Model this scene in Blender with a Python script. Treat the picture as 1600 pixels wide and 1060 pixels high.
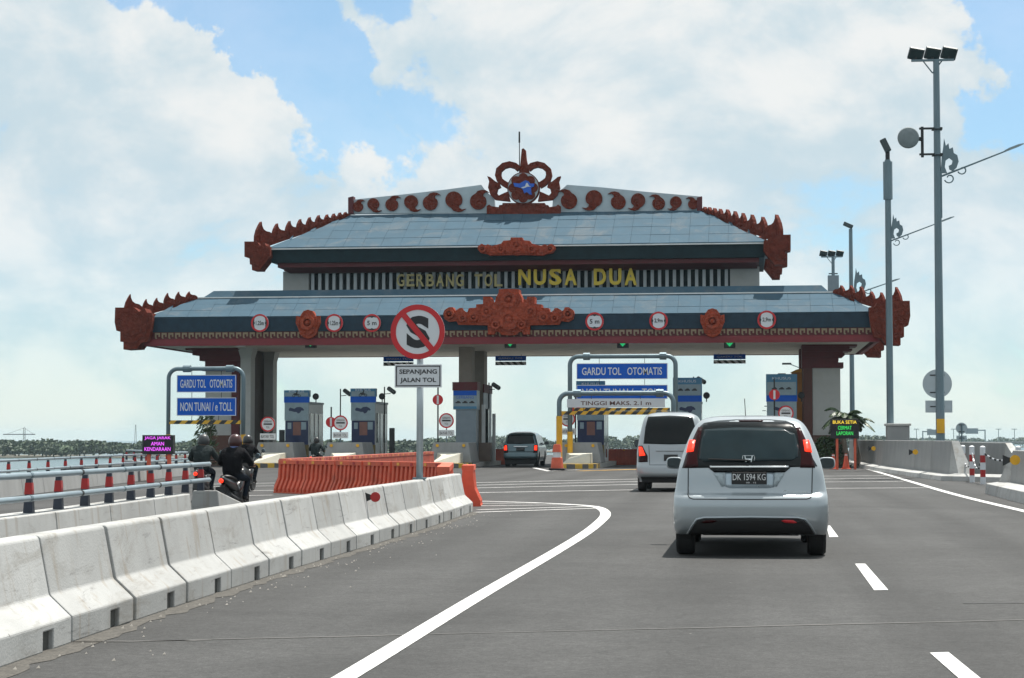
import bpy, bmesh, math, random
from mathutils import Vector, Matrix
from math import radians, sin, cos, tan, atan, atan2, sqrt, pi

# ------------------------------------------------------------------ clear
for o in list(bpy.data.objects):
    bpy.data.objects.remove(o)
SC = bpy.context.scene
COL = SC.collection
random.seed(7)

# ------------------------------------------------------------------ camera
F = 3030.0                       # focal length in photograph pixels (1600 wide)
PITCH = atan(156.0 / F)          # horizon at y = 686
YAW = radians(7.0)               # turned left of the road axis (+Y)
EYE = 1.28
cd = bpy.data.cameras.new('camera')
cd.sensor_width = 36.0
cd.lens = F / 1600.0 * 36.0
cd.clip_start = 0.1
cd.clip_end = 30000.0
cam = bpy.data.objects.new('camera', cd)
COL.objects.link(cam)
cam.location = (0, 0, EYE)
cam.rotation_euler = (pi / 2 + PITCH, 0, YAW)
SC.camera = cam


def ray(x, y):
    """direction (road frame) of a photograph pixel"""
    dx, dy = (x - 800.0) / F, (530.0 - y) / F
    vx = dx
    vy = cos(PITCH) - dy * sin(PITCH)
    vz = sin(PITCH) + dy * cos(PITCH)
    return Vector((vx * cos(YAW) - vy * sin(YAW), vx * sin(YAW) + vy * cos(YAW), vz))


def at(x, y, Y):
    """point of the plane Y = const seen at a pixel"""
    r = ray(x, y)
    t = Y / r.y
    return Vector((r.x * t, Y, EYE + r.z * t))


def ground(x, y, z=0.0):
    r = ray(x, y)
    t = (z - EYE) / r.z
    return Vector((r.x * t, r.y * t, z))


# ------------------------------------------------------------------ world
def N(nt, typ, ins=None, **props):
    nd = nt.nodes.new(typ)
    for k, v in props.items():
        setattr(nd, k, v)
    for k, v in (ins or {}).items():
        s = nd.inputs[k]
        if isinstance(v, bpy.types.NodeSocket):
            nt.links.new(v, s)
        else:
            s.default_value = v
    return nd


def M2(nt, op, a, b=None, c=None, clamp=False):
    ins = {0: a}
    if b is not None:
        ins[1] = b
    if c is not None:
        ins[2] = c
    return N(nt, 'ShaderNodeMath', ins, operation=op, use_clamp=clamp).outputs[0]


def mixc(nt, fac, a, b, bt='MIX'):
    nd = nt.nodes.new('ShaderNodeMix')
    nd.data_type = 'RGBA'
    nd.blend_type = bt
    for i, v in ((0, fac), (6, a), (7, b)):
        s = nd.inputs[i]
        if isinstance(v, bpy.types.NodeSocket):
            nt.links.new(v, s)
        elif i == 0:
            s.default_value = v
        else:
            s.default_value = (v[0], v[1], v[2], 1)
    return nd.outputs[2]


def remap(nt, v, a, b, c=0.0, d=1.0, smooth=True):
    nd = N(nt, 'ShaderNodeMapRange', {0: v, 1: a, 2: b, 3: c, 4: d})
    nd.interpolation_type = 'SMOOTHSTEP' if smooth else 'LINEAR'
    nd.clamp = True
    return nd.outputs[0]


SUN = Vector((0.17, 0.33, 0.93)).normalized()
W = bpy.data.worlds.new('World')
SC.world = W
W.use_nodes = True
nt = W.node_tree
nt.nodes.clear()
sky = N(nt, 'ShaderNodeTexSky', sky_type='NISHITA')
sky.sun_disc = False
sky.sun_elevation = math.asin(SUN.z)
sky.sun_rotation = atan2(SUN.x, SUN.y)
sky.altitude = 0
sky.air_density = 1.0
sky.dust_density = 0.25
sky.ozone_density = 2.2
tc = N(nt, 'ShaderNodeTexCoord')
D = tc.outputs['Generated']
stretch = N(nt, 'ShaderNodeMapping', {'Vector': D, 'Scale': (1, 1, 1.55), 'Location': (3.1, 1.7, 0.2)}).outputs[0]
big = N(nt, 'ShaderNodeTexNoise', {'Vector': stretch, 'Scale': 8.0, 'Detail': 11.0, 'Roughness': 0.62, 'Distortion': 0.25}).outputs[0]
low = N(nt, 'ShaderNodeTexNoise', {'Vector': D, 'Scale': 2.3, 'Detail': 2.0}).outputs[0]


warp = N(nt, 'ShaderNodeTexNoise', {'Vector': D, 'Scale': 16.0, 'Detail': 9.0, 'Roughness': 0.62}).outputs['Color']
DW = N(nt, 'ShaderNodeVectorMath', {0: N(nt, 'ShaderNodeVectorMath', {0: warp, 1: (0.5, 0.5, 0.5)}, operation='SUBTRACT').outputs[0], 1: (0.10, 0.10, 0.10), 2: D}, operation='MULTIPLY_ADD').outputs[0]


def gap(px, py, r0, r1):
    c = ray(px, py).normalized()
    d = N(nt, 'ShaderNodeVectorMath', {0: DW, 1: tuple(c)}, operation='DISTANCE').outputs['Value']
    return remap(nt, d, r0 / F, r1 / F, 1.0, 0.0)


g = None
for a in ((270, -70, 50, 150), (370, -10, 50, 130), (455, 30, 40, 120), (505, 110, 30, 115), (545, 190, 10, 110), (605, 250, -20, 100), (640, 20, -30, 90), (690, 190, -60, 120),
          (1610, 20, 40, 150), (1650, 150, 20, 140), (1700, 60, 60, 160)):
    v = gap(*a)
    g = v if g is None else M2(nt, 'MAXIMUM', g, v)
dens = M2(nt, 'ADD', big, M2(nt, 'MULTIPLY', M2(nt, 'SUBTRACT', low, 0.5), 0.5))
dens = M2(nt, 'SUBTRACT', M2(nt, 'ADD', dens, 0.155), M2(nt, 'MULTIPLY', g, 0.38))
cov = remap(nt, dens, 0.44, 0.545)
# clouds thin out into veil near the horizon
sep = N(nt, 'ShaderNodeSeparateXYZ', {0: D})
el = sep.outputs[2]
hz = remap(nt, el, 0.0, 0.16, 0.0, 1.0)
cov = M2(nt, 'MULTIPLY', cov, M2(nt, 'ADD', M2(nt, 'MULTIPLY', hz, 0.48), 0.48))
cov = M2(nt, 'ADD', M2(nt, 'MULTIPLY', cov, 0.74), 0.26)
shade = N(nt, 'ShaderNodeTexNoise', {'Vector': N(nt, 'ShaderNodeMapping', {'Vector': stretch, 'Location': (0.02, 0.0, 0.045)}).outputs[0],
                                     'Scale': 8.0, 'Detail': 6.0, 'Roughness': 0.55}).outputs[0]
lit = remap(nt, M2(nt, 'SUBTRACT', big, M2(nt, 'MULTIPLY', shade, 0.55)), 0.10, 0.36)
ccol = mixc(nt, lit, (0.66, 0.80, 0.87), (0.985, 1.0, 0.985))
bg1 = N(nt, 'ShaderNodeBackground', {'Color': mixc(nt, 1.0, sky.outputs[0], (0.83, 1.05, 1.12), 'MULTIPLY'), 'Strength': 0.088})
bg2 = N(nt, 'ShaderNodeBackground', {'Color': ccol, 'Strength': 0.63})
mx = N(nt, 'ShaderNodeMixShader', {0: cov, 1: bg1.outputs[0], 2: bg2.outputs[0]})
N(nt, 'ShaderNodeOutputWorld', {'Surface': mx.outputs[0]})

# ------------------------------------------------------------------ sun
sl = bpy.data.lights.new('sun', 'SUN')
sl.energy = 5.0
sl.angle = radians(0.55)
sl.color = (1.0, 0.955, 0.88)
so = bpy.data.objects.new('sun', sl)
COL.objects.link(so)
so.location = SUN * 60
so.rotation_euler = SUN.to_track_quat('Z', 'Y').to_euler()

# ------------------------------------------------------------------ exposure
SC.view_settings.view_transform = 'Standard'
SC.view_settings.look = 'None'
SC.view_settings.exposure = 0.52
SC.view_settings.gamma = 1.0
SC.view_settings.use_curve_mapping = False
SC.render.engine = 'CYCLES'
SC.cycles.use_denoising = True
SC.cycles.max_bounces = 6
SC.cycles.volume_bounces = 0

# ================================================================== helpers
MATS = {}


def pmat(name, col, rough=0.6, metal=0.0, var=0.18, scale=3.0, bump=0.0, bscale=60.0, stain=None, stain_amt=0.0,
         stretch=(1, 1, 1), emit=None, estr=1.0, coat=0.0, spec=0.5, fine=0.0, bdist=0.02):
    if name in MATS:
        return MATS[name]
    m = bpy.data.materials.new(name)
    m.use_nodes = True
    t = m.node_tree
    b = t.nodes['Principled BSDF']
    pos = N(t, 'ShaderNodeNewGeometry').outputs['Position']
    mp = N(t, 'ShaderNodeMapping', {'Vector': pos, 'Scale': stretch}).outputs[0]
    nz = N(t, 'ShaderNodeTexNoise', {'Vector': mp, 'Scale': scale, 'Detail': 6.0, 'Roughness': 0.6}).outputs[0]
    f = remap(t, nz, 0.25, 0.75, 1 - var, 1 + var, False)
    if fine:
        nf = N(t, 'ShaderNodeTexNoise', {'Vector': pos, 'Scale': bscale, 'Detail': 3.0}).outputs[0]
        f = M2(t, 'MULTIPLY', f, remap(t, nf, 0.3, 0.7, 1 - fine, 1 + fine, False))
    base = N(t, 'ShaderNodeVectorMath', {0: (col[0], col[1], col[2])}, operation='SCALE')
    t.links.new(f, base.inputs['Scale'])
    c = base.outputs[0]
    if stain is not None:
        st = N(t, 'ShaderNodeTexNoise', {'Vector': mp, 'Scale': scale * 0.45, 'Detail': 8.0, 'Roughness': 0.7, 'Distortion': 0.6}).outputs[0]
        c = mixc(t, M2(t, 'MULTIPLY', remap(t, st, 0.48, 0.72), stain_amt), c, stain)
    t.links.new(c, b.inputs['Base Color'])
    rv = remap(t, nz, 0.2, 0.8, max(0.02, rough - 0.08), min(1, rough + 0.08), False)
    t.links.new(rv, b.inputs['Roughness'])
    b.inputs['Metallic'].default_value = metal
    b.inputs['Specular IOR Level'].default_value = spec
    if coat:
        b.inputs['Coat Weight'].default_value = coat
        b.inputs['Coat Roughness'].default_value = 0.06
    if bump:
        nb = N(t, 'ShaderNodeTexNoise', {'Vector': pos, 'Scale': bscale, 'Detail': 4.0}).outputs[0]
        bn = N(t, 'ShaderNodeBump', {'Strength': bump, 'Distance': bdist, 'Height': nb})
        t.links.new(bn.outputs[0], b.inputs['Normal'])
    if emit is not None:
        b.inputs['Emission Color'].default_value = (*emit, 1)
        b.inputs['Emission Strength'].default_value = estr
    MATS[name] = m
    return m


def stripemat(name, ca, cb, period, vec=(1, 0, 1), duty=0.5, rough=0.55, wear=0.25):
    """painted stripes across a world direction"""
    if name in MATS:
        return MATS[name]
    m = bpy.data.materials.new(name)
    m.use_nodes = True
    t = m.node_tree
    b = t.nodes['Principled BSDF']
    pos = N(t, 'ShaderNodeNewGeometry').outputs['Position']
    d = N(t, 'ShaderNodeVectorMath', {0: pos, 1: vec}, operation='DOT_PRODUCT').outputs['Value']
    fr = M2(t, 'FRACT', M2(t, 'DIVIDE', d, period))
    k = M2(t, 'GREATER_THAN', fr, duty)
    c = mixc(t, k, ca, cb)
    nz = N(t, 'ShaderNodeTexNoise', {'Vector': pos, 'Scale': 6.0, 'Detail': 8.0, 'Roughness': 0.7}).outputs[0]
    c = mixc(t, remap(t, nz, 0.35, 0.75, 0, wear), c, (0.18, 0.17, 0.15))
    t.links.new(c, b.inputs['Base Color'])
    b.inputs['Roughness'].default_value = rough
    MATS[name] = m
    return m


class MB:
    def __init__(s):
        s.v, s.f, s.m = [], [], []

    def add(s, vs, fs, mi=0):
        k = len(s.v)
        s.v += [tuple(v) for v in vs]
        for f in fs:
            s.f.append([i + k for i in f])
            s.m.append(mi)
        return s

    def box(s, x0, x1, y0, y1, z0, z1, mi=0):
        return s.add([(x0, y0, z0), (x1, y0, z0), (x1, y1, z0), (x0, y1, z0), (x0, y0, z1), (x1, y0, z1), (x1, y1, z1), (x0, y1, z1)],
                     [(3, 2, 1, 0), (4, 5, 6, 7), (0, 1, 5, 4), (1, 2, 6, 5), (2, 3, 7, 6), (3, 0, 4, 7)], mi)

    def frustum(s, a, za, b, zb, mi=0):
        """a, b = (x0,x1,y0,y1) rectangles"""
        return s.add([(a[0], a[2], za), (a[1], a[2], za), (a[1], a[3], za), (a[0], a[3], za),
                      (b[0], b[2], zb), (b[1], b[2], zb), (b[1], b[3], zb), (b[0], b[3], zb)],
                     [(3, 2, 1, 0), (4, 5, 6, 7), (0, 1, 5, 4), (1, 2, 6, 5), (2, 3, 7, 6), (3, 0, 4, 7)], mi)

    def prism(s, poly, y0, y1, mi=0):
        """(x,z) outline extruded along y"""
        n = len(poly)
        ar = sum(poly[i][0] * poly[(i + 1) % n][1] - poly[(i + 1) % n][0] * poly[i][1] for i in range(n))
        if ar < 0:
            poly = poly[::-1]
        vs = [(p[0], y0, p[1]) for p in poly] + [(p[0], y1, p[1]) for p in poly]
        fs = [list(range(n)), list(range(2 * n - 1, n - 1, -1))]
        fs += [(i, i + n, (i + 1) % n + n, (i + 1) % n) for i in range(n)]
        fs = [fs[0], fs[1]] + [tuple(reversed(f)) for f in [(i, (i + 1) % n, (i + 1) % n + n, i + n) for i in range(n)]]
        return s.add(vs, fs, mi)

    def slab(s, poly, z0, z1, mi=0):
        """(x,y) outline extruded along z"""
        n = len(poly)
        ar = sum(poly[i][0] * poly[(i + 1) % n][1] - poly[(i + 1) % n][0] * poly[i][1] for i in range(n))
        if ar < 0:
            poly = poly[::-1]
        vs = [(p[0], p[1], z0) for p in poly] + [(p[0], p[1], z1) for p in poly]
        fs = [list(range(n - 1, -1, -1)), list(range(n, 2 * n))]
        fs += [(i, (i + 1) % n, (i + 1) % n + n, i + n) for i in range(n)]
        return s.add(vs, fs, mi)

    def tube(s, pts, r, n=8, caps=True, mi=0, flat=1.0):
        pts = [Vector(p) for p in pts]
        rs = r if isinstance(r, (list, tuple)) else [r] * len(pts)
        rings = []
        up = Vector((0, 0, 1))
        prev = None
        for i, p in enumerate(pts):
            a = pts[max(i - 1, 0)]
            b = pts[min(i + 1, len(pts) - 1)]
            t = (b - a)
            t = t.normalized() if t.length > 1e-9 else up
            if prev is None:
                ref = up if abs(t.z) < 0.95 else Vector((0, 1, 0))
                u = t.cross(ref).normalized()
            else:
                u = (prev - t * prev.dot(t))
                u = u.normalized() if u.length > 1e-6 else t.cross(up).normalized()
            w = t.cross(u)
            prev = u
            rings.append([p + (u * cos(2 * pi * k / n) + w * sin(2 * pi * k / n) * flat) * rs[i] for k in range(n)])
        vs = [v for rg in rings for v in rg]
        fs = []
        for i in range(len(rings) - 1):
            for k in range(n):
                fs.append((i * n + k, i * n + (k + 1) % n, (i + 1) * n + (k + 1) % n, (i + 1) * n + k))
        if caps:
            fs.append(tuple(range(n - 1, -1, -1)))
            fs.append(tuple(range((len(rings) - 1) * n, len(rings) * n)))
        return s.add(vs, fs, mi)

    def lathe(s, prof, c=(0, 0, 0), axis='z', n=24, mi=0):
        """prof: (radius, height) list turned round an axis through c"""
        vs, fs = [], []
        for r, h in prof:
            for k in range(n):
                a = 2 * pi * k / n
                u, w = r * cos(a), r * sin(a)
                p = {'z': (u, w, h), 'y': (u, h, -w), 'x': (h, u, w)}[axis]
                vs.append((p[0] + c[0], p[1] + c[1], p[2] + c[2]))
        for i in range(len(prof) - 1):
            for k in range(n):
                fs.append((i * n + k, i * n + (k + 1) % n, (i + 1) * n + (k + 1) % n, (i + 1) * n + k))
        fs.append(tuple(range(n - 1, -1, -1)))
        fs.append(tuple(range((len(prof) - 1) * n, len(prof) * n)))
        return s.add(vs, fs, mi)

    def disc(s, c, r, y0, y1, n=32, mi=0):
        """disc in the xz plane"""
        return s.prism([(c[0] + r * cos(2 * pi * k / n), c[1] + r * sin(2 * pi * k / n)) for k in range(n)], y0, y1, mi)

    def ring(s, c, r0, r1, y0, y1, n=40, mi=0):
        vs, fs = [], []
        for y in (y0, y1):
            for r in (r0, r1):
                vs += [(c[0] + r * cos(2 * pi * k / n), y, c[1] + r * sin(2 * pi * k / n)) for k in range(n)]
        for k in range(n):
            j = (k + 1) % n
            fs += [(k, n + k, n + j, j)[::-1], (2 * n + k, 2 * n + j, 3 * n + j, 3 * n + k)[::-1],
                   (n + k, 3 * n + k, 3 * n + j, n + j)[::-1], (k, j, 2 * n + j, 2 * n + k)[::-1]]
        return s.add(vs, fs, mi)

    def mesh(s, name, mats, smooth=False):
        me = bpy.data.meshes.new(name)
        me.from_pydata(s.v, [], s.f)
        if not isinstance(mats, (list, tuple)):
            mats = [mats]
        for m in mats:
            me.materials.append(m)
        if len(mats) > 1:
            for p, i in zip(me.polygons, s.m):
                p.material_index = i
        if smooth:
            for p in me.polygons:
                p.use_smooth = True
        me.validate()
        bm = bmesh.new()
        bm.from_mesh(me)
        bmesh.ops.recalc_face_normals(bm, faces=bm.faces)
        bm.to_mesh(me)
        bm.free()
        return me

    def build(s, name, mats, parent=None, smooth=False, bevel=0.0, local=False, auto=False):
        o = bpy.data.objects.new(name, s.mesh(name, mats, smooth))
        return link(o, parent, bevel, local, auto)


MW = {}


def link(o, parent=None, bevel=0.0, local=False, auto=False):
    COL.objects.link(o)
    MW[o.name] = Matrix.Identity(4)
    if parent is not None:
        o.parent = parent
        if local:
            MW[o.name] = MW[parent.name].copy()
        else:
            o.matrix_parent_inverse = MW[parent.name].inverted()
    if bevel:
        b = o.modifiers.new('bevel', 'BEVEL')
        b.width = bevel
        b.segments = 2
        b.limit_method = 'ANGLE'
        b.angle_limit = radians(35)
    return o


def tag(o, label=None, cat=None, group=None, kind=None):
    for k, v in (('label', label), ('category', cat), ('group', group), ('kind', kind)):
        if v:
            o[k] = v
    return o


def thing(name, label, cat, loc=(0, 0, 0), rz=0.0, group=None, scale=1.0):
    o = bpy.data.objects.new(name, None)
    o.empty_display_size = 0.2
    COL.objects.link(o)
    o.location = loc
    o.rotation_euler = (0, 0, rz)
    o.scale = (scale,) * 3
    MW[o.name] = Matrix.Translation(Vector(loc)) @ Matrix.Rotation(rz, 4, 'Z') @ Matrix.Scale(scale, 4)
    return tag(o, label, cat, group)


def copy_tree(o, parent=None):
    c = o.copy()
    COL.objects.link(c)
    if parent is not None:
        c.parent = parent
    for ch in list(o.children):
        copy_tree(ch, c)
    return c


def text(s, mat, parent, c, w, h, rot=(pi / 2, 0, 0), name='lettering', local=False, bold=0.0, depth=0.004):
    """flat lettering centred on c, stretched to w x h, facing -Y by default"""
    cu = bpy.data.curves.new(name, 'FONT')
    cu.body = s
    cu.align_x = 'CENTER'
    cu.align_y = 'CENTER'
    cu.extrude = 0.02
    cu.offset = bold
    cu.resolution_u = 3
    tmp = bpy.data.objects.new('tmp', cu)
    COL.objects.link(tmp)
    dg = bpy.context.evaluated_depsgraph_get()
    me = bpy.data.meshes.new_from_object(tmp.evaluated_get(dg))
    bpy.data.objects.remove(tmp)
    xs = [v.co.x for v in me.vertices] or [0, 1]
    ys = [v.co.y for v in me.vertices] or [0, 1]
    cx, cy = (min(xs) + max(xs)) / 2, (min(ys) + max(ys)) / 2
    sx, sy = w / max(1e-6, max(xs) - min(xs)), h / max(1e-6, max(ys) - min(ys))
    R = Matrix.Translation(Vector(c)) @ (Matrix.Rotation(rot[2], 4, 'Z') @ Matrix.Rotation(rot[0], 4, 'X'))
    me.transform(R @ Matrix.Diagonal((sx, sy, depth / 0.04, 1)) @ Matrix.Translation((-cx, -cy, 0)))
    me.materials.clear()
    me.materials.append(mat)
    o = bpy.data.objects.new(name, me)
    return link(o, parent, 0, local)


ORD = ['first', 'second', 'third', 'fourth', 'fifth', 'sixth', 'seventh', 'eighth', 'ninth', 'tenth', 'eleventh', 'twelfth',
       'thirteenth', 'fourteenth', 'fifteenth', 'sixteenth', 'seventeenth', 'eighteenth', 'nineteenth', 'twentieth',
       'twenty-first', 'twenty-second', 'twenty-third', 'twenty-fourth', 'twenty-fifth']

# ------------------------------------------------------------------ materials
m_white = pmat('white_paint', (0.74, 0.75, 0.74), 0.5, var=0.06, stain=(0.42, 0.40, 0.36), stain_amt=0.35)
m_conc = pmat('pale_concrete', (0.46, 0.455, 0.435), 0.85, var=0.14, scale=1.6, bump=0.25, bscale=70, stain=(0.30, 0.285, 0.25),
              stain_amt=0.45, fine=0.07)
m_conc2 = pmat('grey_concrete', (0.265, 0.27, 0.27), 0.85, var=0.14, scale=1.8, bump=0.25, bscale=60, stain=(0.2, 0.195, 0.18),
               stain_amt=0.5, fine=0.06, stretch=(1, 1, 0.35))
m_asph2 = pmat('dark_sealant', (0.022, 0.022, 0.022), 0.6)
m_red = pmat('terracotta', (0.150, 0.031, 0.019), 0.85, var=0.35, scale=4.5, bump=1.0, bscale=7, bdist=0.12, spec=0.2, stain=(0.10, 0.03, 0.02), stain_amt=0.5, fine=0.12)
m_red2 = pmat('bright_terracotta', (0.32, 0.062, 0.032), 0.85, var=0.32, scale=4.5, bump=1.0, bscale=7, bdist=0.12, spec=0.2, stain=(0.16, 0.04, 0.03), stain_amt=0.4, fine=0.12)
m_dred = pmat('maroon_paint', (0.095, 0.012, 0.016), 0.65, var=0.2)
m_roof = pmat('roof_sheet', (0.056, 0.103, 0.142), 0.8, metal=0.0, var=0.14, scale=1.3, stain=(0.15, 0.16, 0.165), stain_amt=0.55, bump=0.05, bscale=8, spec=0.12)
m_navy = pmat('navy_fascia', (0.016, 0.036, 0.058), 0.6, var=0.3, spec=0.25)
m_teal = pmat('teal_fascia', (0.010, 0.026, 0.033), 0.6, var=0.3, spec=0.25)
m_cream = pmat('cream_plaster', (0.42, 0.425, 0.41), 0.75, var=0.08, stain=(0.4, 0.38, 0.33), stain_amt=0.35)
m_taupe = pmat('taupe_plaster', (0.27, 0.235, 0.20), 0.75, var=0.12)
m_soff = pmat('soffit_board', (0.60, 0.57, 0.50), 0.7, var=0.10, stretch=(0.3, 4, 1))
m_gold = pmat('gold_letter', (0.62, 0.46, 0.045), 0.45, metal=0.15, var=0.12)
m_pole = pmat('galvanised_steel', (0.15, 0.205, 0.235), 0.48, metal=0.45, var=0.16, scale=4, stretch=(1, 1, 0.3))
m_pipe = pmat('bright_pipe', (0.30, 0.37, 0.41), 0.38, metal=0.55, var=0.12)
m_dark = pmat('dark_metal', (0.016, 0.018, 0.020), 0.6, var=0.2)
m_blk = pmat('black_rubber', (0.016, 0.016, 0.017), 0.75, var=0.25, scale=12)
m_navypost = pmat('navy_post', (0.018, 0.026, 0.045), 0.5, var=0.3, scale=8)
m_redband = pmat('red_reflective', (0.38, 0.014, 0.014), 0.5, var=0.2)
m_sblue = pmat('sign_blue', (0.006, 0.095, 0.50), 0.5, var=0.06, spec=0.2)
m_swhite = pmat('sign_white', (0.62, 0.64, 0.67), 0.45, var=0.04)
m_sred = pmat('sign_red', (0.52, 0.012, 0.018), 0.4, var=0.08)
m_sblack = pmat('sign_black', (0.012, 0.012, 0.015), 0.45, var=0.1)
m_sgrey = pmat('sign_back_grey', (0.42, 0.47, 0.50), 0.5, metal=0.4, var=0.1)
m_yel = pmat('yellow_paint', (0.72, 0.38, 0.012), 0.5, var=0.12, stain=(0.35, 0.2, 0.05), stain_amt=0.3)
m_orange = pmat('orange_plastic', (0.64, 0.125, 0.07), 0.6, var=0.2, scale=2.5, stain=(0.34, 0.08, 0.05), stain_amt=0.6, spec=0.3)
m_orange2 = pmat('faded_orange_plastic', (0.52, 0.135, 0.095), 0.65, var=0.22, scale=2.5, stain=(0.34, 0.12, 0.09), stain_amt=0.6, spec=0.3)
m_glass = pmat('dark_glass', (0.006, 0.011, 0.014), 0.08, var=0.1, spec=0.3)
m_lwhite = pmat('line_white', (0.62, 0.62, 0.61), 0.6, var=0.10, scale=9, stain=(0.20, 0.20, 0.195), stain_amt=0.7)
m_lyel = pmat('line_yellow', (0.66, 0.36, 0.03), 0.6, var=0.1, scale=5, stain=(0.3, 0.2, 0.08), stain_amt=0.4)
m_yb = stripemat('yellow_black_bar', (0.70, 0.38, 0.015), (0.015, 0.015, 0.015), 0.46, (1, 0, -1))
m_ybk = stripemat('yellow_grey_kerb', (0.66, 0.40, 0.02), (0.10, 0.10, 0.10), 0.72, (1, 0.7, 0), wear=0.4)
m_bw = stripemat('black_white_bar', (0.70, 0.71, 0.72), (0.03, 0.03, 0.03), 0.34, (1, 0, 1))
m_leaf = pmat('mangrove_leaf', (0.036, 0.062, 0.026), 0.7, var=0.55, scale=0.15, stain=(0.07, 0.085, 0.035), stain_amt=0.6)
m_palm = pmat('palm_leaf', (0.035, 0.065, 0.022), 0.5, var=0.35, scale=2)
m_bark = pmat('palm_bark', (0.14, 0.115, 0.09), 0.9, var=0.3, scale=9)


def asphalt():
    m = bpy.data.materials.new('asphalt')
    m.use_nodes = True
    t = m.node_tree
    b = t.nodes['Principled BSDF']
    pos = N(t, 'ShaderNodeNewGeometry').outputs['Position']
    gr = N(t, 'ShaderNodeTexNoise', {'Vector': pos, 'Scale': 95.0, 'Detail': 4.0, 'Roughness': 0.75}).outputs[0]
    gr2 = N(t, 'ShaderNodeTexNoise', {'Vector': pos, 'Scale': 14.0, 'Detail': 5.0, 'Roughness': 0.7}).outputs[0]
    pa = N(t, 'ShaderNodeTexNoise', {'Vector': pos, 'Scale': 0.33, 'Detail': 6.0, 'Roughness': 0.62, 'Distortion': 0.5}).outputs[0]
    st = N(t, 'ShaderNodeTexNoise', {'Vector': N(t, 'ShaderNodeMapping', {'Vector': pos, 'Scale': (1.5, 0.05, 1)}).outputs[0],
                                     'Scale': 1.0, 'Detail': 5.0}).outputs[0]
    f = remap(t, gr, 0.3, 0.7, 0.50, 1.50, False)
    gr3 = N(t, 'ShaderNodeTexNoise', {'Vector': pos, 'Scale': 38.0, 'Detail': 3.0, 'Roughness': 0.8}).outputs[0]
    f = M2(t, 'MULTIPLY', f, remap(t, gr3, 0.3, 0.7, 0.62, 1.38, False))
    sx = N(t, 'ShaderNodeSeparateXYZ', {0: pos})
    wob = N(t, 'ShaderNodeTexNoise', {'Vector': N(t, 'ShaderNodeMapping', {'Vector': pos, 'Scale': (0.2, 0.06, 1)}).outputs[0], 'Scale': 1.0, 'Detail': 3.0}).outputs[0]
    xx = M2(t, 'ADD', sx.outputs[0], M2(t, 'MULTIPLY', M2(t, 'SUBTRACT', wob, 0.5), 0.9))
    ph = M2(t, 'ABSOLUTE', M2(t, 'SUBTRACT', M2(t, 'FRACT', M2(t, 'DIVIDE', M2(t, 'ADD', xx, 60.9), 1.75)), 0.5))
    f = M2(t, 'MULTIPLY', f, remap(t, ph, 0.02, 0.34, 0.86, 1.06))
    md = N(t, 'ShaderNodeTexNoise', {'Vector': pos, 'Scale': 3.1, 'Detail': 7.0, 'Roughness': 0.7}).outputs[0]
    f = M2(t, 'MULTIPLY', f, remap(t, md, 0.3, 0.7, 0.84, 1.16, False))
    oil = N(t, 'ShaderNodeTexNoise', {'Vector': pos, 'Scale': 2.6, 'Detail': 6.0, 'Roughness': 0.7}).outputs[0]
    f = M2(t, 'MULTIPLY', f, remap(t, oil, 0.60, 0.74, 1.0, 0.62))
    f = M2(t, 'MULTIPLY', f, remap(t, gr2, 0.3, 0.7, 0.70, 1.30, False))
    f = M2(t, 'MULTIPLY', f, remap(t, pa, 0.3, 0.7, 0.78, 1.22, False))
    f = M2(t, 'MULTIPLY', f, remap(t, st, 0.3, 0.7, 0.86, 1.14, False))
    sc = N(t, 'ShaderNodeVectorMath', {0: (0.044, 0.0441, 0.0442)}, operation='SCALE')
    t.links.new(f, sc.inputs['Scale'])
    vo = N(t, 'ShaderNodeTexVoronoi', {'Vector': N(t, 'ShaderNodeVectorMath', {0: pos, 1: N(t, 'ShaderNodeTexNoise', {'Vector': pos, 'Scale': 0.9, 'Detail': 4.0}).outputs['Color']}, operation='ADD').outputs[0],
                                       'Scale': 0.17}, feature='DISTANCE_TO_EDGE').outputs[0]
    ck = M2(t, 'MULTIPLY', remap(t, vo, 0.0012, 0.0035, 1, 0), remap(t, pa, 0.5, 0.62))
    c = mixc(t, M2(t, 'MULTIPLY', ck, 0.75), sc.outputs[0], (0.02, 0.02, 0.02))
    # pale grit specks
    vs = N(t, 'ShaderNodeTexVoronoi', {'Vector': pos, 'Scale': 2.2}).outputs[0]
    c = mixc(t, M2(t, 'MULTIPLY', remap(t, vs, 0.012, 0.026, 1, 0), 0.5), c, (0.4, 0.39, 0.36))
    t.links.new(c, b.inputs['Base Color'])
    b.inputs['Roughness'].default_value = 0.82
    b.inputs['Specular IOR Level'].default_value = 0.35
    bn = N(t, 'ShaderNodeBump', {'Strength': 0.35, 'Distance': 0.01, 'Height': gr})
    t.links.new(bn.outputs[0], b.inputs['Normal'])
    return m


m_asph = asphalt()


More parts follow.
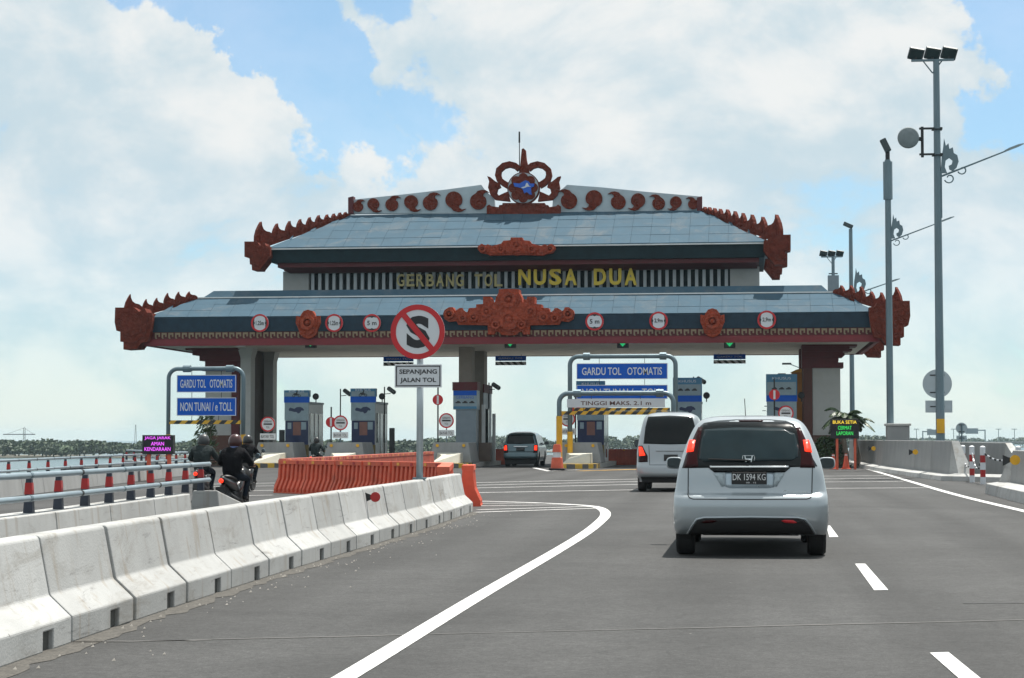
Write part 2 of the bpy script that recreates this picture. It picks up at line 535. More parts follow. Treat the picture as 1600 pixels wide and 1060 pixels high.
def barrier_concrete():
    m = bpy.data.materials.new('cast_concrete')
    m.use_nodes = True
    t = m.node_tree
    b = t.nodes['Principled BSDF']
    pos = N(t, 'ShaderNodeNewGeometry').outputs['Position']
    oi = N(t, 'ShaderNodeObjectInfo').outputs['Random']
    n1 = N(t, 'ShaderNodeTexNoise', {'Vector': pos, 'Scale': 1.7, 'Detail': 8.0, 'Roughness': 0.62}).outputs[0]
    n2 = N(t, 'ShaderNodeTexNoise', {'Vector': N(t, 'ShaderNodeMapping', {'Vector': pos, 'Scale': (1, 1, 0.12)}).outputs[0], 'Scale': 7.0, 'Detail': 5.0}).outputs[0]
    f = remap(t, n1, 0.25, 0.75, 0.86, 1.12, False)
    f = M2(t, 'MULTIPLY', f, remap(t, n2, 0.3, 0.7, 0.96, 1.03, False))
    f = M2(t, 'MULTIPLY', f, remap(t, oi, 0, 1, 0.82, 1.10, False))
    sc = N(t, 'ShaderNodeVectorMath', {0: (0.385, 0.39, 0.385)}, operation='SCALE')
    t.links.new(f, sc.inputs['Scale'])
    vo = N(t, 'ShaderNodeTexVoronoi', {'Vector': N(t, 'ShaderNodeMapping', {'Vector': pos, 'Scale': (3.2, 3.2, 1.7)}).outputs[0], 'Scale': 1.6}).outputs[0]
    c = mixc(t, M2(t, 'MULTIPLY', remap(t, vo, 0.03, 0.055, 1, 0), 0.8), sc.outputs[0], (0.14, 0.13, 0.12))
    sm = N(t, 'ShaderNodeTexNoise', {'Vector': N(t, 'ShaderNodeMapping', {'Vector': pos, 'Scale': (1.0, 0.7, 2.2)}).outputs[0], 'Scale': 1.4, 'Detail': 10.0, 'Roughness': 0.75, 'Distortion': 0.9}).outputs[0]
    c = mixc(t, M2(t, 'MULTIPLY', remap(t, sm, 0.50, 0.70), 0.65), c, (0.21, 0.195, 0.17))
    scf = N(t, 'ShaderNodeTexNoise', {'Vector': N(t, 'ShaderNodeMapping', {'Vector': pos, 'Scale': (1.2, 0.9, 9.0)}).outputs[0], 'Scale': 1.3, 'Detail': 9.0, 'Roughness': 0.8, 'Distortion': 0.4}).outputs[0]
    c = mixc(t, M2(t, 'MULTIPLY', remap(t, scf, 0.56, 0.68), 0.65), c, (0.12, 0.115, 0.11))
    run = N(t, 'ShaderNodeTexNoise', {'Vector': N(t, 'ShaderNodeMapping', {'Vector': pos, 'Scale': (5.0, 5.0, 0.25)}).outputs[0], 'Scale': 1.5, 'Detail': 4.0}).outputs[0]
    c = mixc(t, M2(t, 'MULTIPLY', remap(t, run, 0.55, 0.70), 0.45), c, (0.24, 0.20, 0.15))
    t.links.new(c, b.inputs['Base Color'])
    b.inputs['Roughness'].default_value = 0.85
    bn = N(t, 'ShaderNodeBump', {'Strength': 0.25, 'Distance': 0.01, 'Height': N(t, 'ShaderNodeTexNoise', {'Vector': pos, 'Scale': 60.0, 'Detail': 5.0}).outputs[0]})
    t.links.new(bn.outputs[0], b.inputs['Normal'])
    return m


m_cast = barrier_concrete()


def water_mat():
    m = bpy.data.materials.new('sea_water')
    m.use_nodes = True
    t = m.node_tree
    b = t.nodes['Principled BSDF']
    pos = N(t, 'ShaderNodeNewGeometry').outputs['Position']
    nz = N(t, 'ShaderNodeTexNoise', {'Vector': pos, 'Scale': 0.5, 'Detail': 6.0}).outputs[0]
    b.inputs['Base Color'].default_value = (0.03, 0.075, 0.085, 1)
    b.inputs['Roughness'].default_value = 0.22
    bn = N(t, 'ShaderNodeBump', {'Strength': 0.5, 'Distance': 0.3, 'Height': nz})
    t.links.new(bn.outputs[0], b.inputs['Normal'])
    return m


m_water = water_mat()

# ================================================================== setting
b = MB()
R0 = 6000.0
b.add([(-R0, -R0, -5), (R0, -R0, -5), (R0, R0, -5), (-R0, R0, -5)], [(0, 1, 2, 3)])
tag(b.build('water', m_water), kind='structure')

RAIL2 = [at(10, 720, 1)]  # replaced below
r2 = [(-15.7, 5.0), (-15.7, 36.0), (-19.9, 67.0), (-26.5, 80.0), (-31.0, 88.0)]
road_poly = [(-16.3, -30), (9.6, -30), (9.6, 900), (-13, 900), (-13, 160), (-31.8, 125), (-31.8, 87), (-27.2, 79.6), (-20.6, 66.4), (-16.3, 35.5)]
b = MB()
b.slab(road_poly, -1.3, 0.0)
road = tag(b.build('road', m_asph), kind='structure')


def strip(pts, w, z=0.004):
    """flat painted strip along ground points"""
    pts = [Vector((p[0], p[1], 0)) for p in pts]
    ws = w if isinstance(w, (list, tuple)) else [w] * len(pts)
    vs, fs = [], []
    for i, p in enumerate(pts):
        a, c = pts[max(i - 1, 0)], pts[min(i + 1, len(pts) - 1)]
        t = (c - a).normalized()
        nn = Vector((-t.y, t.x, 0))
        vs += [p + nn * ws[i] / 2 + Vector((0, 0, z)), p - nn * ws[i] / 2 + Vector((0, 0, z))]
    for i in range(len(pts) - 1):
        fs.append((2 * i + 1, 2 * i + 3, 2 * i + 2, 2 * i))
    return MB().add(vs, fs)


def smooth_px(px, n=6):
    """Catmull-Rom through pixel points, then onto the ground"""
    P = [px[0]] + list(px) + [px[-1]]
    out = []
    for i in range(1, len(P) - 2):
        for k in range(n):
            t = k / n
            q = []
            for d in (0, 1):
                a, b_, c, e = P[i - 1][d], P[i][d], P[i + 1][d], P[i + 2][d]
                q.append(0.5 * (2 * b_ + (c - a) * t + (2 * a - 5 * b_ + 4 * c - e) * t * t + (3 * b_ - a - 3 * c + e) * t ** 3))
            out.append(q)
    out.append(px[-1])
    return [ground(*q) for q in out]


# sweeping edge line with its rounded gore nose
pts = smooth_px([(420, 1128), (545, 1056), (735, 940), (862, 866), (914, 834), (938, 815), (946, 805), (942, 797), (925, 791.5), (880, 788), (820, 785.5), (750, 783.5)])
n = len(pts)
strip(pts, [0.13 + 0.05 * min(1, i / (n * 0.5)) for i in range(n)]).build('edge_line', m_lwhite, road)
# gore hatching
for (a, c) in (((748, 787), (850, 786.6)), ((745, 791), (905, 789)), ((746, 797), (935, 791.5)), ((744, 801), (936, 794.5))):
    strip([ground(*a), ground(*c)], 0.13, 0.0045).build('hatch_line', m_lwhite, road)
# transverse rumble strips, left and right of the cars
for (a, c) in (((742, 754.6), (1010, 748.6)), ((742, 758.6), (1010, 752.4)), ((742, 763), (1010, 757)), ((744, 770.3), (1012, 765.4))):
    strip([ground(*a), ground(*c)], 0.17).build('rumble_strip', m_lwhite, road)
for (a, c) in (((1120, 746), (1386, 743.4)), ((1120, 750.5), (1394, 747.6)), ((1120, 755), (1412, 752.6)), ((1120, 764.5), (1448, 762.5))):
    strip([ground(*a), ground(*c)], 0.17).build('rumble_strip', m_lwhite, road)
for (a, c) in (((330, 757), (432, 755)), ((330, 761), (432, 759.5)), ((320, 769), (430, 766.5)), ((320, 776), (426, 774))):
    strip([ground(*a), ground(*c)], 0.15).build('rumble_strip', m_lwhite, road)
# right edge line
strip(smooth_px([(1318, 723), (1345, 730), (1420, 752), (1500, 775), (1600, 799), (1760, 836)]), 0.18).build('edge_line', m_lwhite, road)
# lane dashes
for q in (((1453, 1020), (1482, 1019), (1545, 1070), (1512, 1072)), ((1336, 881), (1352, 881), (1388, 922), (1366, 922.5)),
          ((1291, 821.5), (1297, 821.5), (1310, 839), (1296, 839.5)), ((1243, 770), (1247, 770), (1252, 777), (1247, 777))):
    vs = [ground(x, y, 0.004) for x, y in q]
    MB().add(vs, [(3, 2, 1, 0)]).build('lane_dash', m_lwhite, road)
strip([ground(905, 736.2), ground(1000, 733.6)], 0.35).build('lane_line', m_lyel, road)
strip([ground(835, 731.5), ground(858, 736.5), ground(905, 734.5)], 0.22).build('nose_line', m_lwhite, road)
# sealed joints, tar seams and repairs
for (a, c, w) in (((0, 1008), (1640, 968), 0.045), ((1505, 943.5), (1640, 942), 0.06), ((1318, 797), (1380, 796.4), 0.07),
                  ((1525, 795), (1572, 796), 0.05), ((110, 1003), (330, 1001), 0.03)):
    k = 9
    pp = [Vector(ground(a[0] + (c[0] - a[0]) * i / k, a[1] + (c[1] - a[1]) * i / k)) + Vector((0, random.uniform(-0.02, 0.02), 0)) for i in range(k + 1)]
    strip(pp, [w * random.uniform(0.4, 1.2) for _ in pp], 0.003).build('tar_seam', m_asph2 if w > 0.045 else pmat('seam_grey', (0.10, 0.098, 0.094), 0.8), road)
# far shore: mangrove forest read as one mass
rnd = random.Random(3)


def forest(name, label, x_from, x_to, dist, h0, h1, n, zb=-5.0):
    vs, fs = [], []
    lumps = []
    L = x_to - x_from
    for i in range(int(L / 2.2)):
        lumps.append((x_from + rnd.random() * L, rnd.uniform(0, 60), rnd.uniform(4, 8), rnd.uniform(h0, h1)))
    for i in range(n):
        lx, ly, lr, lh = rnd.choice(lumps)
        th, ph = rnd.uniform(0, 2 * pi), math.acos(rnd.uniform(-0.6, 1))
        rr = rnd.uniform(0.75, 1.05)
        c = Vector((lx + lr * rr * cos(th) * sin(ph), dist + ly + lr * rr * sin(th) * sin(ph), zb + max(0.3, (lh * 0.55 + lh * 0.45 * rr * cos(ph)))))
        nrm = Vector((rnd.gauss(0, 1), rnd.gauss(0, 1) - 0.3, rnd.gauss(0, 1) + 0.4)).normalized()
        u = nrm.orthogonal().normalized()
        w = nrm.cross(u)
        s = rnd.uniform(0.35, 0.95)
        k = len(vs)
        vs += [c + u * s, c + w * s * 0.8, c - u * s, c - w * s * 0.8]
        fs.append((k, k + 1, k + 2, k + 3))
    # trunks behind the leaves
    for lx, ly, lr, lh in lumps:
        k = len(vs)
        vs += [(lx - 0.3, dist + ly, zb), (lx + 0.3, dist + ly, zb), (lx + 0.1, dist + ly, zb + lh * 0.8), (lx - 0.1, dist + ly, zb + lh * 0.8)]
        fs.append((k, k + 1, k + 2, k + 3))
    me = bpy.data.meshes.new(name)
    me.from_pydata([tuple(v) for v in vs], [], fs)
    me.materials.append(m_leaf)
    o = bpy.data.objects.new(name, me)
    COL.objects.link(o)
    return tag(o, label, 'trees', kind='stuff')


forest('mangrove_forest', 'long low band of dark green mangrove trees along the far left shore', -290, -90, 620, 4.0, 6.0, 42000)
forest('mangrove_forest', 'hazy blue green trees on the shore seen through the toll gate', -150, 60, 900, 5.0, 8.0, 26000)
forest('mangrove_forest', 'faint far trees low on the horizon at right', 90, 420, 1500, 5.5, 7.5, 22000)

# low mud shore the trees stand on
b = MB()
b.slab([(-700, 600), (-80, 612), (-60, 700), (-700, 720)], -6, -4.7)
b.slab([(-165, 890), (80, 885), (80, 990), (-165, 990)], -6, -4.72)
b.slab([(70, 1480), (460, 1480), (460, 1600), (70, 1600)], -6, -4.74)
tag(b.build('shore', pmat('mud', (0.14, 0.13, 0.10), 0.9)), kind='structure')

# ================================================================== toll gate
YF = 88.0


def gx(x, Y):
    return at(x, 480, Y).x


def gz(y, Y, x=800):
    return at(x, y, Y).z


base = Vector((gx(800, YF), 94.5, 0))
gate = thing('toll_gate', 'wide two-tiered Balinese toll gate with grey roofs and red carved ornaments', 'toll gate', base)
XL, XR = gx(226, YF), gx(1374, YF)
zS, zRed, zTooth, zEave = gz(537, YF), gz(527, YF), gz(515.5, YF), gz(492, YF)
# soffit boards
nb = 12
for i in range(nb):
    y0 = 88.15 + i * (13.0 / nb)
    MB().box(XL + 0.4, XR - 0.4, y0, y0 + 13.0 / nb - 0.05, zS, zS + 0.06).build('soffit_board', m_soff, gate)
MB().box(XL + 0.3, XR - 0.3, 88.12, 101.2, zS + 0.07, zS + 0.3).build('soffit_frame', m_dark, gate)
# fascia: red band, tooth band backing, navy band
for (n_, zz0, zz1, ins, mt) in (('red_band', zS - 0.02, zRed, -0.15, pmat('red_band', (0.17, 0.016, 0.022), 0.6, var=0.15)), ('tooth_band', zRed + 0.002, zTooth, -0.05, m_dred),
                                ('fascia', zTooth + 0.002, zEave - 0.03, -0.12, m_navy)):
    b = MB()
    x0, x1, y0, y1 = XL + 0.15 + ins, XR - 0.15 - ins, YF + 0.12 + ins, 101.4 - ins
    t = 0.2
    b.box(x0, x1, y0, y0 + t, zz0, zz1)
    b.box(x0, x1, y1 - t, y1, zz0, zz1)
    b.box(x0, x0 + t, y0 + t + .002, y1 - t - .002, zz0, zz1)
    b.box(x1 - t, x1, y0 + t + .002, y1 - t - .002, zz0, zz1)
    b.build(n_, mt, gate)
# rows of little hooked teeth under the fascia
m_tooth = pmat('tooth_tan', (0.27, 0.20, 0.13), 0.7, var=0.2)
tb = MB()
ztm = (zRed + zTooth) / 2
hh = (zTooth - zRed) * 0.40
tx = XL + 0.5
while tx < XR - 0.5:
    tb.box(tx, tx + 0.24, YF + 0.02, YF + 0.068, ztm + hh * 0.35, ztm + hh)
    tb.box(tx, tx + 0.07, YF + 0.02, YF + 0.068, ztm - hh * 0.7, ztm + hh * 0.348)
    tb.box(tx + 0.17, tx + 0.24, YF + 0.02, YF + 0.068, ztm - hh * 0.4, ztm + hh * 0.348)
    tb.box(tx + 0.02, tx + 0.10, YF + 0.02, YF + 0.066, ztm - hh, ztm - hh * 0.702)
    tx += 0.325
tag(tb.build('tooth_trim', m_tooth, gate), kind='stuff')

# lower hipped roof
zLT, YLT = 7.97, 89.85
XL2, XR2 = gx(309, YLT), gx(1302, YLT)
low_roof = MB().frustum((XL, XR, YF, 101.5), zEave - 0.02, (XL2, XR2, YLT, 99.6), zLT - 0.03).build('lower_roof', m_roof, gate)


def panels(parent, xa0, xa1, ya, za, xb0, xb1, yb, zb, ncol, nrow, thick=0.035):
    """separate roofing sheets on a sloping trapezium (front slope)"""
    nrm = Vector((0, -(zb - za), (yb - ya))).normalized()
    xm0, xm1 = xa0, xa1
    for r in range(nrow):
        v0, v1 = r / nrow + 0.004, (r + 1) / nrow - 0.004
        for c in range(ncol):
            u0, u1 = xm0 + (xm1 - xm0) * c / ncol + 0.005, xm0 + (xm1 - xm0) * (c + 1) / ncol - 0.005
            q = []
            ok = True
            lims = []
            for v in (v0, v1):
                lo = xa0 + (xb0 - xa0) * v
                hi = xa1 + (xb1 - xa1) * v
                a_, b_ = max(u0, lo), min(u1, hi)
                lims.append((a_, b_, v))
            if lims[0][1] - lims[0][0] < 0.05:
                continue
            if lims[1][1] - lims[1][0] < 0.0:
                mid = (max(u0, lims[1][0]) if lims[1][0] > u1 else min(u1, lims[1][1]))
                mid = max(u0, min(u1, mid))
                lims[1] = (mid - 0.002, mid + 0.002, v1)
            lift = random.uniform(0.0, 0.012)
            top, bot = [], []
            for (a_, b_, v), o in ((lims[0], 0), (lims[1], 1)):
                Y, Z = ya + (yb - ya) * v, za + (zb - za) * v
                for X in ((a_, b_) if o == 0 else (b_, a_)):
                    p = Vector((X, Y, Z)) + nrm * 0.004
                    bot.append(p)
                    top.append(p + nrm * (thick + lift))
            MB().add(bot + top, [(3, 2, 1, 0), (4, 5, 6, 7), (0, 1, 5, 4), (1, 2, 6, 5), (2, 3, 7, 6), (3, 0, 4, 7)]).build('roof_panel', m_roof, parent)


panels(low_roof, XL + 0.05, XR - 0.05, YF, zEave - 0.02, XL2, XR2, YLT, zLT - 0.03, 34, 3)
# ledge, its sun highlight painted white, and upstand behind it
MB().box(XL2 + 0.02, XR2 - 0.02, YLT - 0.10, YLT + 0.16, zLT, zLT + 0.055).build('ledge', m_white, gate)
zU = gz(450, 90.1)
MB().frustum((XL2 + 0.1, XR2 - 0.1, 90.0, 99.4), zLT - 0.02, (gx(332, 90.1), gx(1284, 90.1), 90.3, 99.1), zU).build('upstand', m_roof, gate)

# upper storey with louvres
YW = 92.2
zW0, zW1 = zU - 0.05, gz(424, YW)
xw0, xw1 = gx(442, YW), gx(1187, YW)
lx0, lx1 = gx(482, YW), gx(1141, YW)
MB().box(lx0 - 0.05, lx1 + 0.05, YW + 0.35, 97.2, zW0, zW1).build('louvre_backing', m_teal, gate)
for a, c in ((xw0, lx0), (lx1, xw1)):
    MB().box(a, c, YW, 97.4, zW0, zW1 + 0.1).build('corner_pillar', m_cream, gate)
ns = 58
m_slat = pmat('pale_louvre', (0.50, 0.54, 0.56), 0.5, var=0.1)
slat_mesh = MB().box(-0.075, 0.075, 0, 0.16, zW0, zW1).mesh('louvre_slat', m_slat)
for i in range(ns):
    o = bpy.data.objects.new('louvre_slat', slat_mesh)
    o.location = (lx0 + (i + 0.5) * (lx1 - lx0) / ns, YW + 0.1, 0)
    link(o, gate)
# lettering, every letter a piece of its own


def letters(s, px0, px1, py0, py1, Y, mat, parent, gapf=0.2, bold=0.02):
    n = sum(1.0 if ch != ' ' else 0.9 for ch in s)
    w = (px1 - px0) / n
    x = px0
    for ch in s:
        if ch != ' ':
            a, c = at(x, py1, Y), at(x + w * (1 - gapf), py0, Y)
            text(ch, mat, parent, ((a.x + c.x) / 2, Y, (a.z + c.z) / 2), c.x - a.x, c.z - a.z, name='letter', bold=bold, depth=0.12)
            x += w
        else:
            x += w * 0.9


letters('GERBANG TOL', 620, 788, 428.5, 448, YW - 0.25, pmat('dull_gold', (0.42, 0.36, 0.16), 0.5, metal=0.1), gate)
letters('NUSA DUA', 810, 1000, 419, 446, YW - 0.4, m_gold, gate, bold=0.035)

# upper eave: maroon soffit steps, teal fascia, gutter painted white as a sunlit edge, roof
YE = 90.6
zE1, zE0, zEb = gz(384, YE), gz(406, YE), gz(425.5, YE + 0.5)
ux0, ux1 = gx(416, YE), gx(1202, YE)
MB().frustum((gx(446, YE + .6), gx(1184, YE + .6), 91.9, 97.7), zW1, (ux0 + 0.6, ux1 - 0.6, YE + 0.55, 98.4), zEb + 0.32).build('eave_soffit', m_dred, gate)
MB().box(ux0 + 0.45, ux1 - 0.45, YE + 0.4, 98.6, zEb + 0.33, zE0 - 0.005).build('eave_beam', m_dred, gate)
MB().frustum((ux0 + 0.2, ux1 - 0.2, YE + 0.22, 98.8), zE0, (ux0 + 0.1, ux1 - 0.1, YE + 0.1, 98.9), zE1 - 0.06).build('upper_fascia', m_teal, gate)
MB().box(ux0, ux1, YE - 0.02, 99.0, zE1 - 0.055, zE1).build('gutter', m_white, gate)
zR, YR = 12.38, 94.7
xr0, xr1 = gx(547, YR), gx(1096, YR)
up_roof = MB().frustum((ux0 + 0.03, ux1 - 0.03, YE + 0.05, 98.9), zE1 + 0.003, (xr0, xr1, YR - 0.15, YR + 0.3), zR).build('upper_roof', m_roof, gate)
panels(up_roof, ux0 + 0.05, ux1 - 0.05, YE + 0.08, zE1 + 0.01, xr0, xr1, YR - 0.15, zR, 26, 4)

# ridge crest board and its scrolls
YC = YR - 0.1


def P2(pts, Y):
    return [(at(x, y, Y).x, at(x, y, Y).z) for x, y in pts]


m_crest = pmat('crest_panel', (0.40, 0.47, 0.51), 0.5, metal=0.1, var=0.1)
for half in ([(545, 334), (545, 313), (640, 303), (700, 296), (752, 289), (760, 300), (772, 310), (774, 334)],
             [(862, 334), (864, 312), (876, 298), (886, 289), (940, 293), (1010, 300), (1096, 307.5), (1096, 334)]):
    crest = MB().prism(P2(half, YC), YC, YC + 0.35).build('crest_board', m_crest, gate)
    cap = [p for p in half if p[1] < 332][1:-1] if half[0][0] < 800 else [p for p in half if p[1] < 332][1:]
for cx_, cy_, r_, flip in ((559, 322, 10, 0), (583, 320.5, 11.5, 1), (612, 318.5, 12.5, 0), (642, 317.5, 13.5, 1), (672, 315.5, 14.5, 0), (709, 314.5, 16.5, 1), (747, 313, 16, 0),
                           (889, 312, 16, 0), (928, 312.5, 16.5, 1), (966, 314, 14.5, 0), (997, 315, 14, 1), (1029, 316.5, 12.5, 0), (1056, 317.5, 11.5, 1), (1083, 318, 10, 0)):
    left = cx_ < 800
    un = []
    for k in range(19):
        a = radians(30 - 280 * k / 18)
        un.append((0.80 * cos(a), 0.80 * sin(a) - 0.12))
    un += [(-0.05, 0.90), (0.35, 1.02), (0.75, 0.98), (1.15, 0.72), (0.75, 0.78), (0.52, 0.62), (0.48, 0.42)]
    pl = []
    for ux_, uy_ in un:
        x, y = ux_ * r_, uy_ * r_
        if not left:
            x = -x
        if flip:
            y = -y
        pl.append((cx_ + x, cy_ - y))
    MB().prism(P2(pl, YC - 0.1), YC - 0.1, YC + 0.01).build('scroll', m_red, gate)
for xx in (548, 1093):
    q = P2([(xx - 4, 334), (xx - 4, 309), (xx + 4, 307), (xx + 4, 334)], YC - 0.12)
    MB().prism(q, YC - 0.14, YC + 0.4).build('crest_end', m_dred, gate)

# crown
YK = YC - 0.25


def K(pts):
    return P2([(740 + x / 8.83, 220 + y / 8.83) for x, y in pts], YK)


def mir(half, c):
    return half + [(2 * c - x, y) for x, y in reversed(half)]


crown = MB().prism(K(mir([(690, 860), (510, 860), (400, 860), (395, 885), (352, 890), (345, 918), (245, 905), (215, 880), (180, 905), (180, 1010), (690, 1012)], 690)), YK, YK + 0.5).build('crown_base', m_red, gate)
MB().prism(K([(628, 445), (640, 330), (647, 240), (660, 112), (684, 100), (712, 125), (722, 250), (745, 340), (765, 445)]), YK + 0.1, YK + 0.45).build('crown_spike', m_red, gate)
for sgn in (1, -1):
    pts = [(630, 395), (575, 350), (500, 330), (420, 350), (352, 410), (340, 480), (360, 545), (415, 590), (475, 625)]
    if sgn < 0:
        pts = [(1384 - x, y) for x, y in pts]
    pp = []
    for x, y in pts:
        c = at(740 + x / 8.83, 220 + y / 8.83, YK + 0.25)
        pp.append(c)
    outl, inl = [], []
    for i, p in enumerate(pp):
        a, c = pp[max(i - 1, 0)], pp[min(i + 1, len(pp) - 1)]
        t = (c - a).normalized()
        nv = Vector((-t.z, 0, t.x))
        outl.append((p.x + nv.x * 0.145, p.z + nv.z * 0.145))
        inl.append((p.x - nv.x * 0.145, p.z - nv.z * 0.145))
    b = MB()
    for i in range(len(pp) - 1):
        b.prism([outl[i], outl[i + 1], inl[i + 1], inl[i]], YK + 0.06, YK + 0.46)
    b.build('crown_curl', m_red, gate)
    fl = [(185, 488), (228, 500), (262, 530), (300, 560), (352, 585), (372, 640), (330, 660), (315, 720), (345, 755), (430, 715), (470, 700), (500, 835), (292, 812), (232, 752), (196, 645), (212, 560)]
    if sgn < 0:
        fl = [(1384 - x, y) for x, y in fl]
    MB().prism(K(fl), YK + 0.05, YK + 0.4).build('crown_flame', m_red, gate)
cc = at(740 + 687 / 8.83, 220 + 655 / 8.83, YK)
MB().disc((cc.x, cc.z), 0.80, YK - 0.02, YK + 0.3, 40).build('crown_disc', m_red, gate)
MB().disc((cc.x, cc.z), 0.75, YK - 0.06, YK - 0.021, 40).build('crown_medallion', m_crest, gate)
for k in range(8):
    a = 2 * pi * k / 8 + pi / 2
    MB().disc((cc.x + 0.50 * cos(a), cc.z + 0.50 * sin(a)), 0.235, YK - 0.13 - 0.004 * (k % 2), YK - 0.061, 18).build('petal', m_red, gate)
MB().disc((cc.x, cc.z), 0.42, YK - 0.16, YK - 0.139, 24).build('flower_heart', m_red, gate)
emb = MB().prism(K([(555, 590), (640, 600), (720, 555), (765, 570), (790, 600), (845, 600), (838, 640), (800, 655), (800, 715), (812, 755), (780, 750), (740, 715), (705, 735), (690, 690), (660, 660), (570, 640)]),
                 YK - 0.22, YK - 0.161).build('emblem', pmat('emblem_blue', (0.012, 0.10, 0.50), 0.4), gate)
MB().prism(K([(660, 655), (715, 640), (735, 592), (752, 592), (772, 632), (800, 640), (750, 645), (690, 668)]), YK - 0.24, YK - 0.221).build('emblem_star', m_swhite, emb)
a = at(812, 292, YC + 0.2)
c = at(811.5, 206, YC + 0.2)
MB().tube([a, c], [0.03, 0.018], 6).tube([c, c + Vector((0, 0, -0.55))], [0.04, 0.045], 6).build('lightning_rod', m_dark, gate)

# flame finials running down the hips
FL = [(0, 0), (-0.07, 0.25), (-0.06, 0.5), (0.02, 0.72), (0.14, 0.88), (0.26, 1.0), (0.29, 0.82), (0.38, 0.66), (0.52, 0.55), (0.74, 0.46), (0.9, 0.33), (1.02, 0.16), (1.02, 0)]


def hip_crest(e, r, sizes, thick=0.22):
    """flames from the eave corner e up to the ridge end r"""
    e, r = Vector(e), Vector(r)
    d = r - e
    tot = sum(s[0] for s in sizes)
    flat = Vector((d.x, d.y, 0)).normalized()
    side = Vector((-flat.y, flat.x, 0)) * thick / 2
    L = d.length
    p = 0.0
    for (w, h) in sizes:
        t0, t1 = p / tot, (p + w) / tot
        p += w
        o = e + d * t0
        wv = d * (t1 - t0)
        vs = []
        for s in (-1, 1):
            for (u, v) in FL:
                vs.append(o + wv * u + Vector((0, 0, v * h * 0.88 - (0.12 if v == 0 else 0))) + side * s)
        n = len(FL)
        fs = [tuple(range(n)), tuple(range(2 * n - 1, n - 1, -1))] + [(i, (i + 1) % n, n + (i + 1) % n, n + i) for i in range(n)]
        fo = MB().add(vs, fs).build('flame_finial', m_red, gate)
        for s in (-1, 1):
            iv = [o + wv * (0.18 + 0.55 * u) + Vector((0, 0, 0.09 * h + 0.54 * v * h)) + side * s * q for q in (0.98, 1.35) for (u, v) in FL]
            MB().add(iv, fs).build('carving', m_red, fo)


szs = [(1.3, 1.35), (1.0, 0.95), (0.85, 0.85), (0.75, 0.75), (0.7, 0.68), (0.7, 0.62), (0.55, 0.5), (0.5, 0.42), (0.45, 0.36), (0.4, 0.28)]
ye = YE + 0.1
for (xe, xr) in ((ux0 - 0.55, xr0 - 0.05), (ux1 + 0.55, xr1 + 0.05)):
    for (yy, yr) in ((ye, YR - 0.1), (98.95, YR + 0.25)):
        hip_crest((xe, yy, zE1 + 0.05), (xr, yr, zR + 0.02), szs)
sz2 = [(1.25, 1.25), (0.75, 0.75), (0.75, 0.65), (0.8, 0.75), (0.75, 0.65), (0.75, 0.5)]
for (xe, xr) in ((XL - 0.95, XL2 - 0.05), (XR + 0.95, XR2 + 0.05)):
    for (yy, yr) in ((YF + 0.05, YLT), (101.4, 99.7)):
        hip_crest((xe, yy, zEave - 0.05), (xr, yr, zLT), sz2)

# carved corner blocks
CB = [(20, 510), (175, 510), (205, 525), (235, 570), (262, 538), (300, 530), (320, 575), (370, 580), (372, 720), (300, 812), (240, 888), (235, 905), (125, 905), (120, 830), (95, 825), (90, 735), (20, 720)]
CB2 = [(85, 415), (320, 415), (345, 430), (390, 470), (430, 440), (460, 425), (490, 480), (555, 485), (555, 580), (540, 700), (500, 850), (420, 865), (365, 930), (365, 940), (190, 950), (190, 850), (150, 850), (150, 725), (100, 710), (78, 600)]


def corner(outl, sc, ox, oy, Y0, Y1, yplane, mirror=None, dz=0.0):
    q = P2([(ox + x / sc, oy + y / sc) for x, y in outl], yplane)
    if mirror is not None:
        q = [(2 * mirror - x, z) for x, z in q]
    q = [(x, z + dz) for x, z in q]
    o = MB().prism(q, Y0, Y1).build('corner_block', m_red, gate)
    cx_ = sum(p[0] for p in q) / len(q)
    cz_ = sum(p[1] for p in q) / len(q)
    for f in (0.72, 0.42):
        s_ = 1 if Y0 < 95 else -1
        yy = (Y0 if s_ > 0 else Y1) - s_ * (0.06 if f > 0.5 else 0.11)
        MB().prism([(cx_ + (x - cx_) * f, cz_ + (z - cz_) * f) for x, z in q], min(yy, yy + s_ * 0.2), max(yy, yy + s_ * 0.2)).build('carving', m_red, o)


uc = (ux0 + ux1) / 2
lc = (XL + XR) / 2
for mirr in (None, 1):
    corner(CB, 8.833, 380, 320, YE - 0.35, YE + 0.65, YE - 0.3, None if mirr is None else uc)
    corner(CB, 8.833, 380, 320, 98.2, 99.2, YE - 0.3, None if mirr is None else uc)
    corner(CB2, 8.156, 170, 430, YF - 0.35, YF + 0.8, YF - 0.3, None if mirr is None else lc)
    corner(CB2, 8.156, 170, 430, 100.6, 101.8, YF - 0.3, None if mirr is None else lc)

# centre pieces and shields


def ornament(outl, sc, ox, oy, Y, depth, levels=(0.82, 0.6), bosses=()):
    q = P2([(ox + x / sc, oy + y / sc) for x, y in outl], Y)
    o = MB().prism(q, Y, Y + depth).build('ornament', m_red2, gate)
    for (bx, bz, br) in bosses:
        c_ = at(ox + bx / sc, oy + bz / sc, Y)
        r_ = br / sc * Y / F
        MB().ring((c_.x, c_.z), r_ * 0.55, r_, Y - 0.17, Y - 0.02, 24).build('carved_ring', m_red2, o)
        MB().lathe([(r_ * 0.38, 0.12), (r_ * 0.34, 0.0), (r_ * 0.2, -0.06), (0, -0.08)], (c_.x, Y - 0.12, c_.z), 'y', 16).build('boss', m_red2, o)
    cx_ = sum(p[0] for p in q) / len(q)
    cz_ = sum(p[1] for p in q) / len(q)
    for i, f in enumerate(levels):
        MB().prism([(cx_ + (x - cx_) * f, cz_ + (z - cz_) * f) for x, z in q], Y - 0.05 * (i + 1), Y + 0.02).build('carving', m_red2, o)


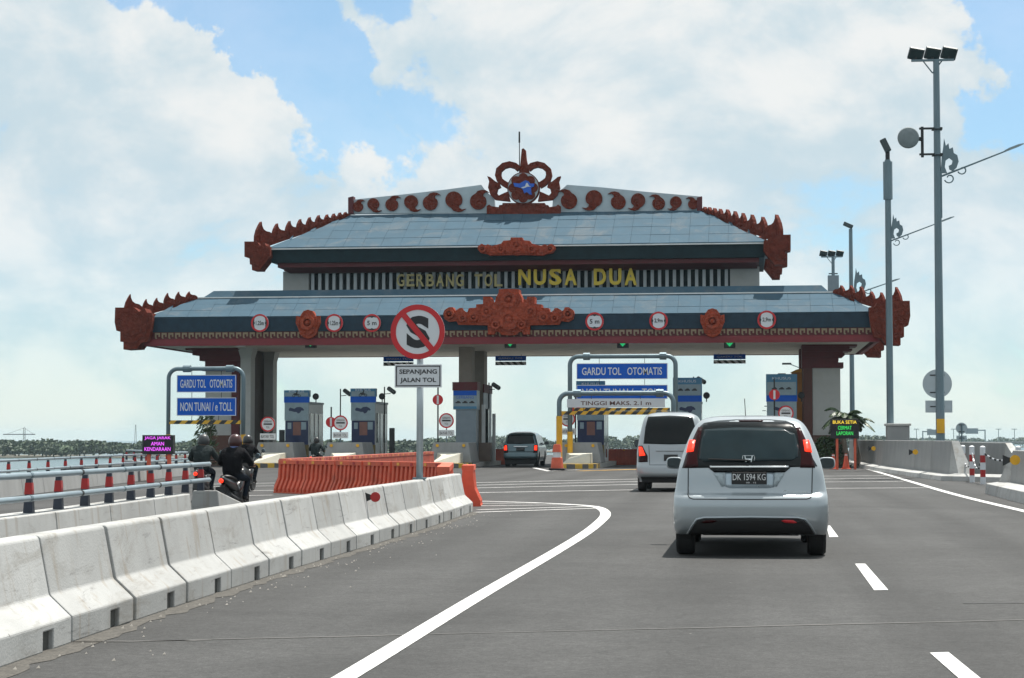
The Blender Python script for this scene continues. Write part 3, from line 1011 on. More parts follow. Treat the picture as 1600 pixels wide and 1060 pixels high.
ornament(mir([(800, 80), (692, 84), (690, 120), (662, 170), (650, 225), (630, 237), (607, 205), (600, 165), (520, 165), (520, 245), (445, 250), (445, 285), (365, 290), (345, 350), (290, 330),
              (240, 335), (205, 312), (190, 280), (150, 280), (102, 310), (85, 350), (100, 410), (150, 440), (230, 430), (250, 470), (570, 475), (572, 575), (640, 577), (660, 542), (690, 550), (722, 580), (800, 586)], 800),
         6.957, 680, 440, YF - 0.2, 0.9, bosses=[(800, 200, 85), (800, 420, 110), (155, 355, 55), (1445, 355, 55), (560, 330, 60), (1040, 330, 60), (420, 390, 50), (1180, 390, 50), (300, 400, 40), (1300, 400, 40), (660, 470, 50), (940, 470, 50)])
ornament(mir([(717, 478), (692, 478), (690, 490), (660, 492), (650, 505), (610, 515), (600, 525), (580, 512), (565, 505), (550, 515), (547, 528), (560, 545), (590, 550), (600, 556), (700, 553), (717, 556)], 717),
         2.79, 550, 200, YE - 0.15, 0.5, bosses=[(717, 512, 26), (570, 528, 16), (864, 528, 16), (650, 530, 18), (784, 530, 18)])
SH = mir([(590, 30), (540, 45), (512, 85), (500, 112), (455, 100), (450, 180), (480, 250), (500, 310), (540, 345), (590, 360)], 590)
ornament(SH, 7.27, 400, 480, YF - 0.18, 0.45, (0.78,), bosses=[(590, 180, 85)])
ornament([(x + (1113 - 481) * 7.27, y - 16) for x, y in SH], 7.27, 400, 480, YF - 0.18, 0.45, (0.78,), bosses=[(590 + (1113 - 481) * 7.27, 164, 85)])

# piers: front and back rows
for (Y0, Y1) in ((91.0, 92.1), (95.4, 96.5)):
    f = lambda px: gx(px, 91.0)
    # left pier
    MB().box(f(322), f(363), Y0, Y1, 1.45, gz(578, 91)).build('pier', m_cream, gate)
    MB().box(f(363.3), f(376), Y0 - 0.08, Y1, 0, gz(575, 91)).build('pier_strip', m_dred, gate)
    MB().box(f(316), f(363), Y0 - 0.2, Y1 + 0.1, 0, 1.448).build('plinth', pmat('plinth_brown', (0.11, 0.055, 0.042), 0.8), gate)
    MB().box(f(317), f(378), Y0 - 0.12, Y1 + 0.1, gz(578, 91) + .002, gz(571, 91)).build('pier_cap', m_dred, gate)
    zb = [gz(571, 91), gz(562, 91), gz(553, 91), gz(545, 91), zS + 0.05]
    for i, xx in enumerate((322, 314, 304, 294)):
        MB().box(f(xx), f(378), Y0 - 0.1 - 0.1 * i, Y1 + 0.12 + 0.08 * i, zb[i] + .002, zb[i + 1]).build('corbel', m_dred, gate)
    # slim twin pillar beside it
    xa, xb = f(379), f(395)
    MB().box(xa, xb, Y0 - 0.3, Y0 + 0.5, 0, gz(558, 91)).build('pillar', m_cream, gate)
    MB().frustum((xa, xb, Y0 - 0.3, Y0 + 0.5), gz(558, 91) + .002, (xa - 0.12, xb + 0.12, Y0 - 0.42, Y0 + 0.62), zS + 0.04).build('pillar_capital', m_cream, gate)
    # centre pier
    MB().box(gx(717, 91), gx(737, 91), Y0, Y1, 0, zS + 0.04).build('pier', m_taupe, gate)
    # right pier
    MB().box(f(1268.5), f(1312), Y0, Y1, 1.45, gz(577.5, 91)).build('pier', m_cream, gate)
    MB().box(f(1254), f(1268), Y0 - 0.08, Y1, 0, gz(577, 91)).build('pier_strip', pmat('brown_paint', (0.10, 0.035, 0.028), 0.7), gate)
    MB().box(f(1268.5), f(1318), Y0 - 0.2, Y1 + 0.1, 0, 1.448).build('plinth', MATS['plinth_brown'], gate)
    MB().box(f(1252), f(1317), Y0 - 0.12, Y1 + 0.1, gz(577.5, 91) + .002, gz(569, 91)).build('pier_cap', m_dred, gate)
    zb = [gz(569, 91), gz(561, 91), gz(552.5, 91), gz(545, 91), zS + 0.05]
    for i, xx in enumerate((1309, 1316, 1326, 1338)):
        MB().box(f(1252), f(xx), Y0 - 0.1 - 0.1 * i, Y1 + 0.12 + 0.08 * i, zb[i] + .002, zb[i + 1]).build('corbel', m_dred, gate)
MB().box(gx(372, 91), gx(380, 91), 92.15, 95.3, 0, zS).build('gap_shade_panel', pmat('gap_shade_brown', (0.05, 0.035, 0.03), 0.8), gate)  # added dark wall; paints the shade seen in the gap between the pillars
# white floodlight box under the left eave
q = at(376, 535, 88.6)
fb = thing('flood_lamp', 'white square flood lamp under the eave above the left pillar', 'lamp', (q.x, 88.6, q.z - 0.2))
MB().box(q.x - 0.22, q.x + 0.22, 88.5, 88.75, q.z - 0.22, q.z + 0.2).build('housing', m_white, fb, bevel=0.02)
MB().box(q.x - 0.17, q.x + 0.17, 88.47, 88.498, q.z - 0.17, q.z + 0.15).build('lens', pmat('lamp_lens', (0.6, 0.65, 0.62), 0.2), fb)
MB().box(q.x - 0.03, q.x + 0.03, 88.6, 88.66, q.z + 0.2, zS + 0.03).build('bracket', m_dark, fb)

# ------------------------------------------------------------------ things hung on the gate
m_green = pmat('signal_green', (0.02, 0.28, 0.10), 0.4, emit=(0.03, 0.8, 0.25), estr=0.35)


def clearance(px, py, s, side, label):
    Y = YF - 0.10
    c = at(px, py, Y)
    t = thing('clearance_sign', label, 'sign', (c.x, Y, c.z), group='round clearance signs on the fascia')
    MB().disc((c.x, c.z), 0.42, Y, Y + 0.03, 32).build('plate', m_swhite, t)
    MB().ring((c.x, c.z), 0.335, 0.42, Y - 0.006, Y - 0.001).build('rim', m_sred, t)
    for sg in (-1, 1):
        n = 12
        arc = []
        for k in range(n + 1):
            a = radians(-42 + 84 * k / n)
            arc.append((0.333 * cos(a), 0.333 * sin(a)))
        tip = (0.235, 0)
        pl = arc + [(0.27, 0.08), tip, (0.27, -0.08)]
        if side == 'h':
            q = [(c.x + sg * x, c.z + y) for x, y in pl]
        else:
            q = [(c.x + y, c.z + sg * x) for x, y in pl]
        MB().prism(q, Y - 0.005, Y - 0.001).build('wedge', m_sblack, t)
    text(s, m_sblack, t, (c.x, Y - 0.007, c.z), 0.44 if side == 'v' else 0.38, 0.21, bold=0.02)


clearance(406, 505, '1.25m', 'h', 'round 1.25 m width limit sign nearest the left end of the eave')
clearance(522, 505, '1.25m', 'h', 'round 1.25 m width limit sign right of the left red shield')
clearance(581, 505, '5 m', 'v', 'round 5 m height limit sign just left of the no stopping sign')
clearance(929, 502.5, '5 m', 'v', 'round 5 m height limit sign right of the big centre carving')
clearance(1029, 501.5, '2,9m', 'h', 'round 2,9 m width limit sign left of the right red shield')
clearance(1198, 500, '2,9m', 'h', 'round 2,9 m width limit sign nearest the right end of the eave')

for (px, lab) in ((485, 'green lane signal lamp below the left red shield'), (797, 'green lane signal lamp below the big centre carving'),
                  (973, 'green lane signal lamp left of the right red shield'), (1140, 'green lane signal lamp nearest the right pier')):
    Y = YF + 0.35
    c = at(px, 536.5, Y)
    t = thing('lane_signal', lab, 'signal', (c.x, Y, c.z - 0.2), group='lane signals under the eave')
    MB().box(c.x - 0.26, c.x + 0.26, Y, Y + 0.2, c.z - 0.22, c.z + 0.2).build('housing', m_dark, t, bevel=0.02)
    MB().prism([(c.x - 0.04, c.z + 0.15), (c.x + 0.04, c.z + 0.15), (c.x + 0.04, c.z - 0.02), (c.x + 0.14, c.z + 0.07), (c.x + 0.17, c.z + 0.02), (c.x, c.z - 0.16), (c.x - 0.17, c.z + 0.02), (c.x - 0.14, c.z + 0.07), (c.x - 0.04, c.z - 0.02)],
               Y - 0.012, Y - 0.002).build('arrow', m_green, t)
    MB().box(c.x - 0.29, c.x + 0.29, Y - 0.16, Y + 0.02, c.z + 0.205, c.z + 0.23).build('visor', m_dark, t)

for (px0, px1, py, lab) in ((599, 646, 557, 'small blue lane board with striped bar partly behind the no stopping sign'), (774, 822, 556, 'small blue lane board with striped bar hanging right of the centre pier'),
                            (1115, 1165, 553.5, 'small blue lane board with striped bar hanging near the right pier')):
    Y = 99.5
    a, c = at(px0, py + 15, Y), at(px1, py, Y)
    t = thing('hanging_board', lab, 'sign', ((a.x + c.x) / 2, Y, a.z), group='lane boards hung at the back of the gate')
    h = c.z - a.z
    MB().box(a.x, c.x, Y, Y + 0.05, a.z + h * 0.46, c.z).build('board', m_sblue, t)
    text('GARDU TOL', m_swhite, t, ((a.x + c.x) / 2, Y - 0.003, a.z + h * 0.73), (c.x - a.x) * 0.8, h * 0.16)
    MB().box(a.x, c.x, Y, Y + 0.05, a.z, a.z + h * 0.38).build('striped_bar', m_bw, t)
    for xx in (a.x + 0.25, c.x - 0.25):
        MB().tube([(xx, Y + 0.02, c.z), (xx, Y + 0.02, zS)], 0.012, 4).tube([(xx, Y + 0.02, a.z + h * .38), (xx, Y + 0.02, a.z + h * .46)], 0.012, 4).build('wire', m_dark, t)

# ================================================================== toll islands and booths
m_pblue = pmat('panel_light_blue', (0.05, 0.19, 0.33), 0.4, var=0.15)
m_pgrey = pmat('panel_pale', (0.25, 0.33, 0.37), 0.5, var=0.15)
m_booth = pmat('booth_white', (0.55, 0.57, 0.57), 0.5, var=0.08)
m_boothg = pmat('booth_grey', (0.20, 0.245, 0.28), 0.5, var=0.1)
m_dblue = pmat('deep_blue', (0.010, 0.020, 0.075), 0.35, var=0.3)
m_olive = pmat('olive_base', (0.13, 0.095, 0.03), 0.7, var=0.4, scale=4)
m_wedge = pmat('wedge_cream', (0.56, 0.54, 0.46), 0.75, var=0.08)


def motorbike_icon(parent, c, s):
    b = MB()
    b.ring((c[0] - 0.22 * s, c[2] - 0.10 * s), 0.06 * s, 0.11 * s, c[1] - 0.004, c[1], 14)
    b.ring((c[0] + 0.22 * s, c[2] - 0.10 * s), 0.06 * s, 0.11 * s, c[1] - 0.004, c[1], 14)
    b.prism([(c[0] + x * s, c[2] + z * s) for x, z in ((-0.25, 0.02), (-0.05, -0.10), (0.12, -0.06), (0.2, 0.06), (0.10, 0.03), (0.06, 0.10), (0.10, 0.20), (0.02, 0.24), (-0.06, 0.10), (-0.2, 0.09))], c[1] - 0.005, c[1] - 0.001)
    b.disc((c[0] + 0.05 * s, c[2] + 0.29 * s), 0.055 * s, c[1] - 0.005, c[1] - 0.001, 12)
    b.build('pictogram', m_sblack, parent)


def car_icon(parent, c, s):
    b = MB()
    for k in (-1, 0, 1):
        x0 = c[0] + k * 0.36 * s
        b.prism([(x0 + x * s, c[2] + z * s) for x, z in ((-0.14, -0.04), (-0.14, 0.02), (-0.08, 0.03), (-0.04, 0.08), (0.06, 0.08), (0.1, 0.03), (0.14, 0.01), (0.14, -0.04))], c[1] - 0.005, c[1] - 0.001)
    b.build('pictogram', m_sblack, parent)


def hand_icon(parent, c, s):
    q = [(-0.40, 0.05), (-0.32, 0.12), (-0.1, 0.06), (0.0, 0.14), (0.18, 0.16), (0.32, 0.10), (0.40, 0.0), (0.34, -0.04), (0.26, -0.02), (0.18, -0.14), (0.08, -0.18), (0.0, -0.10), (-0.12, -0.10), (-0.24, -0.06), (-0.38, -0.04)]
    MB().prism([(c[0] + x * s, c[2] + z * s) for x, z in q], c[1] - 0.005, c[1] - 0.001).build('picture', m_dblue, parent)


def island(cpx, lab_i, nose_px=None, hw=0.98, Y0=83.6, wedge=True):
    """raised island with striped nose and a tapered concrete crash block"""
    X = at(cpx, 700, 86.0).x
    t = thing('toll_island', lab_i, 'traffic island', (X, Y0, 0), group='toll islands')
    n = 10
    poly = [(X + hw, 106), (X - hw, 106)] + [(X - hw * cos(pi * k / n), Y0 + 0.9 - 0.9 * sin(pi * k / n)) for k in range(n + 1)]
    MB().slab(poly, 0.0, 0.20).build('kerb', m_conc, t)
    nose = [(X + (hw + .004), Y0 + 2.8), (X - (hw + .004), Y0 + 2.8)] + [(X - (hw + .004) * cos(pi * k / n), Y0 + 0.896 - 0.9 * sin(pi * k / n)) for k in range(n + 1)]
    MB().slab(nose, 0.006, 0.206).build('striped_nose', m_ybk, t)
    # crash block
    Yb = 86.0
    MB().add([(X - 0.98, Yb, 0.207), (X + 0.98, Yb, 0.207), (X + 0.98, Yb + 2.6, 0.207), (X - 0.98, Yb + 2.6, 0.207),
              (X - 0.80, Yb + 0.25, 1.12), (X + 0.80, Yb + 0.25, 1.12), (X + 0.80, Yb + 2.6, 1.12), (X - 0.80, Yb + 2.6, 1.12)],
             [(3, 2, 1, 0), (4, 5, 6, 7), (0, 1, 5, 4), (1, 2, 6, 5), (2, 3, 7, 6), (3, 0, 4, 7)]).build('crash_block', m_conc2, t, bevel=0.03)
    for sx in (-0.6, 0.6):
        MB().disc((X + sx, 0.98), 0.07, Yb + 0.14, Yb + 0.20, 14).build('reflector', m_yel, t)
    if wedge:
        MB().add([(X - 0.62, Yb - 1.55, 0.207), (X + 0.62, Yb - 1.55, 0.207), (X + 0.62, Yb - 0.12, 0.207), (X - 0.62, Yb - 0.12, 0.207),
                  (X - 0.20, Yb - 1.0, 0.55), (X + 0.60, Yb - 1.3, 0.62), (X + 0.60, Yb - 0.12, 0.66), (X - 0.55, Yb - 0.12, 0.66)],
                 [(3, 2, 1, 0), (4, 5, 6, 7), (0, 1, 5, 4), (1, 2, 6, 5), (2, 3, 7, 6), (3, 0, 4, 7)]).build('wedge_block', m_wedge, t, bevel=0.02)
    return X


def round_toll_sign(px, py, Y, lab, zbase=1.12, plate=True, r=0.34):
    c = at(px, py, Y)
    t = thing('round_toll_sign', lab, 'sign', (c.x, Y, zbase), group='round toll stop signs on the islands')
    MB().disc((c.x, c.z), r, Y, Y + 0.02, 32).build('plate', m_swhite, t)
    MB().ring((c.x, c.z), r * 0.82, r, Y - 0.005, Y - 0.001).build('rim', m_sred, t)
    MB().box(c.x - r * 0.58, c.x + r * 0.58, Y - 0.005, Y - 0.001, c.z - 0.035, c.z + 0.035).build('bar', m_sblack, t)
    text('GERBANG', m_sblack, t, (c.x, Y - 0.003, c.z + r * 0.36), r * 1.1, r * 0.26)
    text('TOL', m_sblack, t, (c.x, Y - 0.003, c.z - r * 0.42), r * 0.5, r * 0.26)
    MB().tube([(c.x, Y + 0.05, zbase), (c.x, Y + 0.05, c.z + r * .5)], 0.025, 8).build('post', m_pole, t)
    if plate:
        zc = c.z - r - 0.22
        MB().box(c.x - 0.36, c.x + 0.36, Y, Y + 0.02, zc - 0.14, zc + 0.14).build('sub_plate', m_swhite, t)
        text('BAYAR TOL', m_sblack, t, (c.x, Y - 0.003, zc), 0.6, 0.14)


def no_entry(px, py, Y, lab, zbase=1.12, ytop=None):
    c = at(px, py, Y)
    t = thing('barrier_arm_sign', lab, 'sign', (c.x, Y, zbase), group='red discs on the raised barrier arms')
    MB().disc((c.x, c.z), 0.24, Y, Y + 0.02, 24).build('disc', m_sred, t)
    MB().box(c.x - 0.045, c.x + 0.045, Y - 0.006, Y - 0.001, c.z - 0.19, c.z + 0.19).build('bar', m_swhite, t)
    zt = c.z + 0.7
    MB().tube([(c.x, Y + 0.06, zbase), (c.x, Y + 0.06, zt)], 0.035, 8).build('arm', m_dark, t)


def camera_pole(X, Y, z0, z1, lab, side=1):
    t = thing('camera_pole', lab, 'camera', (X, Y, z0), group='surveillance cameras on the booths')
    MB().tube([(X, Y, z0), (X, Y, z1)], 0.03, 8).tube([(X, Y, z1 - 0.35), (X + side * 0.3, Y, z1 - 0.32)], 0.02, 6).build('pole', m_dark, t)
    b = MB()
    p = Vector((X + side * 0.35, Y - 0.1, z1 - 0.2))
    b.tube([p + Vector((-0.15 * side, 0.15, 0.12)), p + Vector((0.18 * side, -0.2, -0.08))], 0.11, 10)
    b.build('camera_body', pmat('camera_grey', (0.16, 0.18, 0.19), 0.4), t)
    MB().lathe([(0.0, -0.01), (0.07, -0.01), (0.07, 0.02), (0, 0.02)], (p.x + 0.19 * side, p.y - 0.22, p.z - 0.09), 'y', 10).build('lens', m_glass, t)


def booth(X, ytop_px, lab, kind, w=0.56, Y0=90.4, L=3.4):
    """narrow tall payment cabin with printed panels"""
    zt = gz(ytop_px, Y0)
    t = thing('toll_booth', lab, 'toll booth', (X, Y0, 0.2), group='toll booths')
    x0, x1 = X - w, X + w
    zsplit = 3.05
    # lower cabin
    MB().box(x0 + 0.03, x1 - 0.03, Y0 + 0.12, Y0 + L, 0.207, zsplit - 0.1).build('cabin', m_booth, t, bevel=0.02)
    MB().box(x0 - 0.02, x1 + 0.02, Y0 + 0.02, Y0 + 0.118, 0.207, 1.0).build('base_panel', m_olive, t)
    MB().box(x0, x1, Y0 + 0.02, Y0 + 0.118, 1.002, 2.14).build('window', m_dblue, t)
    MB().box(x0 + 0.12, x0 + 0.30, Y0 + 0.012, Y0 + 0.019, 1.75, 2.05).build('notice', m_pgrey, t)
    MB().box(x1 - 0.34, x1 - 0.1, Y0 + 0.012, Y0 + 0.019, 1.72, 2.08).build('notice', m_pgrey, t)
    MB().box(X - 0.18, X + 0.2, Y0 + 0.012, Y0 + 0.019, 1.45, 2.08).build('poster', pmat('poster_rust', (0.22, 0.10, 0.08), 0.6), t)
    # side windows and door of the cabin
    for (a, c) in ((0.5, 1.2), (1.5, 2.1), (2.4, 3.1)):
        MB().box(x1 - 0.028, x1 - 0.012, Y0 + a, Y0 + c, 1.1 if a != 1.5 else 0.4, 2.5).build('side_window', m_glass, t)
        MB().box(x0 + 0.012, x0 + 0.028, Y0 + a, Y0 + c, 1.1 if a != 1.5 else 0.4, 2.5).build('side_window', m_glass, t)
    MB().box(x0, x1, Y0 + 0.1, Y0 + L + 0.05, zsplit - 0.098, zsplit).build('cabin_roof', m_boothg, t)
    # printed panels in front
    MB().box(x0 - 0.02, x1 + 0.02, Y0 - 0.04, Y0 + 0.098, 2.145, 3.0).build('picture_panel', m_pgrey, t)
    hand_icon(t, (X, Y0 - 0.041, 2.65), 0.95)
    MB().box(x0 - 0.05, x1 + 0.05, Y0 - 0.05, Y0 + 0.097, 3.003, 3.28).build('blue_strip', m_sblue, t)
    tower = MB().box(x0 - 0.05, x1 + 0.05, Y0 - 0.05, Y0 + 0.30, 3.284, zt).build('sign_tower', m_pblue, t)
    MB().box(x0 + 0.0, x1 - 0.0, Y0 - 0.056, Y0 - 0.051, 3.30, 3.30 + (zt - 3.3) * 0.62).build('panel', m_pgrey, tower)
    zc = 3.30 + (zt - 3.3) * 0.30
    if kind == 'bike':
        motorbike_icon(tower, (X, Y0 - 0.057, zc), 0.62)
    else:
        car_icon(tower, (X, Y0 - 0.057, zc), 0.9)
    text('KHUSUS', m_swhite, tower, (X, Y0 - 0.054, zt - (zt - 3.3) * 0.2), w * 1.3, 0.12)
    # light and lamp
    MB().lathe([(0, -0.1), (0.14, -0.1), (0.16, 0), (0.14, 0.08), (0, 0.1)], (x1 + 0.25, Y0 + 0.5, zsplit + 0.25), 'y', 14).build('lane_lamp', m_dark, t)
    MB().tube([(x1 + 0.25, Y0 + 0.55, zsplit - 0.05), (x1 + 0.25, Y0 + 0.55, zsplit + 0.2)], 0.025, 6).build('lamp_post', m_dark, t)
    return t


X1 = island(428, 'toll island with crash block beside the white left pillars, striped nose', hw=0.95)
X2 = island(537, 'toll island with crash block behind the middle of the orange barriers')
X3 = island(703, 'toll island carrying the grey cabin around the centre pier')
X4 = island(905, 'toll island with black and yellow nose behind the height limit gantry', Y0=82.6)
X5 = island(1066, 'toll island mostly hidden behind the white van')
X6 = island(1228, 'toll island hidden behind the silver car nearest the camera')
booth(X1, 609, 'tall narrow toll booth with blue panels and motorbike pictogram nearest the white pillars', 'bike')
booth(X2, 606.5, 'tall narrow toll booth with blue panels just left of the no stopping sign', 'bike')
booth(X4 + 0.15, 596, 'blue topped toll booth behind the left leg of the height gantry', 'car', 0.62)
booth(X5 + 0.1, 591.5, 'blue topped toll booth rising above the white van', 'car', 0.62)
b6 = booth(X6 - 0.1, 586.5, 'blue panelled toll booth left of the right pier', 'car', 0.66)

oa, ob = at(1237, 600, 94.4), at(1253, 600, 94.4)
MB().box(oa.x, ob.x, 94.4, 95.3, 0.207, gz(584, 94.4)).build('orange_cabinet', pmat('orange_cabinet', (0.42, 0.17, 0.035), 0.6), b6)
MB().prism([(oa.x - 0.05, gz(584, 94.4) + .002), (ob.x, gz(584, 94.4) + .002), (ob.x, gz(578, 94.4)), ((oa.x + ob.x) / 2, gz(579.5, 94.4))], 94.35, 95.35).build('orange_hood', pmat('orange_hood', (0.62, 0.30, 0.05), 0.6), b6)

# broad cabin wrapped round the centre pier
Yc = 90.0
xa, xb = at(708, 650, Yc).x, at(745, 650, Yc).x
t = thing('toll_booth', 'grey toll cabin with maroon top wrapped around the centre pier', 'toll booth', ((xa + xb) / 2, Yc, 0.2), group='toll booths')
zz = lambda y: gz(y, Yc)
MB().box(xa + 0.12, xb - 0.05, Yc + 0.06, 90.95, 0.207, zz(640)).build('cabin', m_boothg, t)
MB().box(xa, xb, Yc, 90.96, zz(640) + .002, zz(610)).build('sign_panel', m_pgrey, t)
MB().box(xa + 0.01, xb - 0.01, Yc - 0.008, Yc - 0.002, zz(618), zz(610.5)).build('blue_strip', m_sblue, t)
MB().box(xa + 0.01, xb - 0.01, Yc - 0.008, Yc - 0.002, zz(639), zz(635)).build('blue_strip', m_pblue, t)
car_icon(t, ((xa + xb) / 2, Yc - 0.003, zz(629)), 0.9)
text('GERBANG', m_sblue, t, ((xa + xb) / 2, Yc - 0.004, zz(621)), 0.85, 0.12)
MB().box(xa - 0.03, xb + 0.03, Yc - 0.05, 90.97, zz(610) + .002, zz(597)).build('maroon_top', m_dred, t)
xc, xd = at(744, 650, 94).x, at(763, 650, 94).x
MB().box(xb - 0.02, xd, 92.3, 95.2, 0.207, gz(603, 94)).build('rear_cabin', m_boothg, t)
MB().box(xb - 0.02, xd + 0.04, 92.25, 95.22, gz(615, 94), gz(602, 94)).build('maroon_top', m_dred, t)
for k, (yy, mm) in enumerate(((91.2, m_booth), (91.7, m_glass), (93.2, m_booth))):
    MB().box(xb + 0.06 + 0.12 * k, xb + 0.2 + 0.12 * k, yy, yy + 0.25, 0.207, 2.9 - 0.2 * k).build('door_post', mm, t)
MB().box(xb - 0.1, xb + 0.5, 91.1, 91.9, 0.207, 1.1).build('counter', pmat('counter_brown', (0.16, 0.12, 0.10), 0.7), t)

round_toll_sign(418.5, 663, 85.6, 'round toll stop sign on the crash block beside the white pillars')
round_toll_sign(532, 661, 86.4, 'round toll stop sign between the two narrow booths')
round_toll_sign(697.5, 657.5, 86.4, 'round toll stop sign left of the centre cabin')
round_toll_sign(887, 655, 86.4, 'round toll stop sign behind the left gantry leg')
round_toll_sign(1228, 646, 86.4, 'round toll stop sign rising behind the silver car roof')
no_entry(517, 660, 86.9, 'red disc with white bar half behind a round toll sign')
no_entry(684, 625, 86.9, 'red disc with white bar on a thin pole above the centre crash block')
no_entry(899, 636, 86.9, 'red disc with white bar behind the height limit board')
no_entry(1210, 617, 86.9, 'red disc with white bar on a pole near the right pier')
camera_pole(X1 + 1.35, 94.0, 0.2, gz(607, 94), 'pole camera right of the leftmost narrow booth')
camera_pole(X2 + 0.72, 92.0, 0.2, gz(604, 92), 'pole camera just left of the no stopping sign plate')
camera_pole(at(764, 650, 94).x, 94.0, 0.2, gz(598, 94), 'camera on the right edge of the centre cabin')
camera_pole(at(1084, 650, 93).x, 93.0, 0.2, gz(590, 93), 'camera right of the booth above the white van')
# raised barrier boards near booths
for (px, y0, y1, lab) in ((612, 669, 712, 'dark upright barrier post right of the second narrow booth'), (440, 672, 692, 'short dark green board left of the leftmost narrow booth')):
    a, c = at(px - 4, y1, 89.0), at(px + 4, y0, 89.0)
    t = thing('barrier_post', lab, 'post', ((a.x + c.x) / 2, 89.0, 0))
    MB().box(a.x, c.x, 89.0, 89.15, 0.0, c.z).build('post', m_dark, t, bevel=0.01)
    MB().box(a.x - 0.08, c.x + 0.08, 88.9, 89.25, 0.0, 0.35).build('motor_box', pmat('motor_grey', (0.12, 0.12, 0.12), 0.5), t, bevel=0.02)

# ================================================================== pipe gantries


def rounded_frame(x0, x1, Y, zt, r, z0):
    pts = [(x0, Y, z0), (x0, Y, zt - r)]
    for k in range(1, 6):
        a = pi - (pi / 2) * k / 6
        pts.append((x0 + r + r * cos(a), Y, zt - r + r * sin(a)))
    pts += [(x0 + r, Y, zt), (x1 - r, Y, zt)]
    for k in range(1, 6):
        a = pi / 2 - (pi / 2) * k / 6
        pts.append((x1 - r + r * cos(a), Y, zt - r + r * sin(a)))
    pts += [(x1, Y, zt - r), (x1, Y, z0)]
    return pts


def gantry(lab, px0, px1, ptop, Y, pr, yellow_to, boards, bar=None):
    a, c = at(px0, ptop, Y), at(px1, ptop, Y)
    x0, x1, zt = a.x + pr, c.x - pr, (a.z + c.z) / 2 - pr
    t = thing('sign_gantry', lab, 'gantry', ((x0 + x1) / 2, Y, 0), group='pipe gantries over the lanes')
    MB().tube(rounded_frame(x0, x1, Y, zt, 0.38, 0), pr, 10).build('pipe_frame', m_pole, t, smooth=True)
    for xx in (x0 + 0.75, x1 - 0.55):
        MB().tube([(xx - 0.15, Y, zt), (xx + 0.15, Y, zt)], pr * 1.7, 10).build('flange', m_pole, t)
    for xx in (x0, x1):
        MB().tube([(xx, Y, 0.0), (xx, Y, yellow_to)], pr * 1.25, 10).build('yellow_sleeve', m_yel, t)
        MB().box(xx - 0.2, xx + 0.2, Y - 0.2, Y + 0.2, 0, 0.06).build('foot_plate', m_dark, t)
    top = zt
    for (q0, q1, r0, r1, kind, s) in boards:
        A, B = at(q0, r1, Y), at(q1, r0, Y)
        mm = m_sblue if kind == 'blue' else m_swhite
        o = MB().box(A.x, B.x, Y - 0.03, Y + 0.03, A.z, B.z).build('board', mm, t)
        if kind == 'blue':
            bw = 0.025
            b = MB()
            b.box(A.x, B.x, Y - 0.035, Y - 0.031, B.z - bw, B.z).box(A.x, B.x, Y - 0.035, Y - 0.031, A.z, A.z + bw)
            b.box(A.x, A.x + bw, Y - 0.035, Y - 0.031, A.z + bw, B.z - bw).box(B.x - bw, B.x, Y - 0.035, Y - 0.031, A.z + bw, B.z - bw)
            b.build('border', m_swhite, o)
        text(s, m_swhite if kind == 'blue' else pmat('brown_letter', (0.10, 0.03, 0.02), 0.5), o, ((A.x + B.x) / 2, Y - 0.033, (A.z + B.z) / 2), (B.x - A.x) * (0.88 if kind == 'blue' else 0.72), (B.z - A.z) * 0.48, bold=0.012)
        for xx in (A.x + (B.x - A.x) * 0.25, A.x + (B.x - A.x) * 0.75):
            MB().tube([(xx, Y, B.z), (xx, Y, top)], 0.012, 5).build('hanger', m_dark, t)
        top = A.z
    if bar:
        for (q0, q1, r0, r1) in bar:
            A, B = at(q0, r1, Y), at(q1, r0, Y)
            MB().box(A.x, B.x, Y - 0.14, Y - 0.06, A.z, B.z).build('striped_bar', m_yb, t)
            for xx in (A.x + 0.9, B.x - 0.9):
                MB().tube([(xx, Y - 0.10, B.z), (xx, Y - 0.05, top)], 0.012, 5).build('hanger', m_dark, t)
    return t


gantry('pipe gantry with two blue boards over the motorbike lane at left', 260.5, 384, 573, 75.0, 0.085, 1.45,
       [(276.5, 369, 586, 613.5, 'blue', 'GARDU TOL   OTOMATIS'), (276.5, 369, 621.5, 650, 'blue', 'NON TUNAI / e TOLL')], [(266, 377, 657, 663)])
gantry('tall pipe gantry with blue boards behind the height limit gantry', 887, 1059, 553.5, 86.0, 0.10, 1.6,
       [(901, 1043, 567.5, 593, 'blue', 'GARDU TOL   OTOMATIS'), (901, 1043, 601.5, 624, 'blue', 'NON TUNAI / e TOLL')], [(897, 1047, 637.5, 642.5)])
gantry('low pipe gantry with white height limit board and yellow legs', 870, 1056, 611, 79.5, 0.10, (686 - 650) / 38.5 + 1.28,
       [(886, 1039, 623.5, 637, 'white', 'TINGGI MAKS. 2.1 m')], [(878, 1048, 642.5, 648.5)])

# ================================================================== concrete barrier row
EDGE = [ground(*p) for p in ((-170, 1105), (0, 1040), (110, 1002), (187, 979), (272, 948), (352, 923), (414, 902), (511, 873), (587, 850), (645, 835), (739, 800))]


def resample(P, step):
    out = [Vector(P[0])]
    acc = 0
    i = 0
    cur = Vector(P[0])
    while i < len(P) - 1:
        seg = Vector(P[i + 1]) - cur
        if seg.length + acc >= step:
            cur = cur + seg.normalized() * (step - acc)
            out.append(cur.copy())
            acc = 0
        else:
            acc += seg.length
            i += 1
            cur = Vector(P[i])
    return out


def smoothline(P, it=60):
    P = [Vector(p) for p in P]
    for _ in range(it):
        P = [P[0]] + [(P[i - 1] + P[i] * 2 + P[i + 1]) / 4 for i in range(1, len(P) - 1)] + [P[-1]]
    return P


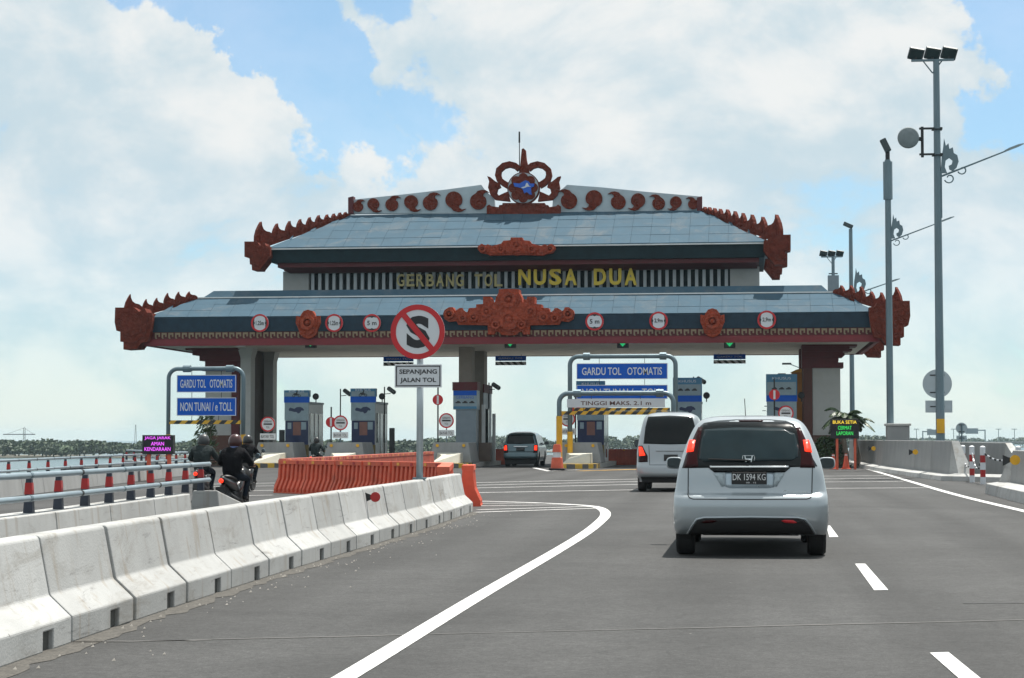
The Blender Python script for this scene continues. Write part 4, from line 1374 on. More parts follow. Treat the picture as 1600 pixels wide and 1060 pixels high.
def jersey_mesh(L, hw=0.30, H=0.67):
    """barrier block along local +y, road side at +x; small forklift slot at its foot"""
    prof = [(hw, 0), (hw, 0.165), (0.155, 0.30), (0.085, H - 0.015), (0.07, H), (-0.07, H), (-0.085, H - 0.015), (-0.155, 0.30), (-hw, 0.165), (-hw, 0)]
    g_ = 0.022
    ys = [g_, L * 0.60, L * 0.60 + 0.20, L - g_]
    solid = [(hw, 0), (hw, 0.12)] + prof[1:-1] + [(-hw, 0.12), (-hw, 0)]
    slot = [(hw - 0.2, 0), (hw - 0.2, 0.12), (hw, 0.12)] + prof[1:-1] + [(-hw, 0.12), (-hw + 0.2, 0.12), (-hw + 0.2, 0)]
    b = MB()
    for j in range(3):
        lo = slot if j == 1 else solid
        k = len(lo)
        vs = [(x, ys[j], z) for x, z in lo] + [(x, ys[j + 1], z) for x, z in lo]
        b.add(vs, [(i, (i + 1) % k, (i + 1) % k + k, i + k) for i in range(k)])
    k = len(solid)
    b.add([(x, ys[0], z) for x, z in solid], [tuple(range(k))])
    b.add([(x, ys[3], z) for x, z in solid], [tuple(range(k))])
    for y in ys[1:3]:
        for s in (1, -1):
            b.add([(s * (hw - 0.2), y, 0), (s * hw, y, 0), (s * hw, y, 0.12), (s * (hw - 0.2), y, 0.12)], [(0, 1, 2, 3)])
    me = b.mesh('concrete_barrier', m_cast)
    bm = bmesh.new()
    bm.from_mesh(me)
    bmesh.ops.remove_doubles(bm, verts=bm.verts, dist=0.0005)
    bmesh.ops.recalc_face_normals(bm, faces=bm.faces)
    bm.to_mesh(me)
    bm.free()
    return me


_sl = smoothline(resample(EDGE, 0.5) + [EDGE[-1]])
_tot = sum((_sl[i + 1] - _sl[i]).length for i in range(len(_sl) - 1))
BL = _tot / round(_tot / 1.45) - 0.0005
sp = resample(_sl, BL)
jm = jersey_mesh(BL)
nseg = len(sp) - 1
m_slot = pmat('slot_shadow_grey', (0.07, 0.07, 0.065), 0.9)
slot_mesh = MB().box(0.12, 0.27, BL * 0.6 + 0.006, BL * 0.6 + 0.194, 0.003, 0.116).mesh('slot_shade_block', m_slot)  # dark box inside the slot; the hollow's shade is put into its colour
BAR = []
for i in range(nseg):
    p, q = sp[i], sp[i + 1]
    d = (q - p).normalized()
    rz = atan2(-d.x, d.y) + random.uniform(-0.004, 0.004)
    nx = Vector((d.y, -d.x, 0))
    o = bpy.data.objects.new('concrete_barrier', jm)
    o.location = p - nx * 0.30 + nx * random.uniform(-0.003, 0.003)
    o.rotation_euler = (0, 0, rz)
    COL.objects.link(o)
    bv = o.modifiers.new('bevel', 'BEVEL')
    bv.width = 0.016
    bv.segments = 2
    bv.limit_method = 'ANGLE'
    k = nseg - i
    tag(o, 'white concrete road barrier block, %s from the far orange end of the row' % ORD[k - 1], 'barrier', 'concrete barrier blocks along the left of the road')
    s_ = bpy.data.objects.new('slot_shade_block', slot_mesh)
    COL.objects.link(s_)
    s_.parent = o
    BAR.append((p - nx * 0.30, d, nx))


# grit washed up along the foot of the row
gp = [p + nx * (0.30 + 0.06) for (p, d, nx) in BAR] + [BAR[-1][0] + BAR[-1][1] * BL + BAR[-1][2] * 0.36]
gp = resample(gp, 0.22)
strip([p + Vector((random.uniform(-0.02, 0.02), 0, 0)) for p in gp], [random.uniform(0.10, 0.30) for _ in gp], 0.003).build('grit', pmat('grit', (0.075, 0.070, 0.062), 0.95, var=0.5, scale=14, fine=0.4, bscale=60), road)
rr_ = random.Random(12)
pb_ = MB()
for i in range(160):
    p = rr_.choice(gp) + Vector((rr_.expovariate(5.0), rr_.uniform(-0.15, 0.15), 0))
    s_ = rr_.uniform(0.004, 0.014)
    pb_.add([p + Vector((-s_, -s_, 0.003)), p + Vector((s_, -s_, 0.003)), p + Vector((0, s_, 0.003)), p + Vector((0, 0, s_ * 1.2 + 0.003))], [(0, 1, 3), (1, 2, 3), (2, 0, 3), (0, 2, 1)])
tag(pb_.build('pebbles', pmat('pebble', (0.34, 0.32, 0.29), 0.9, var=0.4, scale=9), road), kind='stuff')


def on_barrier(px):
    """point on the barrier top line seen at a pixel column"""
    best = None
    for i in range(len(BAR)):
        p, d, nx = BAR[i]
        for k in range(10):
            q = p + d * BL * k / 10
            v = q - Vector((0, 0, 0))
            ang = atan2(q.x, q.y) + YAW
            e = abs(800 + F * tan(ang) - px)
            if best is None or e < best[0]:
                best = (e, q, d, nx)
    return best[1:]


# no stopping sign standing on the barrier
q, d, nx = on_barrier(655)
Ys = q.y
t = thing('no_stopping_sign', 'round red no stopping sign with crossed black S on a grey pole', 'sign', (q.x, Ys, 0.67))
c = at(653, 519, Ys)
px_m = (at(700, 519, Ys).x - at(600, 519, Ys).x) / 100
R_ = 42.3 * px_m
MB().tube([(q.x, Ys + 0.05, 0.66), (c.x + 0.03, Ys + 0.05, c.z - R_ * 0.2)], 0.052, 12).build('pole', pmat('grey_pole', (0.42, 0.47, 0.50), 0.45, metal=0.3), t, smooth=True)
MB().box(q.x - 0.09, q.x + 0.09, Ys - 0.06, Ys + 0.14, 0.672, 0.70).build('foot_plate', m_pole, t)
MB().disc((c.x, c.z), R_, Ys - 0.02, Ys - 0.008, 48).build('plate', m_swhite, t)
MB().ring((c.x, c.z), R_ * 0.805, R_, Ys - 0.027, Ys - 0.021, 56).build('rim', m_sred, t)
text('S', m_sblack, t, (c.x + 0.005, Ys - 0.023, c.z), R_ * 0.86, R_ * 1.18, bold=0.055)
dv = Vector((0.64, -0.77))
nv = Vector((0.77, 0.64)) * R_ * 0.105
e_ = R_ * 0.83
MB().prism([(c.x - dv.x * e_ + nv.x, c.z - dv.y * e_ + nv.y), (c.x + dv.x * e_ + nv.x, c.z + dv.y * e_ + nv.y), (c.x + dv.x * e_ - nv.x, c.z + dv.y * e_ - nv.y), (c.x - dv.x * e_ - nv.x, c.z - dv.y * e_ - nv.y)],
           Ys - 0.034, Ys - 0.0275).build('slash', m_sred, t)
A, B = at(617, 606, Ys), at(690.5, 569.5, Ys)
sp_ = MB().box(A.x, B.x, Ys - 0.02, Ys - 0.008, A.z, B.z).build('sub_plate', m_swhite, t, bevel=0.004)
b = MB()
i0, i1 = 0.02, 0.035
for (x0, x1, z0, z1) in ((A.x + i0, B.x - i0, B.z - i1, B.z - i0), (A.x + i0, B.x - i0, A.z + i0, A.z + i1), (A.x + i0, A.x + i1, A.z + i1, B.z - i1), (B.x - i1, B.x - i0, A.z + i1, B.z - i1)):
    b.box(x0, x1, Ys - 0.024, Ys - 0.0205, z0, z1)
b.build('border', m_sblack, sp_)
hz_ = B.z - A.z
text('SEPANJANG', m_sblack, sp_, ((A.x + B.x) / 2, Ys - 0.022, A.z + hz_ * 0.66), (B.x - A.x) * 0.80, hz_ * 0.25, bold=0.02)
text('JALAN TOL', m_sblack, sp_, ((A.x + B.x) / 2, Ys - 0.022, A.z + hz_ * 0.30), (B.x - A.x) * 0.76, hz_ * 0.25, bold=0.02)


def reflector(p, r, lab, mat, nvec=Vector((0, -1, 0)), grp='round reflectors on the barriers'):
    t = thing('road_reflector', lab, 'reflector', p, group=grp)
    MB().disc((p[0], p[2]), r, p[1] - 0.012, p[1], 20).build('disc', mat, t)
    MB().prism([(p[0] - r * 0.4, p[2] - 0.015), (p[0] - r * 2.4, p[2] - r * 1.2), (p[0] - r * 2.4, p[2] + r * 1.0), (p[0] - r * 0.4, p[2] + 0.015)], p[1] + 0.001, p[1] + 0.012).build('bracket', m_dark, t)


q, d, nx = on_barrier(560)
pr = q + nx * 0.22 + Vector((0, 0, 0.56))
reflector((pr.x, pr.y, pr.z), 0.062, 'red round reflector on the barrier row near the sign pole', m_redband)

# ================================================================== orange water-filled barriers


def water_barrier_mesh(L=1.15, H=0.78, hw=0.24):
    """moulded plastic barrier: ribbed, flared foot, top lip"""
    b = MB()
    n = 13
    for k in range(n):
        x0, x1 = -L / 2 + L * k / n, -L / 2 + L * (k + 1) / n
        rec = 0.0 if k % 2 == 0 else 0.06
        f = rec
        prof = [(hw - f, 0.03), (hw - f, 0.10), (0.13 - f * 0.8, 0.34), (0.10 - f * 0.8, H - 0.10)]
        pr = prof + [(-a, z) for a, z in reversed(prof)]
        m = len(pr)
        vs = [(x0 + 0.002, a, z) for a, z in pr] + [(x1 - 0.002, a, z) for a, z in pr]
        b.add(vs, [(i, (i + 1) % m, (i + 1) % m + m, i + m) for i in range(m)] + [tuple(range(m - 1, -1, -1)), tuple(range(m, 2 * m))])
    b.box(-L / 2, L / 2, -0.115, 0.115, H - 0.098, H)
    b.box(-L / 2, L / 2, -hw - 0.01, hw + 0.01, 0.0, 0.028)
    return b.mesh('water_barrier', m_orange)


wb = water_barrier_mesh()
wb2 = wb.copy()
wb2.materials.clear()
wb2.materials.append(m_orange2)
m_refl = pmat('barrier_sticker', (0.75, 0.35, 0.04), 0.4)
stk_mesh = MB().box(-0.05, 0.05, -0.122, -0.1155, 0.70, 0.76).mesh('sticker', m_refl)
stk_mesh2 = MB().box(-0.045, 0.045, -0.122, -0.1155, 0.70, 0.76).mesh('sticker', m_redband)


def orange_row(P, rowname, n_from, mesh, grp):
    P = [Vector(p) for p in P]
    tot = sum((P[i + 1] - P[i]).length for i in range(len(P) - 1))
    pts = resample(P, tot / max(1, round(tot / 1.18)) - 0.001)
    for i in range(len(pts) - 1):
        p, q = pts[i], pts[i + 1]
        d = q - p
        o = bpy.data.objects.new('water_barrier', mesh)
        COL.objects.link(o)
        m = (p + q) / 2
        o.location = (m.x, m.y, 0)
        o.rotation_euler = (0, 0, atan2(d.y, d.x) + random.uniform(-0.03, 0.03))
        tag(o, rowname % ORD[i], 'barrier', grp)
        for k, (dx, mm) in enumerate(((-0.3, stk_mesh), (0.25, stk_mesh2))):
            s = bpy.data.objects.new('sticker', mm)
            COL.objects.link(s)
            s.parent = o
            s.location = (dx, 0, 0)


endp = BAR[-1][0] + BAR[-1][1] * 1.8
rowA = [Vector((endp.x + 0.05, endp.y + 0.1, 0)), ground(690, 787), ground(600, 782), ground(520, 777.5), ground(445, 774)]
orange_row([ground(440, 770), ground(520, 773), ground(610, 777), ground(700, 781), Vector((endp.x - 0.3, endp.y + 0.2, 0))], 'orange plastic barrier, %s from the left end of the nearer row', 0, wb, 'orange barriers of the nearer row')
orange_row([ground(443, 765), ground(520, 757), ground(600, 746), ground(674, 737)], 'faded orange plastic barrier, %s from the left in the farther slanting row', 0, wb2, 'orange barriers of the farther row')
# the unit closing the concrete row
o = bpy.data.objects.new('water_barrier', wb)
COL.objects.link(o)
e = ground(732.5, 790)
o.location = (e.x, e.y, 0)
o.rotation_euler = (0, 0, radians(96))
tag(o, 'orange plastic barrier closing the far end of the concrete row', 'barrier', 'orange barriers of the nearer row')
# two short rows beyond the gate
for (pa, pb, nm) in (((766, 726), (792, 726), 'orange barrier beyond the gate left of the dark car, %s along'), ((938, 726.5), (1000, 726.5), 'orange barrier beyond the gate left of the white van, %s along')):
    orange_row([ground(*pa), ground(*pb)], nm, 0, wb2, 'orange barriers beyond the gate')

# ================================================================== pipe railings


def railing(lab, P, wall_h, step, name_red=True, hpost=0.42, pr=0.031, wallw=0.36, last_down=True, mat_wall=m_cast):
    P = [Vector((p[0], p[1], 0)) for p in P]
    t = thing('pipe_railing', lab, 'railing', P[0], group='pipe railings on low walls')
    # wall in joints
    ws = resample(P, 2.1)
    for i in range(len(ws) - 1):
        p, q = ws[i], ws[i + 1]
        d = (q - p).normalized()
        nx = Vector((d.y, -d.x, 0))
        vs = []
        for r_ in (p + d * 0.01, q - d * 0.01):
            vs += [r_ + nx * (wallw / 2 + 0.06), r_ + nx * wallw / 2 + Vector((0, 0, wall_h)), r_ - nx * wallw / 2 + Vector((0, 0, wall_h)), r_ - nx * (wallw / 2 + 0.06)]
        MB().add(vs, [(0, 1, 5, 4), (1, 2, 6, 5), (2, 3, 7, 6), (3, 0, 4, 7), (3, 2, 1, 0), (4, 5, 6, 7)]).build('wall_block', mat_wall, t, bevel=0.012)
    ps = resample(P, step)
    z0 = wall_h
    for i, p in enumerate(ps):
        j = min(i, len(ps) - 2)
        d = (ps[j + 1] - ps[j]).normalized()
        ang = atan2(d.y, d.x)
        w0, w1 = 0.095, 0.05
        prof = [(-0.040, z0), (0.040, z0), (0.024, z0 + hpost), (-0.024, z0 + hpost)]
        R = Matrix.Translation(p) @ Matrix.Rotation(ang, 4, 'Z')
        vs = []
        for sgn, k in ((-1, 0), (1, 1)):
            for (u, z) in prof:
                ww = w0 + (w1 - w0) * (z - z0) / hpost
                vs.append(R @ Vector((u, sgn * ww / 2, z)))
        po = MB().add(vs, [(0, 1, 2, 3), (7, 6, 5, 4), (0, 4, 5, 1), (1, 5, 6, 2), (2, 6, 7, 3), (3, 7, 4, 0)]).build('post', m_navypost, t)
        if name_red:
            zz0, zz1 = z0 + hpost * 0.52, z0 + hpost * 0.84
            vs = []
            for sgn in (-1, 1):
                for (u, z) in ((-0.034, zz0), (0.034, zz0), (0.029, zz1), (-0.029, zz1)):
                    ww = w0 + (w1 - w0) * (z - z0) / hpost + 0.008
                    vs.append(R @ Vector((u, sgn * ww / 2, z)))
            MB().add(vs, [(0, 1, 2, 3), (7, 6, 5, 4), (0, 4, 5, 1), (1, 5, 6, 2), (2, 6, 7, 3), (3, 7, 4, 0)]).build('red_band', m_redband, po)
    fine = resample(P, 0.45)
    for zz in (z0 + hpost * 0.43, z0 + hpost + 0.02):
        pts = [p + Vector((0, 0, zz)) for p in fine]
        pts = [p + Vector(((p - pts[0]).normalized().y if False else 0, 0, 0)) for p in pts]
        off = []
        for i, p in enumerate(pts):
            a, c = pts[max(i - 1, 0)], pts[min(i + 1, len(pts) - 1)]
            d = (c - a).normalized()
            off.append(p + Vector((d.y, -d.x, 0)) * 0.10)
        MB().tube(off, pr, 10).build('pipe', m_pipe, t, smooth=True)
        for k in range(2, len(off) - 1, 4):
            d = (off[k + 1] - off[k - 1]).normalized()
            MB().tube([off[k] - d * 0.03, off[k] + d * 0.03], pr * 1.12, 10).build('pipe_sleeve', m_dark if k % 8 == 2 else m_pole, t)
    return t


r1 = [(-6.75, 8.0), (-6.8, 14.0), (-6.95, 18.0), (-7.25, 22.0), (-7.62, 26.6)]
railing('two-pipe railing with dark red-banded posts on the nearer low white wall', r1, 0.56, 1.02, hpost=0.35)
railing('two-pipe railing along the outer left edge of the motorbike lane', r2[1:4], 0.40, 1.95, hpost=0.38, mat_wall=m_conc2)
# sloping end block of the nearer wall
b = MB()
b.add([(-7.86, 26.62, 0), (-7.38, 26.62, 0), (-7.20, 28.4, 0), (-7.70, 28.4, 0), (-7.80, 26.62, 0.56), (-7.44, 26.62, 0.56), (-7.24, 28.4, 0.18), (-7.66, 28.4, 0.18)],
      [(3, 2, 1, 0), (4, 5, 6, 7), (0, 1, 5, 4), (1, 2, 6, 5), (2, 3, 7, 6), (3, 0, 4, 7)])
tag(b.build('end_block', m_cast, bevel=0.02), 'sloping white concrete end block closing the nearer railing wall', 'barrier')
pr = at(115, 804.5, 20.3)
reflector((pr.x + 0.25, 19.4, 0.5), 0.062, 'red round reflector on the low railing wall at far left', m_redband)

# ================================================================== right-hand walls and kerbs
wl = [(6.1, 61.5), (5.75, 68), (5.35, 78), (5.15, 105)]


def wall_run(lab, P, h, w, mat, end_white=False, side=1):
    P = [Vector((p[0], p[1], 0)) for p in P]
    t = thing('parapet_wall', lab, 'wall', P[0])
    ws = resample(P, 4.0)
    if (ws[-1] - P[-1]).length > 0.4:
        ws.append(P[-1])
    for i in range(len(ws) - 1):
        p, q = ws[i], ws[i + 1]
        d = (q - p).normalized()
        nx = Vector((d.y, -d.x, 0)) * side
        vs = []
        for r_ in (p + d * 0.008, q - d * 0.008):
            vs += [r_, r_ + nx * 0.10 + Vector((0, 0, h)), r_ + nx * (w - 0.1) + Vector((0, 0, h)), r_ + nx * w]
        MB().add(vs, [(0, 1, 5, 4), (1, 2, 6, 5), (2, 3, 7, 6), (3, 0, 4, 7), (3, 2, 1, 0), (4, 5, 6, 7)]).build('wall_block', mat, t, bevel=0.015)
    return t


wr = wall_run('grey concrete parapet wall running from the chained posts to the gate', wl, 1.22, 0.42, m_conc2)
# white splayed end face of that wall
b = MB()
b.add([(6.1, 61.49, 0.02), (6.2, 61.49, 1.215), (6.42, 61.49, 1.215), (6.52, 61.49, 0.02), (6.35, 60.7, 0.02), (6.85, 60.7, 0.02)],
      [(0, 1, 2, 3), (0, 4, 1), (1, 4, 5, 2), (2, 5, 3), (0, 3, 5, 4)])
b.build('end_face', m_cast, wr)
for (px, py, Y) in ((1369.5, 701, 80.0), (1436, 706.5, 66.0)):
    p = at(px, py, Y)
    reflector((p.x - 0.12, Y, p.z), 0.09, 'yellow round reflector on the parapet, %s the chained posts' % ('nearer' if Y < 70 else 'farther from'), m_yel, grp='yellow reflectors on the right walls')
# kerb ledge along it
kp = [Vector((p[0] - 0.45, p[1], 0)) for p in wl]
kp = [Vector((7.4, 58.6, 0)), Vector((6.6, 59.0, 0)), Vector((5.75, 60.4, 0))] + kp[1:]
ks = resample(kp, 2.6)
for i in range(len(ks) - 1):
    p, q = ks[i], ks[i + 1]
    d = (q - p).normalized()
    nx = Vector((d.y, -d.x, 0))
    vs = []
    for r_ in (p + d * 0.01, q - d * 0.01):
        vs += [r_, r_ + nx * 0.04 + Vector((0, 0, 0.15)), r_ + nx * 0.62 + Vector((0, 0, 0.22)), r_ + nx * 0.62]
    o = MB().add(vs, [(0, 1, 5, 4), (1, 2, 6, 5), (2, 3, 7, 6), (3, 0, 4, 7), (3, 2, 1, 0), (4, 5, 6, 7)]).build('kerb', m_cast, bevel=0.01)
    tag(o, kind='structure')
# near wall at the right edge
nw = wall_run('grey concrete parapet wall at the right edge nearest the camera', [(5.85, 8.0), (5.82, 30.0), (5.78, 40.0), (5.82, 45.2)], 1.02, 0.42, m_conc2)
b = MB()
b.add([(5.82, 45.21, 0.02), (5.92, 45.21, 1.01), (6.14, 45.21, 1.01), (6.24, 45.21, 0.02), (5.62, 46.3, 0.06), (6.2, 46.9, 0.06)], [(0, 1, 2, 3), (0, 4, 1), (1, 4, 5, 2), (2, 5, 3), (0, 3, 5, 4)])
b.build('end_face', m_cast, nw)
kp = [Vector((5.42, 46.4, 0)), Vector((5.30, 40, 0)), Vector((5.32, 30, 0)), Vector((5.32, 8, 0))]
ks = resample(kp, 2.6)
for i in range(len(ks) - 1):
    p, q = ks[i], ks[i + 1]
    d = (q - p).normalized()
    nx = Vector((-d.y, d.x, 0))
    vs = []
    for r_ in (p + d * 0.01, q - d * 0.01):
        vs += [r_, r_ + nx * 0.04 + Vector((0, 0, 0.24)), r_ + nx * 0.46 + Vector((0, 0, 0.30)), r_ + nx * 0.46]
    o = MB().add(vs, [(0, 1, 5, 4), (1, 2, 6, 5), (2, 3, 7, 6), (3, 0, 4, 7), (3, 2, 1, 0), (4, 5, 6, 7)]).build('kerb', m_cast, bevel=0.01)
    tag(o, kind='structure')
p = at(1578, 719, 43.5)
reflector((5.74, 43.5, p.z), 0.11, 'large yellow round reflector on the near right parapet', m_yel, grp='yellow reflectors on the right walls')
# wall of the other carriageway behind
ow = wall_run('second concrete parapet wall behind the tall lamp pole', [(8.3, 66.0), (8.3, 110)], 1.15, 0.4, m_conc2)
b = MB()
b.add([(8.3, 65.99, 0.02), (8.4, 65.99, 1.145), (8.6, 65.99, 1.145), (8.7, 65.99, 0.02), (8.75, 63.6, 0.05), (9.2, 63.6, 0.05)], [(0, 1, 2, 3), (0, 4, 1), (1, 4, 5, 2), (2, 5, 3), (0, 3, 5, 4)])
b.build('end_face', m_cast, ow)

# chained red and white posts
m_rw = [m_swhite, m_redband]
posts = []
for i, (px, pyb, ptop) in enumerate(((1505, 750, 694), (1519, 754, 703), (1536, 757, 703))):
    g = ground(px, pyb)
    posts.append(g)
g4 = Vector((posts[2].x + 0.9, posts[2].y - 0.6, 0))
g5 = Vector((posts[2].x + 2.1, posts[2].y - 0.2, 0))
posts += [g4, g5]
labs = ['red and white chained post nearest the tall lamp pole', 'red and white chained post, second from the tall lamp pole', 'red and white chained post standing nearest the roadway',
        'red and white chained post just behind the near right wall', 'red and white chained post farthest right behind the near wall']
for g, lab in zip(posts, labs):
    t = thing('chain_post', lab, 'bollard', (g.x, g.y, 0), group='red and white chained posts')
    h = 1.02
    nbd = 5
    for k in range(nbd):
        MB().tube([(g.x, g.y, h * k / nbd + 0.001), (g.x, g.y, h * (k + 1) / nbd)], 0.075, 12).build('band', m_rw[k % 2] if k % 2 else m_swhite, t)
    MB().lathe([(0.08, h), (0.08, h + 0.03), (0.04, h + 0.06), (0, h + 0.065)], (g.x, g.y, 0), 'z', 12).build('cap', m_swhite, t)
for i in range(4):
    a, c = posts[i] + Vector((0, 0, 0.92)), posts[i + 1] + Vector((0, 0, 0.92))
    b = MB()
    n = 15
    for k in range(n):
        pts = []
        for u in (k / n, (k + 0.85) / n):
            p = a.lerp(c, u)
            p.z -= 0.5 * 4 * u * (1 - u) * min(1, (c - a).length / 2.2)
            pts.append(p)
        b.tube(pts, 0.028, 6, mi=k % 2)
    o = b.build('chain', [m_swhite, m_dark])
    tag(o, ['sagging chain between the two posts nearest the lamp pole', 'sagging chain between the second and third posts', 'sagging chain running behind the near wall end', 'chain between the two rightmost posts'][i], 'chain', 'chains between the posts')

# concrete plinth box behind the wall
p0, p1 = at(1385.5, 686, 81.0), at(1420, 662, 81.0)
t = thing('concrete_plinth', 'square grey concrete plinth standing on the right parapet', 'plinth', ((p0.x + p1.x) / 2, 81.4, 0))
MB().box(p0.x, p1.x, 80.6, 81.6, 0.0, p1.z - 0.1).build('block', m_conc2, t, bevel=0.02)
MB().box(p0.x - 0.06, p1.x + 0.06, 80.54, 81.66, p1.z - 0.098, p1.z).build('cap', m_conc, t, bevel=0.02)

# ================================================================== lamp poles


def flood(t, X, Y, Z, n=3, s=1.0, tilt=35):
    MB().box(X - 0.75 * s, X + 0.75 * s, Y - 0.04, Y + 0.04, Z - 0.02, Z + 0.05).build('crossbar', m_pole, t)
    for sg in (-1, 1):
        MB().tube([(X, Y, Z - 0.45 * s), (X + sg * 0.32 * s, Y, Z - 0.02)], 0.025 * s, 5).build('brace', m_pole, t)
    for k in range(n):
        cx_ = X + (k - (n - 1) / 2) * 0.58 * s
        R = Matrix.Translation((cx_, Y, Z + 0.26 * s)) @ Matrix.Rotation(radians(tilt), 4, 'X') @ Matrix.Rotation(radians(12), 4, 'Y')
        b = MB()
        b.box(-0.27 * s, 0.27 * s, -0.07 * s, 0.07 * s, -0.22 * s, 0.22 * s)
        b.v = [tuple(R @ Vector(v)) for v in b.v]
        o = b.build('floodlight', pmat('flood_body', (0.035, 0.05, 0.055), 0.4), t, bevel=0.02)
        b = MB()
        b.box(-0.21 * s, 0.21 * s, -0.078 * s, -0.0705 * s, -0.16 * s, 0.16 * s)
        b.v = [tuple(R @ Vector(v)) for v in b.v]
        b.build('lens', pmat('flood_glass', (0.03, 0.05, 0.055), 0.2, spec=0.2), o)
        MB().tube([(cx_, Y, Z + 0.04), (cx_, Y, Z + 0.12)], 0.04 * s, 6).build('yoke', m_dark, t)


def scroll_arm(t, X, Y, z, ex, ez, s=1.0):
    """street lamp arm with curled iron ornament"""
    a, e = Vector((X, Y, z)), Vector((ex, Y, ez))
    d = (e - a)
    MB().tube([a, a + d * 0.82], [0.05 * s, 0.035 * s], 8).build('lamp_arm', m_pole, t)
    u = d.normalized()
    w = Vector((-u.z, 0, u.x))
    h0 = a + d * 0.78
    vs = []
    b = MB()
    for p, ww, hh in ((h0, 0.05, 0.05), (h0 + u * 0.25 * s, 0.10, 0.075), (e - u * 0.25 * s, 0.12, 0.07), (e, 0.05, 0.03)):
        vs += [p + Vector((0, -ww * s, 0)) - w * hh * s * 0.4, p + Vector((0, ww * s, 0)) - w * hh * s * 0.4, p + Vector((0, ww * s, 0)) + w * hh * s, p + Vector((0, -ww * s, 0)) + w * hh * s]
    fs = [(0, 1, 2, 3), (15, 14, 13, 12)]
    for i in range(3):
        for k in range(4):
            fs.append((4 * i + k, 4 * i + (k + 1) % 4, 4 * i + 4 + (k + 1) % 4, 4 * i + 4 + k))
    b.add(vs, fs)
    b.build('lamp_head', pmat('lamp_head_grey', (0.25, 0.30, 0.32), 0.4, metal=0.3), t)
    # curls
    for (ox, oz, r0, a0, a1) in ((0.55, -0.20, 0.24, 200, 520), (1.15, 0.0, 0.22, 200, 480)):
        pts = []
        for k in range(19):
            q = k / 18
            an = radians(a0 + (a1 - a0) * q)
            rr = r0 * s * (1 - 0.55 * q)
            pts.append((X + ox * s + rr * cos(an), Y, z + oz * s + ox * s * d.z / max(0.1, d.x) * 0.8 + rr * sin(an)))
        MB().tube(pts, 0.035 * s, 6).build('iron_curl', m_pole, t)
    # leaf-shaped scroll standing on the arm
    lf = [(0.05, 0.2), (0.10, 0.95), (0.18, 1.45), (0.22, 1.85), (0.30, 1.5), (0.42, 1.62), (0.46, 1.35), (0.62, 1.42), (0.66, 1.15), (0.82, 1.05), (0.88, 0.75), (0.78, 0.45), (0.60, 0.30), (0.45, 0.38), (0.42, 0.55), (0.56, 0.62), (0.60, 0.80), (0.45, 0.92), (0.28, 0.80), (0.24, 0.5), (0.34, 0.22)]
    MB().prism([(X + 0.10 * s + x * s * 1.0, z + y * s) for x, y in lf], Y - 0.03, Y + 0.03).build('iron_leaf', m_pole, t)
    MB().box(X + 0.08, X + 0.20 * s, Y - 0.05, Y + 0.05, z - 1.9 * s, z + 0.3 * s).build('bracket', m_pole, t)


# tall flood pole
Yp = 66.5
gb = at(1470, 731, Yp)
gt = at(1463, 95, Yp)
t = thing('lamp_pole', 'tallest steel pole with three floodlights, dish antenna and scrolled lamp arm', 'lamp pole', (gb.x, Yp, 0))
MB().tube([(gb.x, Yp, 0), (gb.x, Yp, gt.z)], [0.155, 0.105], 8).build('pole', m_pole, t)
MB().box(gb.x - 0.28, gb.x + 0.28, Yp - 0.28, Yp + 0.28, 0, 0.25).build('footing', m_conc, t)
flood(t, gb.x - 0.12, Yp, gt.z, 3, 0.95)
p = at(1469, 666, Yp)
MB().box(p.x - 0.13, p.x + 0.13, Yp - 0.2, Yp - 0.14, p.z - 0.24, p.z + 0.24).build('yellow_marker', m_yel, t)
ez = at(1600, 225, Yp)
sa = at(1467, 278, Yp)
scroll_arm(t, gb.x, Yp, sa.z, ez.x, ez.z, 0.72)
dc = at(1419, 216, Yp - 0.3)
dish = MB().lathe([(0.0, 0.0), (0.20, 0.02), (0.33, 0.07), (0.36, 0.12), (0.36, 0.16), (0.0, 0.17)], (dc.x, Yp - 0.5, dc.z), 'y', 28)
dish.build('dish_antenna', pmat('dish_grey', (0.20, 0.23, 0.24), 0.7, spec=0.2), t, smooth=False)
MB().lathe([(0.0, 0), (0.10, 0), (0.10, 0.25), (0, 0.25)], (dc.x + 0.05, Yp - 0.33, dc.z), 'y', 12).build('dish_feed', m_dark, t)
bx_ = at(1441, 216, Yp).x
MB().tube([(bx_, Yp, dc.z - 0.62), (bx_, Yp, dc.z + 0.42)], 0.05, 8).build('mount_pipe', m_dark, t)
MB().tube([(dc.x + 0.1, Yp - 0.2, dc.z), (bx_, Yp, dc.z)], 0.07, 8).build('mount_joint', m_dark, t)
for dz in (-0.52, 0.36):
    MB().box(bx_ - 0.1, gb.x + 0.18, Yp - 0.05, Yp + 0.05, dc.z + dz - 0.03, dc.z + dz + 0.03).box(gb.x - 0.17, gb.x + 0.17, Yp - 0.17, Yp + 0.17, dc.z + dz - 0.06, dc.z + dz - 0.031).build('mount_arm', m_dark, t)

